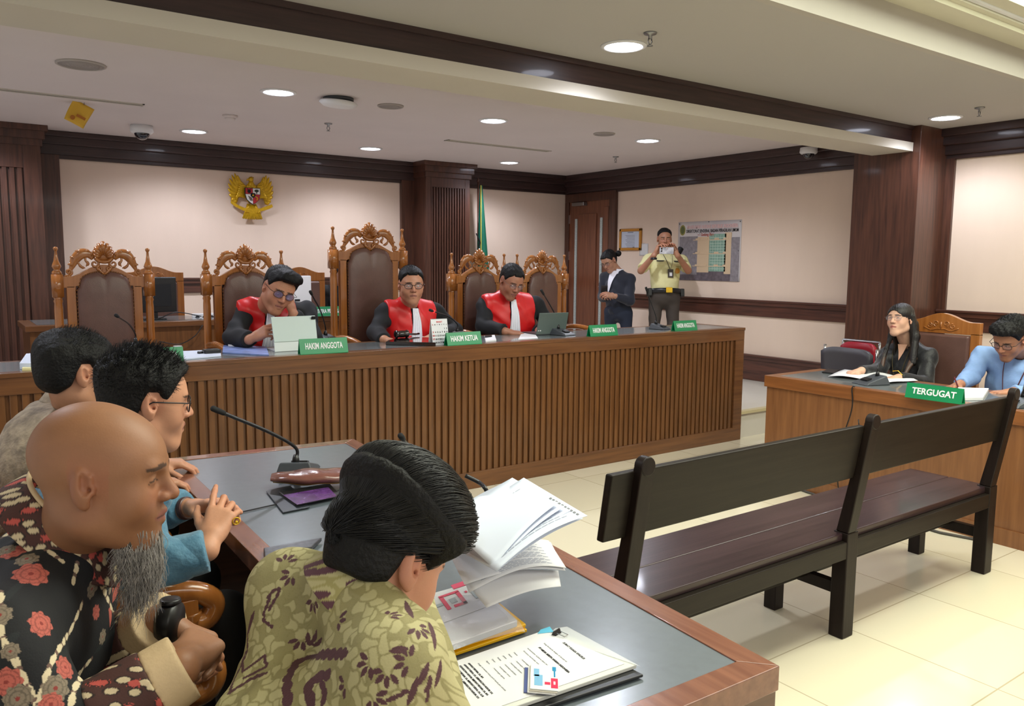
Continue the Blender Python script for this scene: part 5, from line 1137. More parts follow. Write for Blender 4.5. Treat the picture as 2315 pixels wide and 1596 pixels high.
def spectacles(o, R, s, parent, m, w_=.0245, h_=.019, y=.101, z=.004, rnd=2.6, thick=.0013, lens=True, dark=None):
    g = MB(); W_ = lambda x, yy, zz: o+R@(V(x, yy, zz)*s)
    for sx in (-1, 1):
        pts = []
        for i in range(25):
            a = 2*PI*i/24; c_, s_ = math.cos(a), math.sin(a); x = sx*.033+w_*np.sign(c_)*abs(c_)**(2/rnd); zz = z+h_*np.sign(s_)*abs(s_)**(2/rnd); pts.append(W_(x, y-.9*(abs(x)-.01)**2*10*.1-abs(x)*.12, zz))
        g.tube(pts, thick*s, 6, False)
        xo = .033+w_; g.tube([W_(sx*xo, y-xo*.12, z+.006), W_(sx*.078, y-.022, z+.008), W_(sx*.081, .0, z+.008), W_(sx*.078, -.02, z-.006)], thick*s, 6)
    g.tube([W_(-.009, y-.001, z+.003), W_(0, y+.002, z+.006), W_(.009, y-.001, z+.003)], thick*s, 6)
    ob = g.build('glasses_frame', m, parent, smooth=True)
    if lens:
        for sx in (-1, 1):
            b = MB(); b.ell(W_(sx*.033, y-.0045, z), (w_*s*.95, .0006, h_*s*.95), R@rotm(0, 0, -sx*.12), 16, 8); b.build('lens', dark or MT['lens'], ob, smooth=True)
    return ob
def collar(parent, m, c, R, rx, ry, h0, h1, gap=.5, thick=.003, name='collar', flare=.012, colfn=None, a_off=0.):
    """stand-and-fall shirt collar around centre c; R frame (y forward)"""
    def fn(u, v):
        a = PI/2+a_off+gap/2+(2*PI-gap)*u; k = abs(2*u-1)
        if v < .45: t = v/.45; rr = 1.; z = h0*.0+h1*t; out = 0
        else: t = (v-.45)/.55; out = flare*t+.004; z = h1*(1-t)+(-.014-.022*k**3)*t
        return tuple(c+R@V((rx+out)*math.cos(a), (ry+out)*math.sin(a)+(.012*k**4*(t if v >= .45 else 0)), z-.018*(.5+.5*math.sin(a))))
    o = MB().grid(fn, 60, 14).build(name, m, parent, smooth=True, solid=thick)
    if colfn is not None:
        me = o.data; co = np.empty(len(me.vertices)*3); me.vertices.foreach_get('co', co); co = co.reshape(-1, 3); ca = me.color_attributes.new('Col', 'FLOAT_COLOR', 'POINT'); cc = colfn(co); ca.data.foreach_set('color', np.c_[cc, np.ones(len(cc))].astype(np.float32).ravel())
    return o
def person(label, loc): return thing('person', label, 'person', loc)
SK = mat('skin', (180, 124, 94), .52, attr='Col', noise=.06, nscale=60, bump=.04, bscale=300, sss=.06)
def off(P, d): return [p if p[0][0] == '-' else (('rc', p[1], p[2], p[3]+d, p[4]+d, p[5]) if p[0] == 'rc' else ('el', p[1], tuple(np.array(p[2])+d), p[3], p[4])) for p in P]

def sdf(prims, X):
    F = None
    for p in prims:
        d = prim_eval(p, X); F = d if F is None else smin(F, d, p[-1])
    return F
def drape(prims, pts, dirn, off_=.004, far=.35):
    """move points along dirn onto the outside of the body surface"""
    X = np.array(pts, float); d = nrmz(dirn); X = X+d*far; t = np.zeros(len(X))
    for _ in range(60):
        f = sdf(prims, X-t[:, None]*d)-off_; t = np.minimum(t+np.maximum(f*.8, 0), far*2)
    return X-t[:, None]*d
def surf_pts(o):
    me = o.data; co = np.empty(len(me.vertices)*3); me.vertices.foreach_get('co', co); co = co.reshape(-1, 3); d = co-CAM; z = d@CF
    px = np.stack([1157.5+FPX*(d@CR)/z, 798-FPX*(d@CU)/z], 1)
    nr = np.empty(len(me.vertices)*3); me.vertices.foreach_get('normal', nr); nr = nr.reshape(-1, 3); face = np.sum(nr*d, 1) < 0
    def g(x, y):
        r = np.hypot(px[:, 0]-x, px[:, 1]-y); r = np.where(face, r, 1e6); m = r < max(8, r.min()*1.3+1); i = np.where(m)[0]; i = i[np.argmin(z[i])]; return co[i], nr[i]
    return g
def tang(n):
    a = nrmz(CR-n*(CR@n)); b_ = np.cross(n, a); return a, b_ 
# ================================================================ cloth pattern helpers
def vnoise(p, seed=0):
    x, y = p[:, 0], p[:, 1]
    return (np.sin(x*1.0+seed)*np.cos(y*1.3+seed*2)+np.sin(x*2.1+y*1.7+seed*3)*.6+np.cos(x*3.7-y*2.9+seed)*.35)/1.95
def cells(p, size, seed=0):
    """distance to the border of jittered cells, and a cell id"""
    g = p/size; base = np.floor(g).astype(int); d1 = np.full(len(p), 9.); d2 = np.full(len(p), 9.); cid = np.zeros(len(p))
    for i in (-1, 0, 1):
        for j in (-1, 0, 1):
            c = base+np.array([i, j]); h = np.sin(c[:, 0]*127.1+c[:, 1]*311.7+seed)*43758.5453; h2 = np.sin(c[:, 0]*269.5+c[:, 1]*183.3+seed)*43758.5453
            q = c+np.stack([h-np.floor(h), h2-np.floor(h2)], 1)*.8+.1; d = np.linalg.norm(g-q, axis=1)
            m = d < d1; d2 = np.where(m, d1, np.minimum(d2, d)); cid = np.where(m, h-np.floor(h), cid); d1 = np.minimum(d1, d)
    return d2-d1, d1, cid
def mixc(c, m, col): m = np.clip(m, 0, 1)[:, None]; return c*(1-m)+col*m
def leaf(p, c, a, L, W_):
    q = p-np.array(c); ca, sa = math.cos(a), math.sin(a); u = (q[:, 0]*ca+q[:, 1]*sa)/L; v = (-q[:, 0]*sa+q[:, 1]*ca)/W_
    return (np.abs(v) < np.clip(1-u*u, 0, 1)**.8)*(np.abs(u) < 1)
def subdivide(o, lv):
    md = o.modifiers.new('s', 'SUBSURF'); md.levels = lv; dg = bpy.context.evaluated_depsgraph_get(); me = bpy.data.meshes.new_from_object(o.evaluated_get(dg)); o.modifiers.remove(md)
    old = o.data; o.data = me; bpy.data.meshes.remove(old); return o
def paint(o, fn):
    me = o.data; co = np.empty(len(me.vertices)*3); me.vertices.foreach_get('co', co); co = co.reshape(-1, 3)
    nr = np.empty(len(me.vertices)*3); me.vertices.foreach_get('normal', nr); nr = nr.reshape(-1, 3)
    ca = me.color_attributes.get('Col') or me.color_attributes.new('Col', 'FLOAT_COLOR', 'POINT'); ca.data.foreach_set('color', np.c_[fn(co, nr), np.ones(len(co))].astype(np.float32).ravel())
def strand_mesh(path, w_):
    K, n = path.shape[:2]; T = np.gradient(path, axis=0); T /= np.linalg.norm(T, axis=2)[..., None]+1e-9
    a = np.cross(T, np.array([.3, .5, .81])); a /= np.linalg.norm(a, axis=2)[..., None]+1e-9; b = np.cross(T, a); tp = np.linspace(1, .25, K)[:, None, None]*w_
    A = np.stack([path+a*tp, path-.5*a*tp+.87*b*tp, path-.5*a*tp-.87*b*tp], 2).transpose(1, 0, 2, 3).reshape(-1, 3); base = np.arange(n)*K*3; qs = []
    for k in range(K-1):
        for i, j in ((0, 1), (1, 2), (2, 0)): qs.append(np.stack([base+k*3+i, base+k*3+j, base+(k+1)*3+j, base+(k+1)*3+i], 1))
    return A, np.concatenate(qs)
CL = {}
CL['C'] = mat('batik_black', (24, 24, 28), .8, attr='Col', bump=.1, bscale=400)
CL['D'] = mat('batik_olive', (170, 160, 100), .75, attr='Col', bump=.1, bscale=400)
CL['B'] = mat('blue_batik_cloth', (92, 138, 164), .75, rgb2=(64, 112, 140), nscale=38, bump=.3, bscale=120, sheen=.2)
CL['A'] = mat('beige_batik_cloth', (170, 152, 126), .8, rgb2=(112, 98, 80), nscale=34, bump=.3, bscale=120, sheen=.2)
CL['blk'] = mat('black_blouse_satin', (16, 16, 20), .5, spec=.4, bump=.3, bscale=60, sheen=.2)
CL['blue'] = mat('light_blue_shirt', (134, 166, 216), .7, noise=.06, nscale=30, bump=.2, bscale=80)
CL['navy'] = mat('navy_suit', (22, 27, 42), .8, sheen=.2); CL['cream'] = mat('uniform_shirt', (222, 216, 160), .75, noise=.05, nscale=20, bump=.2, bscale=60)
CL['trous'] = mat('dark_brown_trousers', (66, 58, 52), .8); CL['jean'] = mat('dark_trousers', (28, 36, 54), .8); CL['dk'] = mat('dark_trouser_cloth', (20, 20, 22), .85); CL['shoe'] = mat('black_shoe', (18, 18, 20), .3)
RX = lambda R, v: R@np.array(v, float)
def build_person(label, o, R, s, skin, nk, pel, ch, SL, SR, EL, ER, WL, WR, hL=None, hR=None, shirt=None, sleeve=(.052, .046, .038), bulk=1., belly=0., sname='shirt', hs=1., vox=(.004, .010, .0035), fr=None,
                 skinkw=None, legs=None, trousers='dk', short=False, zcut=None, wr=.004, hair=None, fat=1., hairm='hair', hairn='hair', shoes=True, wrf=1., rawshirt=False, seed=0, ncut=.0, nr_=.066):
    root = person(label, (o[0], o[1], 0)); root.location = (0, 0, 0)
    col = skin_color(skin, o, R, s, seed=seed, **(skinkw or {})); base = L3(skin)
    hp = head_prims(o, R, s, fat)+neck_prims(o, R, nk, s, fat)
    fr = R[:, 1] if fr is None else np.array(fr); fr = np.array([fr[0], fr[1], 0.])
    tp, TR = torso_prims(pel, ch, nk, SL, SR, bulk, belly, fr=fr)
    ap = arm(SL, EL, WL, *sleeve)+arm(SR, ER, WR, *sleeve)
    pieces = [surface(hp, vox[0]*s)]
    bp = off(tp, -.03)+arm(SL, EL, WL, .042, .036, .025)+arm(SR, ER, WR, .042, .036, .025)
    lg = []
    if legs:
        for H, K, A in legs: lg += [('rc', H, K, .082, .058, .04), ('rc', K, A, .056, .036, .03)]
        bp += off(lg, -.014)
    flat_c = lambda X: np.tile(base*.98, (len(X), 1))*(1+.05*np.sin(X[:, :1]*300)*np.sin(X[:, 2:]*260))
    v_, q_ = surface(bp, vox[1]); pieces.append((v_, q_, flat_c))
    for W_, E_, h in ((WL, EL, hL), (WR, ER, hR)):
        if h is None: continue
        P = hand_prims(W_+nrmz(h['R'][:, 1])*.03*hs, h['R'], hs, h.get('curl', (.5,)*4), h.get('spread', .08), h.get('thumb', (.5, .4)), bent=h.get('bent'))
        P.append(('rc', np.array(W_)+(np.array(E_)-W_)*(.95 if short else .4), W_, (.036 if short else .028)*hs, .025*hs, .02)); 
        def hc(X, c0=W_, hR_=h['R']):
            n = .5*np.sin(X[:, 0]*400)*np.sin(X[:, 1]*370)*np.sin(X[:, 2]*390); d = np.linalg.norm(X-c0, axis=1); m = np.clip((d-.11)/.05, 0, 1)*.25
            c = np.tile(base, (len(X), 1))*(1+.07*n[:, None]); return c*(1-m[:, None])+L3((206, 130, 104))*m[:, None]
        v_, q_ = surface(P, vox[2]); pieces.append((v_, q_, hc))
    body = skin_obj('body', pieces, SK, root, col)
    # shirt
    sh = None
    if shirt is not None:
        cuts = []
        nkd = nrmz(np.array(o)-np.array(nk)); nkp = np.array(nk)+nkd*ncut
        def cut(X):
            d = (X-nkp)@nkd; r = np.linalg.norm((X-nkp)-d[..., None]*nkd, axis=-1); c = np.where((d > -.04) & (r < .12), np.minimum(d, (nr_-r)*.8), -1.)
            for S_, W_, E_ in ((SL, WL, EL), (SR, WR, ER)):
                if short: a = nrmz(np.array(E_)-S_); P0 = np.array(S_)+(np.array(E_)-S_)*.78; e = (X-P0)@a; rr = np.linalg.norm((X-P0)-e[..., None]*a, axis=-1); c = np.maximum(c, np.where((e < .5) & (rr < .14), e, -1.)); far = np.linalg.norm(X-np.array(W_), axis=-1)-.26*1.0; c = np.maximum(c, -far) if False else c; 
                else: a = nrmz(np.array(W_)-E_); e = (X-np.array(W_))@a; rr = np.linalg.norm((X-np.array(W_))-e[..., None]*a, axis=-1); c = np.maximum(c, np.where((e < .12) & (rr < .09), e, -1.))
            if zcut is not None: c = np.maximum(c, zcut-X[..., 2])
            return c
        arms = [('rc', SL, EL, sleeve[0], sleeve[1], .02), ('rc', SR, ER, sleeve[0], sleeve[1], .02)] if short else ap
        sv, sq = surface(tp+arms, vox[1]*.8, 0., cut, wrinkle(wr, wrf, seed)); sh = skin_obj(sname, [(sv, sq)], shirt, root, None, 1)
    if lg:
        lv, lq = surface([tp[2]]+lg, vox[1]*1.1, .002, None, wrinkle(.003, 1, 3)); skin_obj('trousers', [(lv, lq)], CL[trousers], root, None, 1)
        if shoes:
            for H, K, A in legs:
                f = nrmz(np.array(fr)*[1, 1, 0]); z0 = A[2]-.06; b_, q_ = surface([('rc', A+V(0, 0, -.02)-f*.02, A+f*.05+V(0, 0, -.035), .042, .04, .03), ('rc', A+f*.02+V(0, 0, -.04), A+f*.15+V(0, 0, -.045), .038, .032, .03)], .009); skin_obj('shoe', [(b_, q_)], CL['shoe'], root)
    if hair is not None:
        hv = hair_piece(o, R, s, **hair); skin_obj(hairn, [hv], MT[hairm], root, None, 1)
    return dict(hair=hair or {}, root=root, body=body, shirt=sh, o=o, R=R, TR=TR, tp=tp, ap=ap, s=s, nk=nk)
def short_strands(P, n, L, rad, zlim, seed, spike=1., m='strand', flow=V(0, .35, .55)):
    """short standing strands on the top and sides of a head"""
    o, R, s = P['o'], P['R'], P['s']; rs = np.random.RandomState(seed); c = V(0, -.014, .034); r = V(.0785, .0985, .0905)
    q = rs.normal(size=(n*5, 3)); q /= np.linalg.norm(q, axis=1)[:, None]; p = c+q*r
    hx = np.array([a for a, _ in HL]); hz = np.array([b_ for _, b_ in HL]); k = (p[:, 2] > np.interp(p[:, 1], hx, hz)+zlim)
    k &= ~((p[:, 1] > .05) & (p[:, 2] < .062)); p = p[k][:n]; q = (p-c)/r; nn = q/r; nn /= np.linalg.norm(nn, axis=1)[:, None]; m_ = len(p); u = np.clip((p[:, 2]-.02)/.07, 0, 1)[:, None]
    d = nn*(.25+.75*u)+flow*(.6+.4*u)*spike+rs.normal(size=(m_, 3))*.22; d[:, 2] -= (1-u[:, 0])*.9; d /= np.linalg.norm(d, axis=1)[:, None]; ln = L*(.35+.65*u)*rs.uniform(.6, 1.2, m_)[:, None]
    tp_, sd_ = P['hair'].get('top', .014), P['hair'].get('side', .004); p = p+nn*((sd_+(tp_-sd_)*u*u*(3-2*u))*.75-.003); K = 5; path = np.array([p-nn*.004+d*ln*(k_/(K-1))+nn*(-.25*ln*(k_/(K-1))**2) for k_ in range(K)]); path = o+(path*s)@R.T; v_, q_ = strand_mesh(path, rad); ob = skin_obj('hair_strands', [(v_, q_)], MT[m], P['root']); return ob
def legs_sit(pel, fr, zf, kd=.42, sep=.12, kz=None):
    f = nrmz(V(fr[0], fr[1], 0)); x = V(f[1], -f[0], 0); out = []
    for sg in (-1, 1):
        H = np.array(pel)+x*sg*.09; K = H+f*kd+x*sg*sep*.5; K[2] = pel[2]+.02 if kz is None else kz; A = K+f*.02; A = np.array([A[0], A[1], zf+.09]); out.append((H, K, A))
    return out
# ---------------------------------------------------------------- three judges
SKJ = (176, 122, 92)
def judge(label, hpx, yh, fwd, up, s, nkp, sLp, sRp, eL, eR, wL, wR, hL, hR, ysh, skin, hair, gl, kw, fat, seed):
    o = at(hpx[0], hpx[1], 1, yh); R = frame(fwd, up)
    A = lambda p: at(p[0], p[1], 1, p[2])
    nk = A((*nkp, ysh)); SL, SR = A((*sLp, ysh+.02)), A((*sRp, ysh+.02)); pel = V((SL[0]+SR[0])/2, ysh+.10, .86); ch = (SL+SR)/2+V(0, .01, -.14)
    D = build_person(label, o, R, s, skin, nk, pel, ch, SL, SR, A(eL), A(eR), A(wL), A(wR), hL, hR, MT['robe'], (.062, .062, .052), 1.12, .03, 'robe', 1.1, (.0042, .011, .0038), fr=(0, -1, 0), skinkw=kw, legs=legs_sit(pel, (0, -1, 0), DZ), wr=.006, hair=hair, fat=fat, seed=seed)
    root = D['root']; TR = D['TR']; x = TR[:, 0]; f = TR[:, 1]; zz = TR[:, 2]
    sw = np.linalg.norm(SL-SR)/2
    def redcut(X):
        q = (X-nk)@TR; a = np.abs(q[..., 0]); lat = a-(sw*.93); inn = .028+np.clip(-q[..., 2], 0, .5)*.02-a; inn = np.where(q[..., 1] > -.02, inn, -1)
        fade = np.maximum(np.maximum(lat, inn), (-.03-q[..., 1])*1.); low = -q[..., 2]-.46; lat2 = a-(sw*.93-np.clip(-q[..., 2]-.1, 0, .3)*.18); return np.maximum(np.maximum(fade, low), lat2)
    rp = D['tp']
    v_, q_ = surface(rp, .0065, .014, redcut, wrinkle(.005, 1.1, seed+5)); skin_obj('red_satin_front', [(v_, q_)], MT['red'], root, None, 1)
    # black stand collar and white pleated bands
    collar(root, MT['robe'], nk+TR[:, 2]*.012, TR, .068, .072, 0, .035, gap=.9, flare=.014)
    b = MB()
    nu, nv = 36, 16; G0 = [(i/nu, j/nv) for i in range(nu+1) for j in range(nv+1)]; wj = lambda v: .042+.062*v
    pts = drape(D['tp'], [nk+zz*(.012-.34*v)+x*((u-.5)*wj(v)) for u, v in G0], f, .022); pts = pts+f*np.array([.006*math.cos(u*PI*9)*(.3+v) for u, v in G0])[:, None]
    k_ = {q: pts[i] for i, q in enumerate(G0)}; b.grid(lambda u, v: tuple(k_[(u, v)]), nu, nv).build('white_bands', MT['jabot'], root, smooth=True, solid=.002)
    if gl: gl(o, R, s, root)
    eyes(o, R, s, root, (0, 1, -.35), .62)
    short_strands(D, 1800, .013, .0011, -.002, seed, .8)
    return D
hd = lambda y, z, **k: dict(R=hframe(y, z), **k)               # left hand
hr = lambda y, z, **k: dict(R=lefty(hframe(y, z)), **k)        # right hand
glA = lambda o, R, s, r: spectacles(o, R, s, r, MT['glasses'], .025, .018, dark=mat('tinted_lens', (120, 110, 150), .05, alpha=.4, spec=.8))
glB = lambda o, R, s, r: spectacles(o, R, s, r, MT['glasses'], .0245, .0165, thick=.0019)
glC = lambda o, R, s, r: spectacles(o, R, s, r, MT['steel'], .0235, .016, thick=.0009)
judge('person in black robe with red front, cheek resting on one hand, glasses', (629, 655), 4.98, (-.02, -.90, -.34), (.30, 0, 1), 1.16, (600, 700), (693, 704), (560, 700), (706, 768, 4.98), (528, 762, 5.06), (664, 712, 4.93), (563, 768, 4.84),
      hd((-.25, .12, .95), (.55, -.8, .25), curl=(.35, .45, .6, .75), thumb=(.3, .2)), hr((.55, -.45, .35), (-.3, -.7, .6), curl=(.5, .6, .8, .9), thumb=(.9, .5)), 5.16, (178, 122, 94), dict(top=.016, side=.006, quiff=.004, rough=.0015, part=-.01), glA, dict(age=.6), 1.12, 1)
judge('person in black robe with red front in the middle, glasses, hands by the gavel', (929, 644), 5.02, (-.30, -.93, -.10), (0, 0, 1), 1.06, (925, 690), (985, 706), (872, 706), (1028, 748, 5.1), (850, 752, 5.1), (985, 757, 4.86), (868, 768, 4.84),
      hd((-.85, -.45, -.25), (-.1, -.3, 1), curl=(.25, .3, .4, .5)), hr((.4, -.85, -.2), (-.2, -.2, 1), curl=(.7, .8, .9, 1.), thumb=(.6, .6)), 5.14, (186, 132, 104), dict(top=.012, side=.004, rough=.001), glB, dict(age=.8), 1.12, 2)
judge('person in black robe with red front looking down at the laptop, thin glasses', (1155, 636), 5.02, (-.10, -.86, -.42), (.12, 0, 1), 1.05, (1146, 672), (1210, 690), (1098, 690), (1240, 735, 5.1), (1093, 738, 5.08), (1218, 748, 4.90), (1140, 749, 4.88),
      hd((-.4, -.8, -.2), (0, -.2, 1), curl=(.4, .5, .5, .6)), hr((.85, -.45, -.15), (.1, -.2, 1), curl=(.3, .4, .5, .6), thumb=(.5, .4)), 5.14, (160, 108, 84), dict(top=.010, side=.004, rough=.001), glC, {}, 1.0, 3)
# person hidden behind the tallest chair
o = at(771, 622, 1, 8.0); R = frame((.1, -1, -.1)); nk = o+V(0, .02, -.12); SL, SR = nk+V(.17, .02, -.05), nk+V(-.17, .02, -.05)
build_person('person in dark clothes almost hidden behind the tallest chair', o, R, .98, (150, 104, 80), nk, nk+V(0, .1, -.48), nk+V(0, .03, -.17), SL, SR, SL+V(.03, -.02, -.24), SR+V(-.03, -.02, -.24), nk+V(.12, -.3, -.24), nk+V(-.12, -.3, -.24),
             hd((0, -1, 0), (0, 0, 1)), hr((0, -1, 0), (0, 0, 1)), CL['dk'], fr=(0, -1, 0), vox=(.006, .014, .006), legs=legs_sit(nk+V(0, .1, -.48), (0, -1, 0), DZ), hair=dict(top=.014, side=.006, vox=.006))
# ---------------------------------------------------------------- woman in black
Df = lambda x, y, d: dep(x, y, d)
o = Df(2036, 722, 5.62); R = frame((-.97, .02, .10), (.04, .06, 1)); nk = Df(2052, 776, 5.72); SR = Df(2012, 800, 5.80); SL = Df(2098, 806, 5.58); pel = V(5.62, 2.93, .50); ch = (SL+SR)/2+V(.02, 0, -.15)
W = build_person('woman with long dark hair and glasses in a shiny black blouse at the right-hand desk', o, R, .96, (214, 168, 142), nk, pel, ch, SL, SR, Df(2092, 868, 5.48), Df(1985, 838, 5.70), Df(2032, 854, 5.38), Df(1948, 838, 5.55),
                 hd((-.8, .45, -.12), (0, 0, 1), curl=(.25, .3, .35, .4)), hr((-.85, .3, -.15), (0, 0, 1), curl=(.5, .6, .7, .8)), CL['blk'], (.056, .05, .038), .95, 0, 'blouse', .92, (.0036, .011, .0035), fr=(-1, 0, 0), skinkw=dict(lip=(170, 84, 78), brow=(60, 44, 38)), legs=legs_sit(pel, (-1, 0, 0), 0), wr=.006, seed=4, ncut=-.02, nr_=.07)
root = W['root']; s = .96; eyes(o, R, s, root, (0, 1, .1), .75); spectacles(o, R, s, root, MT['steel'], .0235, .019, thick=.0008, rnd=2.2)
E_ = lambda x, y, z, a, b, c, k=.02: ('el', o+R@(V(x, y, z)*s), (a*s, b*s, c*s), R, k)
T_ = lambda a, b, ra, rb, k=.02: ('rc', o+R@(V(*a)*s), o+R@(V(*b)*s), ra*s, rb*s, k)
hp = [E_(0, -.016, .034, .082, .100, .088), E_(0, .032, .038, .072, .068, .064), E_(0, -.06, -.03, .075, .06, .1), T_((0, -.075, -.05), (.01, -.11, -.30), .07, .065, .04), T_((.04, -.075, -.05), (.045, -.10, -.34), .045, .04, .03), T_((-.045, -.075, -.05), (-.055, -.10, -.32), .045, .04, .03),
      T_((.070, -.01, .02), (.084, -.03, -.12), .020, .016, .02), T_((-.072, -.015, .02), (-.088, -.05, -.12), .022, .030, .02), T_((.084, -.03, -.12), (.092, .03, -.28), .016, .014, .02), T_((-.088, -.05, -.12), (-.10, -.02, -.31), .030, .024, .02)]
def hc(X):
    q = (X-o)@R/s; x, y, z = q[..., 0], q[..., 1], q[..., 2]; face = np.sqrt(((x-.004)/.062)**2+((z+.035)/.094)**2)-1
    qn = (nk-o)@R/s; yc = np.interp(z, [qn[2], -.055], [qn[1], -.018]); nf = np.where(z < -.07, np.minimum(y-(yc-.012), .060-np.abs(x)), -1.)
    return np.maximum(np.where(y > -.005, -face*.06, -1.), nf)*s
v_, q_ = surface(hp, .0042, .0, hc, lambda X: .0012*np.sin(420*((X-o)@R)[..., 0]+260*((X-o)@R)[..., 1]+3*np.sin(14*X[..., 2]))); skin_obj('long_hair', [(v_, q_)], mat('dark_brown_hair', (20, 16, 15), .42, noise=.2, nscale=40, bump=.3, bscale=60, stretch=(6, 6, .5)), root, None, 1)
BH = mat('brown_hair', (72, 50, 38), .45, noise=.3, nscale=60)
for T__ in (T_((.092, .02, -.26), (.08, .07, -.40), .017, .010), T_((-.098, -.03, -.28), (-.08, .05, -.42), .022, .010)):
    v_, q_ = surface([T__], .004, 0, None, lambda X: .003*np.sin(150*((X-o)@R)[..., 0])); skin_obj('brown_hair_end', [(v_, q_)], BH, root)
TR = W['TR']; b = MB()
for sg in (-1, 1): b.tube(list(drape(W['tp'], [nk+TR@V(sg*(.06-.056*u**1.5), 0, .0-.32*u) for u in np.linspace(0, 1, 10)], TR[:, 1], .008)), .005, 6, flat=.3)
b.build('lanyard', mat('olive_lanyard', (92, 80, 52), .7), root)
b = MB(); b.add([tuple(q) for q in drape(W['tp'], [nk+TR@V(-.035, 0, .0), nk+TR@V(0, 0, .0), nk+TR@V(.035, 0, .0), nk+TR@V(.017, 0, -.055), nk+TR@V(0, 0, -.11), nk+TR@V(-.017, 0, -.055)], TR[:, 1], .0075)], [(0, 1, 5), (1, 3, 5), (1, 2, 3), (5, 3, 4)]); b.build('neckline', mat('neck_skin', (208, 160, 134), .5), root)
b = MB(); b.tube([Df(2018, 843, 5.40)+V(0, 0, .012), Df(2030, 838, 5.36), Df(2040, 848, 5.34)], .0025, 6); b.build('bracelet', MT['goldp'], root)
# ---------------------------------------------------------------- man in the blue shirt
o = Df(2283, 766, 5.02); R = frame((-.90, .10, -.50), (.0, -.08, 1)); nk = Df(2318, 800, 5.16); SR = Df(2222, 806, 5.28); SL = Df(2395, 838, 4.95); pel = V(5.66, 2.15, .50); ch = (SL+SR)/2+V(.05, 0, -.15)
B_ = build_person('man in a light blue shirt with glasses writing at the right edge', o, R, 1.02, (170, 118, 90), nk, pel, ch, SL, SR, Df(2370, 900, 4.85), Df(2196, 850, 5.18), Df(2292, 886, 4.82), Df(2172, 868, 5.08),
                  hd((-.75, .55, -.1), (0, 0, 1), curl=(.4, .5, .6, .7)), hr((-.85, .1, -.15), (.1, .3, 1), curl=(.7, .8, .9, 1.), thumb=(.7, .6)), CL['blue'], (.066, .056, .042), 1.1, .02, 'shirt', 1., (.0038, .010, .0035), fr=(-1, 0, 0), legs=legs_sit(pel, (-1, 0, 0), 0), wr=.006, hair=dict(top=.022, side=.007, quiff=.01, spike=.006, rough=.002, back=.004), seed=5)
root = B_['root']; short_strands(B_, 2600, .026, .0011, .0, 4); spectacles(o, R, 1.02, root, MT['glasses'], .0255, .018, thick=.0018, rnd=3); TR = B_['TR']; b = MB()
for sg in (-1, 1): b.tube(list(drape(B_['tp'], [nk+TR@V(sg*(.07-.066*u**1.5), 0, .0-.36*u) for u in np.linspace(0, 1, 10)], TR[:, 1], .009)), .006, 6, flat=.3)
b.build('lanyard', mat('maroon_lanyard', (92, 44, 44), .7), root); collar(root, CL['blue'], nk+TR[:, 2]*.025, TR, .074, .076, 0, .036, gap=.8, flare=.018)
t = tag(MB().tube([Df(2166, 875, 5.0), Df(2157, 852, 5.02)], .0045, 8).build('marker_pen', mat('dark_red_pen', (96, 30, 40), .3), None), 'dark red pen held by the man in the blue shirt', 'pen')
# ---------------------------------------------------------------- guard with a phone camera
GD = 9.15; G = lambda x, y, d=0: dep(x, y, GD+d)
o = G(1502, 541); R = frame((-.62, -.78, -.06)); nk = G(1503, 573, .05); fr_ = (-.62, -.78, 0); SR = G(1467, 588, .02); SL = G(1540, 590, .08); pel = G(1502, 668, .03); ch = G(1503, 612, .02)
WR_, WL_ = G(1478, 578, -.30), G(1532, 578, -.28); lat = V(.78, -.62, 0)
def stand(pel, x, zf, sep=.09):
    out = []
    for sg in (-1, 1): H = pel+x*sg*sep+V(0, 0, -.03); K = H+x*sg*.02; K[2] = zf+.48; A = H+x*sg*.035; A[2] = zf+.09; out.append((H, K, A))
    return out
gu = build_person('guard in a cream short-sleeved uniform shirt filming with a phone', o, R, 1.0, (168, 118, 90), nk, pel, ch, SL, SR, G(1556, 612, -.10), G(1449, 612, -.12), WL_, WR_,
                  dict(R=hframe((-.45, .3, .85), (.5, .8, .2)), curl=(.6, .7, .8, .9), thumb=(.6, .5)), dict(R=lefty(hframe((.45, -.2, .85), (-.2, .9, .3))), curl=(.6, .7, .8, .9), thumb=(.6, .5)), CL['cream'], (.066, .060, .036), 1.05, .02, 'uniform_shirt', 1.08, (.005, .011, .0042), fr=fr_, legs=stand(pel, lat, DZ), trousers='trous', short=True, zcut=pel[2]+.04, wr=.004, hair=dict(top=.012, side=.002, hl=[(a, b_+.014) for a, b_ in HL]), seed=6)
root = gu['root']; short_strands(gu, 1200, .010, .0013, .012, 5, .7); eyes(o, R, 1., root, (0, 1, -.1), .62); TR = gu['TR']
b = MB(); bc = V(pel[0], pel[1], pel[2]+.045)
b.grid(lambda u, v: tuple(bc+TR@V(.185*math.cos(2*PI*u), .135*math.sin(2*PI*u)+.012, (v-.5)*.05)), 40, 2).build('belt', MT['black'], root, smooth=True, solid=.006)
b = MB(); b.cbox(bc+TR@V(0, .155, 0), (.075, .012, .06), TR); b.build('belt_buckle', MT['goldp'], root, bevel=.004)
for sx in (-1, 1): b = MB(); b.cbox(bc+TR@V(sx*.19, .03, -.015), (.05, .08, .09), TR); b.build('belt_pouch', MT['black'], root, bevel=.01)
b = MB()
for sg in (-1, 1): b.tube(list(drape(gu['tp'], [nk+TR@V(sg*(.055-.05*u**1.5)-.01*u, 0, .0-.2*u) for u in np.linspace(0, 1, 8)], TR[:, 1], .010)), .005, 6, flat=.3)
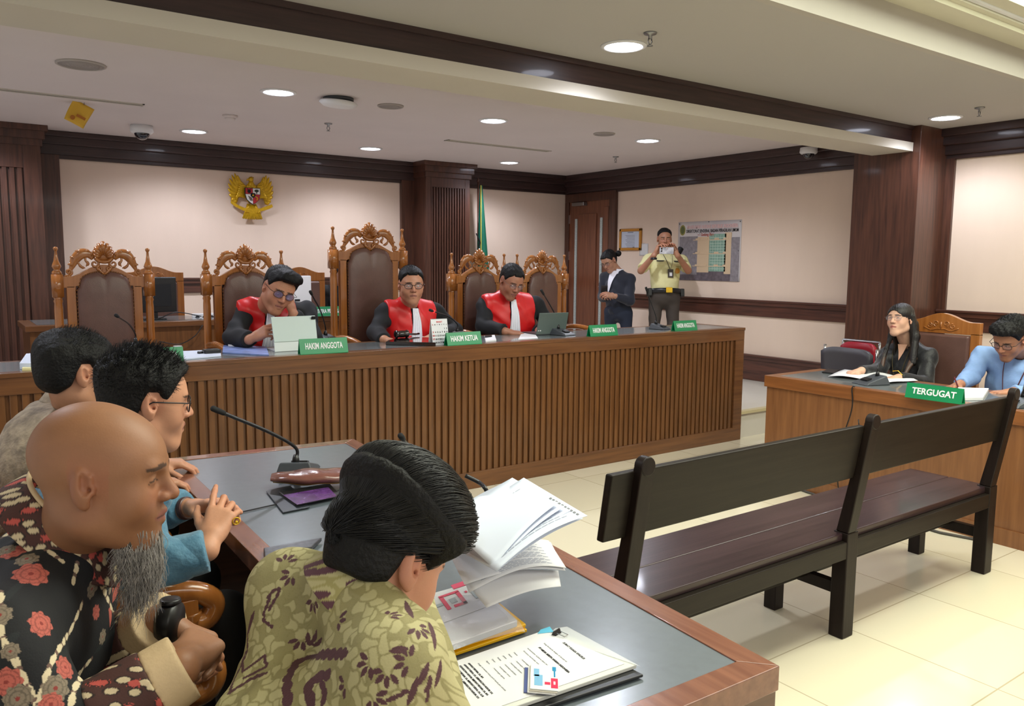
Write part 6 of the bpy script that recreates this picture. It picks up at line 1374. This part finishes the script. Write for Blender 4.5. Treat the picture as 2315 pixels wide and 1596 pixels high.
ln = b.build('lanyard', MT['black'], root); b = MB(); b.cbox(nk+TR@V(-.01, .158, -.25), (.065, .008, .095), TR); cdh = b.build('badge_holder', mat('badge_brown', (54, 40, 36), .4), ln, bevel=.003); b = MB(); b.cbox(nk+TR@V(-.01, .1635, -.26), (.03, .003, .04), TR); b.build('badge_card', MT['white'], cdh)
for sx in (-1, 1):
    c_ = drape(gu['tp'], [nk+TR@V(sx*.095, 0, -.105), nk+TR@V(sx*.095, 0, -.14)], TR[:, 1], .006); b = MB(); b.cbox(c_[0], (.09, .012, .012), TR); b.build('name_tape', MT['printb'], root); b = MB(); b.cbox(c_[1], (.085, .012, .035), TR); b.build('pocket_flap', CL['cream'], root, bevel=.003)
b = MB(); b.ell(drape(gu['tp'], [nk+TR@V(-.10, 0, -.215)], TR[:, 1], .006)[0], (.03, .008, .032), TR); b.build('orange_badge', mat('orange_badge', (196, 134, 40), .5), root)
collar(root, CL['cream'], nk+TR[:, 2]*.01, TR, .064, .066, 0, .03, gap=.9, flare=.016)
b = MB(); b.tube([WR_+V(0, 0, -.045), WR_+V(0, 0, -.02)], .036, 14); b.build('wrist_watch', MT['black'], root, smooth=True)
pc = (WR_+WL_)/2+V(-.02, -.03, .055); t = thing('camera_phone', 'light smartphone held up sideways by the guard', 'phone', pc); Rg = frame((-.62, -.78, 0)); b = MB(); b.cbox((0, 0, 0), (.155, .010, .075), Rg); b.build('phone_body', mat('phone_marble', (206, 204, 206), .3, rgb2=(130, 130, 136), nscale=22), t, bevel=.004)
b = MB(); b.ell(Rg@V(.055, .006, .02), (.009, .004, .009), Rg); b.ell(Rg@V(.055, .006, -.005), (.009, .004, .009), Rg); b.build('camera_lens', MT['black'], t)
b = MB(); b.cbox(G(1537, 566, -.2), (.055, .05, .075), rotm(.3, .4, .2)); tag(b.build('camera_bag', MT['blackm'], None, bevel=.012), 'small black object by the left hand of the guard', 'bag')
# ---------------------------------------------------------------- person in the dark suit by the door
SD = 9.35; G = lambda x, y, d=0: dep(x, y, SD+d)
o = G(1377, 590); R = frame((-.86, -.25, -.55), (-.25, .1, 1)); nk = G(1396, 614, .05); SR = G(1368, 628, .14); SL = G(1424, 632, -.08); pel = G(1398, 702, .0); ch = G(1396, 655, .02)
su = build_person('person in a dark suit, hair in a bun, looking at a phone by the door', o, R, .98, (172, 126, 100), nk, pel, ch, SL, SR, G(1423, 680, -.14), G(1362, 672, .1), G(1392, 670, -.26), G(1366, 668, -.1),
                  dict(R=hframe((-.9, .3, .15), (-.1, -.8, .6)), curl=(.6, .7, .8, .9), thumb=(.6, .5)), dict(R=lefty(hframe((-.4, -.8, .1), (-.6, .3, .7))), curl=(.7, .8, .9, 1.), thumb=(.6, .5)), CL['navy'], (.062, .056, .046), 1.02, .0, 'suit_jacket', 1.05, (.005, .011, .0045), fr=(-.85, -.5, 0), legs=stand(pel, V(.45, -.85, 0), DZ), trousers='jean', wr=.004, hair=dict(top=.010, side=.006, back=.006), seed=7)
root = su['root']; TR = su['TR']; spectacles(o, R, .98, root, MT['glasses'], .024, .017); b = MB(); b.ell(G(1398, 573, .02), (.036, .036, .036)); b.build('hair_bun', MT['hair'], root, smooth=True)
b = MB(); kk_ = drape(su['tp'], [nk+TR@V((u-.5)*.11*(1-v)**.7, 0, -.27*v) for u in np.linspace(0, 1, 7) for v in np.linspace(0, 1, 9)], TR[:, 1], .009); b.grid(lambda u, v: tuple(kk_[int(round(u*6))*9+int(round(v*8))]), 6, 8).build('white_shirt_front', MT['jabot'], root, smooth=True); collar(root, MT['jabot'], nk+TR[:, 2]*.012, TR, .06, .064, 0, .03, gap=.8)
b = MB(); b.cbox((0, 0, 0), (.075, .01, .14), frame((-.6, -.7, -.6))); o_ = b.build('mobile_phone', MT['black'], None, bevel=.003, loc=tuple(G(1366, 657, -.24))); tag(o_, 'mobile phone held by the person in the dark suit', 'phone')
# ---------------------------------------------------------------- foreground men
IR = CR.copy(); IR[2] = 0; IR = nrmz(IR); IA = nrmz(V(CF[0], CF[1], 0))
def ear_anchor(px, d, R, s, side=1): return dep(px[0], px[1], d)-R@(V(side*.079, -.006, -.002)*s)
def side_dir(f): f = nrmz(V(f[0], f[1], 0)); return V(f[1], -f[0], 0)
# --- man in beige batik (farthest)
f = IR*.72+IA*.69+V(0, 0, -.12); R = frame(f); s = 1.04; o = ear_anchor((188, 852), 2.42, R, s); nk = dep(168, 925, 2.60); sd = side_dir(f); SR = nk+sd*.20+V(-.04, 0, -.06); SL = nk-sd*.20+V(-.0, 0, -.06); pel = V(nk[0]-.16, nk[1]-.06, .52); ch = (nk+pel)/2+V(-.02, 0, .10)
Am = build_person('man with short black hair in a beige patterned shirt, farthest at the front table', o, R, s, (186, 134, 104), nk, pel, ch, SL, SR, SL+V(.12, .04, -.27), SR+V(.08, -.03, -.27), V(.58, 3.02, .78), V(.50, 2.72, .78),
                  hd((1, -.3, -.1), (0, 0, 1)), hr((1, .3, -.1), (0, 0, 1)), CL['A'], (.072, .062, .048), 1.15, .03, 'batik_shirt', 1., (.0036, .010, .004), fr=(1, .1, 0), legs=legs_sit(pel, (1, 0, 0), 0), wr=.007, hair=dict(top=.016, side=.007, rough=.0018, back=.004, vox=.0034), seed=8)
collar(Am['root'], CL['A'], nk+V(0, 0, .02), Am['TR'], .070, .074, 0, .036, gap=.7, flare=.018)
b = MB(); TR = Am['TR']
for i in range(4): b.cbox(nk+TR@V(.075, -.03+.026*i, .022-.010*i), (.012, .018, .03), TR@rotm(0, .2, .1*i))
b.build('collar_pattern', mat('collar_patch', (70, 78, 74), .6, rgb2=(190, 150, 70), nscale=30), Am['root'], bevel=.003)
short_strands(Am, 2600, .022, .0008, .004, 3)
# --- man in blue batik
f = IR*.80+IA*.60+V(0, 0, -.14); R = frame(f, IR*.05+V(0, 0, 1)); s = 1.04; o = ear_anchor((338, 922), 2.0, R, s); nk = dep(285, 1010, 2.16); sd = side_dir(V(.98, .09, 0)); SR = nk+sd*.20+V(-.03, 0, -.07); SL = nk-sd*.19+V(.02, 0, -.06); pel = V(nk[0]-.22, nk[1]-.02, .52); ch = (nk+pel)/2+V(-.0, 0, .10)
WRb, WLb = dep(468, 1243, 1.98), dep(415, 1150, 2.22)
ERb = dep(318, 1285, 1.93)
def bent(*a): return [tuple(x) for x in a]
Bm = build_person('man with spiky black hair and glasses in a blue shirt, hands laced on the table', o, R, s, (196, 142, 112), nk, pel, ch, SL, SR, dep(300, 1150, 2.3), ERb, WLb, WRb,
                  dict(R=hframe(dep(540, 1128, 2.16)-WLb, (.0, .35, .9)), curl=(.2, .25, .45, .6), spread=.16, thumb=(.6, .4)), dict(R=lefty(hframe(dep(505, 1150, 2.06)-WRb, (-.35, -.75, .45))), spread=.2, thumb=(.35, .3), bent=bent((.15, .2, .1), (.35, .9, .5), (.5, 1.1, .7), (.6, 1.1, .8))), CL['B'], (.070, .060, .048), 1.12, .03, 'batik_shirt', 1., (.0036, .009, .0026), fr=(1, .1, 0), legs=legs_sit(pel, (1, 0, 0), 0), wr=.007, hair=dict(top=.018, side=.006, rough=.002, spike=.006, vox=.0032), seed=9)
short_strands(Bm, 4200, .034, .0009, .004, 5, 1.)
spectacles(o, R, s, Bm['root'], MT['glasses'], .0255, .019, thick=.0017, rnd=3); collar(Bm['root'], CL['B'], nk+V(0, 0, .02), Bm['TR'], .070, .074, 0, .034, gap=.7, flare=.016)
v_, q_ = surface([('rc', WRb+nrmz(ERb-WRb)*.004, WRb+nrmz(ERb-WRb)*.09, .050, .054, .02)], .006, .002, lambda X: np.maximum(-((X-(WRb+nrmz(ERb-WRb)*.002))@nrmz(ERb-WRb)), ((X-(WRb+nrmz(ERb-WRb)*.075))@nrmz(ERb-WRb))), wrinkle(.003, 1.3, 2)); skin_obj('shirt_cuff', [(v_, q_)], CL['B'], Bm['root'], None, 1)
hd_ = nrmz(dep(540, 1128, 2.16)-WLb); b = MB(); b.tube([WLb+hd_*.0, WLb+hd_*.016], .032, 20, True); b.build('brown_bracelet', mat('bracelet_brown', (82, 52, 48), .3, noise=.3, nscale=60), Bm['root'], smooth=True, bevel=.003)
rp_ = dep(534, 1178, 2.04); b = MB(); b.tube([rp_+V(.009*math.cos(a), .0, .009*math.sin(a)) for a in np.linspace(0, 2*PI, 16)], .0016, 6, False); b.ell(rp_+V(-.002, -.009, 0), (.004, .003, .004)); b.build('ring', MT['goldp'], Bm['root'], smooth=True)
# --- bald man with gray beard, black batik
f = IR*.97+IA*.20+V(0, 0, -.10); R = frame(f, V(0, 0, 1)); s = .99; o = ear_anchor((184, 1106), 1.20, R, s); nk = dep(178, 1222, 1.36); nk = nk+V(-.02, 0, 0); sd = side_dir(f*[1, 1, 0]+IA*.15)
SR = nk+sd*.20+V(-.05, 0, -.065); SL = nk-sd*.19+V(.02, .0, -.055); pel = V(nk[0]-.20, nk[1]+.02, .50); ch = (nk+pel)/2+V(.02, 0, .10)
WRc, WLc = dep(408, 1512, 1.20), dep(358, 1404, 1.40); ERc, ELc = dep(130, 1690, 1.12), dep(150, 1560, 1.55)
Cm = build_person('bald man with a long gray beard in a black batik shirt with coral flowers', o, R, s, (150, 104, 74), nk, pel, ch, SL, SR, ELc, ERc, WLc, WRc,
                  dict(R=hframe(dep(440, 1436, 1.46)-WLc, (.1, .2, .95)), curl=(.8, .85, .9, 1.), thumb=(.6, .5)), dict(R=lefty(hframe(dep(470, 1440, 1.32)-WRc, (-.25, -.75, .6))), curl=(.85, .95, 1.0, 1.1), thumb=(.5, .5)), CL['C'], (.066, .058, .046), 1.18, .05, 'batik_shirt', .96, (.0028, .0082, .0026), fr=(1, -.2, 0), legs=legs_sit(pel, (1, -.1, 0), 0), wr=.006, fat=1.12, seed=10, skinkw=dict(brow=(54, 38, 30)))
nf, mf = np.array([0, 1, 0]), 0
def fabric_uv(P):
    TR, nk = P['TR'], P['nk']
    def g(X): q = (X-nk)@TR; return np.stack([q[:, 0]*1.0, q[:, 2]], 1), q
    return g
def colC(P, ob):
    TR, nk = P['TR'], P['nk']; sp = surf_pts(ob)
    fl = [(30, 1240, 22, 0), (60, 1255, 20, 1), (72, 1290, 30, 0), (12, 1235, 16, 1), (98, 1403, 25, 0), (155, 1505, 22, 0), (132, 1553, 24, 1), (20, 1540, 26, 0), (45, 1575, 24, 1), (122, 1590, 20, 0), (5, 1385, 20, 1), (215, 1335, 18, 1), (225, 1385, 14, 0), (240, 1440, 14, 1), (60, 1180, 12, 0), (30, 1470, 15, 1), (250, 1560, 18, 0)]
    ch_ = [[(0, 1200), (40, 1205), (90, 1225), (148, 1265)], [(2, 1330), (5, 1420), (40, 1490), (75, 1560), (88, 1590)], [(195, 1360), (170, 1420), (135, 1475), (110, 1530), (92, 1590)], [(182, 1270), (172, 1315)], [(215, 1490), (185, 1530), (160, 1590)], [(5, 1168), (30, 1172), (70, 1180)], [(232, 1290), (240, 1330), (262, 1380), (280, 1440)]]
    def f(X, N):
        q = (X-nk)@TR; p = q[:, [1, 2]]; c = np.tile(L3((20, 21, 25)), (len(X), 1))
        c = mixc(c, (vnoise(p*60, 2) > .55)*.35, L3((40, 48, 48))); used = np.zeros(len(X), bool)
        g2, d2, ci = cells(p+q[:, :1]*.6, .075, 9); far = q[:, 0] < .02
        c = np.where((far & (d2 < .22))[:, None], np.where((ci > .5)[:, None], L3((190, 98, 86)), L3((140, 126, 108))), c)
        for ln in ch_:
            pts = [sp(*q_)[0] for q_ in catmull([(x, y) for x, y in ln], 7)]; acc = 0.
            for A, B_ in zip(pts[:-1], pts[1:]):
                d = B_-A; L = np.linalg.norm(d)+1e-9; w_ = X-A; h = np.clip((w_@d)/(L*L), 0, 1); dist = np.linalg.norm(w_-h[:, None]*d, axis=1); t = (acc+h*L)/.024; bead = np.abs(np.sin(PI*t))**.6
                c = np.where(((dist < .0048*bead))[:, None], L3((222, 206, 172)), c); c = np.where(((dist < .0040) & (bead < .40))[:, None], L3((112, 88, 78)), c); acc += L
        for px, py, r, t in fl:
            a, n_ = sp(px, py); t1, t2 = tang(n_); d = X-a; u, v = d@t1, d@t2; R_ = r*np.linalg.norm(a-CAM)/1820; rr = np.where(np.abs(d@n_) < .03, np.hypot(u, v), 9); th = np.arctan2(v, u); m = rr < R_*(1+.09*np.cos(8*th))
            base = L3((190, 98, 86)) if t == 0 else L3((136, 122, 104)); lnm = (np.abs(np.cos(4*th)) < .16)*(rr > R_*.25)+(np.abs(rr-R_*.55) < R_*.06)+(np.abs(rr-R_*.85) < R_*.04)
            c = np.where(m[:, None], base*(1-.4*(lnm > 0))[:, None], c); c = np.where((rr < R_*.16)[:, None], L3((140, 56, 50)), c)
        return c
    return f
Cs = subdivide(Cm['shirt'], 2); paint(Cs, colC(Cm, Cs))
def ornate(X):
    p = X[:, [0, 2]]*1.+X[:, [1, 1]]*.7; g, d, ci = cells(p, .02, 4); c = np.tile(L3((74, 44, 40)), (len(X), 1)); c = np.where((d < .30)[:, None], L3((206, 188, 154)), c); c = np.where(((d < .42) & (ci > .72))[:, None], L3((190, 84, 76)), c); c = np.where((np.abs(d-.36) < .04)[:, None], L3((40, 30, 30)), c); return c
TRc = Cm['TR']; 
Rc_ = TRc@rotm(-.25, 0, 0)
cc_ = collar(Cm['root'], CL['C'], nk+V(.0, 0, .035)+Rc_@V(0, .004, .012), Rc_, .084, .088, 0, .040, gap=.5, flare=.026, name='collar')
cc_ = subdivide(cc_, 2) if False else cc_
cc_.modifiers.clear(); subdivide(cc_, 2); paint(cc_, lambda X, N: ornate(X)); cc_.modifiers.new('solid', 'SOLIDIFY').thickness = .003
b = MB(); 
def edge(u):
    a = PI/2+.25+(2*PI-.5)*u; return nk+V(0, 0, .035)+Rc_@V(0, .004, .012)+Rc_@V(.086*math.cos(a), .090*math.sin(a), .041-.018*(.5+.5*math.sin(a)))
b.tube([edge(u) for u in np.linspace(0, 1, 50)], .0042, 8); b.build('collar_lining', mat('beige_lining', (206, 180, 142), .7), Cm['root'], smooth=True)
cream = mat('beige_cuff', (204, 178, 140), .75, noise=.05, nscale=30, bump=.1, bscale=200)
for W_, E_, nm in ((WRc, ERc, 'R'), (WLc, ELc, 'L')):
    a = nrmz(E_-W_); v_, q_ = surface([('rc', W_, W_+a*.12, .052, .058, .01)], .004, .0, lambda X: np.maximum(-((X-(W_-a*.006))@a), ((X-(W_+a*.040))@a))); skin_obj('cuff_band', [(v_, q_)], cream, Cm['root'], None, 1)
    v_, q_ = surface([('rc', W_+a*.03, W_+a*.14, .054, .062, .01)], .004, .002, lambda X: np.maximum(-((X-(W_+a*.038))@a), ((X-(W_+a*.12))@a)), wrinkle(.002, 1.5, 1)); ob = skin_obj('patterned_cuff', [(v_, q_)], CL['C'], Cm['root'], None, 1); subdivide(ob, 1); paint(ob, lambda X, N: ornate(X))
a = nrmz(dep(468, 1408, 1.40)-WLc); b = MB(); b.tube([WLc+a*.006, WLc+a*.012, WLc+a*.028, WLc+a*.034], [.033, .0355, .0355, .033], 24); wt = b.build('wrist_watch', mat('black_strap', (14, 14, 16), .4), Cm['root'], smooth=True)
b = MB(); zc = nrmz(V(.1, .0, 1)-a*(a@V(.1, 0, 1))); b.tube([WLc+a*.02+zc*.033, WLc+a*.02+zc*.041], [.019, .017], 20); b.build('watch_case', MT['black'], wt, smooth=True, bevel=.002)
# beard
rs = np.random.RandomState(4); n = 4200; th_ = rs.uniform(-1.25, 1.25, n); rr_ = rs.uniform(0, 1, n)
root_ = np.stack([.044*np.sin(th_)*(1-.2*rr_)*1.1, .028+.066*np.cos(th_)*(1-.30*rr_), -.078-.036*rr_*np.cos(th_)+.016*np.abs(th_)], 1); K = 10; Lb = rs.uniform(.06, .15, n)*(1-.35*np.abs(th_)); path = []
ph = rs.uniform(0, 6.28, (n, 3)); dr = np.stack([np.sin(th_)*.12, .03-.20*rr_, -np.ones(n)], 1); dr += rs.normal(size=(n, 3))*.06
for k in range(K):
    u = k/(K-1); w_ = .0105*u*np.stack([np.sin(7*u+ph[:, 0]), np.sin(6*u+ph[:, 1]), 0*ph[:, 2]], 1); path.append(root_+dr*(Lb*u)[:, None]*[1, 1, 1]+w_+np.stack([-root_[:, 0]*.55*u, 0*th_, 0*th_], 1))
path = np.array(path); path = o+(path*s)@R.T; v_, q_ = strand_mesh(path, .0008); skin_obj('beard', [(v_, q_)], MT['beard'], Cm['root'])
v_, q_ = surface([('rc', o+R@(V(0, .072, -.10)*s), o+R@(V(0, .062, -.165)*s), .025*s, .012*s, .02), ('rc', o+R@(V(.028, .05, -.098)*s), o+R@(V(.012, .05, -.13)*s), .016*s, .008*s, .02), ('rc', o+R@(V(-.028, .05, -.098)*s), o+R@(V(-.012, .05, -.13)*s), .016*s, .008*s, .02)], .004, 0, None, lambda X: .004*np.sin(400*X[..., 0])*np.sin(60*X[..., 2])); skin_obj('beard_core', [(v_, q_)], mat('dark_beard', (70, 66, 62), .8, noise=.4, nscale=80), Cm['root'])
# --- slick-haired man in olive batik
f = nrmz(IR*.75+IA*.66)*.84+V(0, 0, -.50); R = frame(f, V(0, 0, 1)-IR*.18); s = .93; o = ear_anchor((930, 1288), 1.14, R, s); nk = dep(820, 1335, 1.20); fh = nrmz(IR*.62+IA*.78); sd = side_dir(fh)
SR = dep(892, 1520, 1.04); SL = dep(660, 1345, 1.27); pel = V(nk[0], nk[1], 0)-fh*.30+V(0, 0, .52); ch = nk*.45+pel*.55+V(0, 0, .02)
ERd, ELd = SR+fh*.10+sd*.04+V(0, 0, -.25), SL+fh*.16+V(0, 0, -.24); WRd, WLd = dep(905, 1330, 1.42), dep(900, 1262, 1.55)
Dm = build_person('man with slick black hair in an olive patterned shirt, seen from behind, holding papers', o, R, s, (190, 134, 106), nk, pel, ch, SL, SR, ELd, ERd, WLd, WRd,
                  dict(R=hframe((.7, .3, .2), (-.2, .4, .9)), curl=(.4, .5, .6, .7)), dict(R=lefty(hframe((.6, .5, .3), (-.2, -.4, .9))), curl=(.4, .5, .6, .7)), CL['D'], (.066, .060, .050), 1.12, .02, 'batik_shirt', 1., (.0028, .0082, .0035), fr=fh, legs=legs_sit(pel, fh, 0), wr=.006, seed=11, nr_=.055,
                  hair=dict(top=.056, u0=.012, slant=.55, side=.0035, rough=.0008, vox=.003, hl=[(-.12, -.028), (-.06, -.04), (-.03, -.03), (-.022, .0), (-.012, .034), (.012, .034), (.02, .014), (.034, .0), (.044, .02), (.056, .045), (.068, .06), (.1, .07)]))
def colD(P, ob):
    TR, nk = P['TR'], P['nk']; sp = surf_pts(ob); MR, OL, CR_ = L3((78, 46, 52)), L3((146, 138, 94)), L3((194, 186, 140))
    fl = [(702, 1352), (755, 1400), (880, 1510), (660, 1290), (640, 1265), (700, 1455), (835, 1570), (775, 1545), (930, 1490), (945, 1410), (875, 1385), (683, 1435), (835, 1490)]
    def f(X, N):
        q = (X-nk)@TR; p = q[:, [0, 2]]+q[:, [1, 1]]*np.array([[.5, .3]]); w_ = p+.003*np.stack([np.sin(p[:, 1]*260), np.sin(p[:, 0]*240)], 1); g, d, ci = cells(w_, .0185, 5)
        c = np.tile(OL, (len(X), 1))*(1+.06*vnoise(p*70, 3))[:, None]; c = mixc(c, np.clip((g-.12)/.08, 0, 1)*(ci > .35)*.62, CR_); c = mixc(c, (np.abs(g-.07) < .03)*.35, L3((122, 118, 68)))
        c = mixc(c, np.clip(vnoise(p*22, 7)-.3, 0, 1)*.5, L3((168, 160, 104)))
        rs = np.random.RandomState(3); hit = np.zeros(len(X), bool)
        def loc(px, py):
            a, n_ = sp(px, py); t1, t2 = tang(n_); dd = X-a; return np.stack([dd@t1, dd@t2], 1), np.abs(dd@n_) < .025
        for px, py in fl:
            P2, ok = loc(px, py); a0 = rs.uniform(0, 6.28)
            for j in range(rs.randint(3, 6)):
                t = a0+j*.75; hit |= ok & leaf(P2, .013*np.array([math.cos(t), math.sin(t)]), t, .0075, .0036)
        for px, py, an, L in ((925, 1372, 1.9, .028), (985, 1430, -1.2, .026), (560, 1405, 1.2, .02), (965, 1520, 1.1, .016), (940, 1560, 1.2, .018), (900, 1462, .2, .012), (722, 1300, .9, .016), (1000, 1520, 1.2, .018), (735, 1262, 1., .024), (752, 1282, 1., .024)):
            P2, ok = loc(px, py); hit |= ok & leaf(P2, (0, 0), an, L, .0048)
        def line(pts, wd, bead=0., cat_=True):
            nonlocal hit
            P_ = [sp(*q_)[0] for q_ in (catmull(pts, 7) if cat_ else [np.array(A_)*(1-t)+np.array(B2)*t for A_, B2 in zip(pts[:-1], pts[1:]) for t in (0, .25, .5, .75, 1)])]; acc = 0.
            for A, B_ in zip(P_[:-1], P_[1:]):
                dd = B_-A; L = np.linalg.norm(dd)+1e-9; v = X-A; h = np.clip((v@dd)/(L*L), 0, 1); dist = np.linalg.norm(v-h[:, None]*dd, axis=1)
                ww = wd*(.5+.5*np.abs(np.sin(PI*(acc+h*L)/bead))) if bead else wd; hit |= dist < ww; acc += L
        line([(645, 1590), (648, 1530), (672, 1490), (720, 1475), (778, 1472)], .0085, .020); line([(700, 1590), (692, 1555), (705, 1530), (735, 1520)], .0085, .020); line([(722, 1590), (728, 1560), (722, 1535)], .005, .012)
        line([(518, 1560), (520, 1480), (548, 1430)], .0032, .010, False); line([(515, 1560), (560, 1530), (598, 1515)], .0045, .012, False); line([(542, 1470), (545, 1512), (595, 1475), (600, 1500), (550, 1525)], .0025, 0, False)
        line([(602, 1375), (620, 1345), (628, 1325), (612, 1332), (600, 1360), (590, 1395), (612, 1410)], .0030, .010); line([(880, 1590), (905, 1570), (925, 1560)], .003); line([(970, 1560), (980, 1530), (972, 1585)], .0025)
        return np.where(hit[:, None], MR*(1+.25*(np.sin(p[:, :1]*2200) > .3)), c)
    return f
subdivide(Dm['shirt'], 2); paint(Dm['shirt'], colD(Dm, Dm['shirt'])); TRd = Dm['TR']
Rd_ = np.stack([nrmz(sd), fh, V(0, 0, 1)], 1)@rotm(-.30, 0, 0)
nz_ = nrmz(o-nk); xz_ = nrmz(sd-nz_*(sd@nz_)); Rd_ = np.stack([xz_, np.cross(nz_, xz_), nz_], 1)
cD = collar(Dm['root'], CL['D'], nk+nz_*.004, Rd_, .064, .068, 0, .046, gap=.5, flare=.024); cD.modifiers.clear(); subdivide(cD, 2)
def colDc(X, N):
    g, d, ci = cells(X[:, [0, 2]]+X[:, [1, 1]]*.6, .022, 2); c = np.tile(L3((160, 152, 98)), (len(X), 1)); c = mixc(c, (g > .2)*.6, L3((198, 190, 146))); m = (d < .36)&(ci > .35); return np.where(m[:, None], L3((92, 56, 66)), c)
paint(cD, colDc); cD.modifiers.new('solid', 'SOLIDIFY').thickness = .003
def dirD(q, ph):
    c = V(-.01, .125, .075); d = q-c; d[:, 2] -= .02; d[:, 1] -= .03; return d+.05*np.stack([np.sin(ph), np.cos(ph), 0*ph], 1)*.2
v_, q_ = strands(o, R, s, 9000, dirD, .10, .0008, off=(.060, .071), prof=lambda q: (lambda u: .11+.9*u*u*(3-2*u))(np.clip((q[:, 2]+.55*q[:, 1]-.012)/.07, 0, 1))*np.clip((.108-q[:, 1])/.07, .12, 1), region=lambda p: (p[:, 2] > .050) & (p[:, 1] < .055), seed=2); skin_obj('hair_strands', [(v_, q_)], MT['strand'], Dm['root'])
v_, q_ = strands(o, R, s, 2600, dirD, .05, .0007, off=(.006, .013), region=lambda p: (p[:, 2] > .03) & (p[:, 2] < .09), seed=7); skin_obj('side_hair_strands', [(v_, q_)], MT['strand'], Dm['root'])
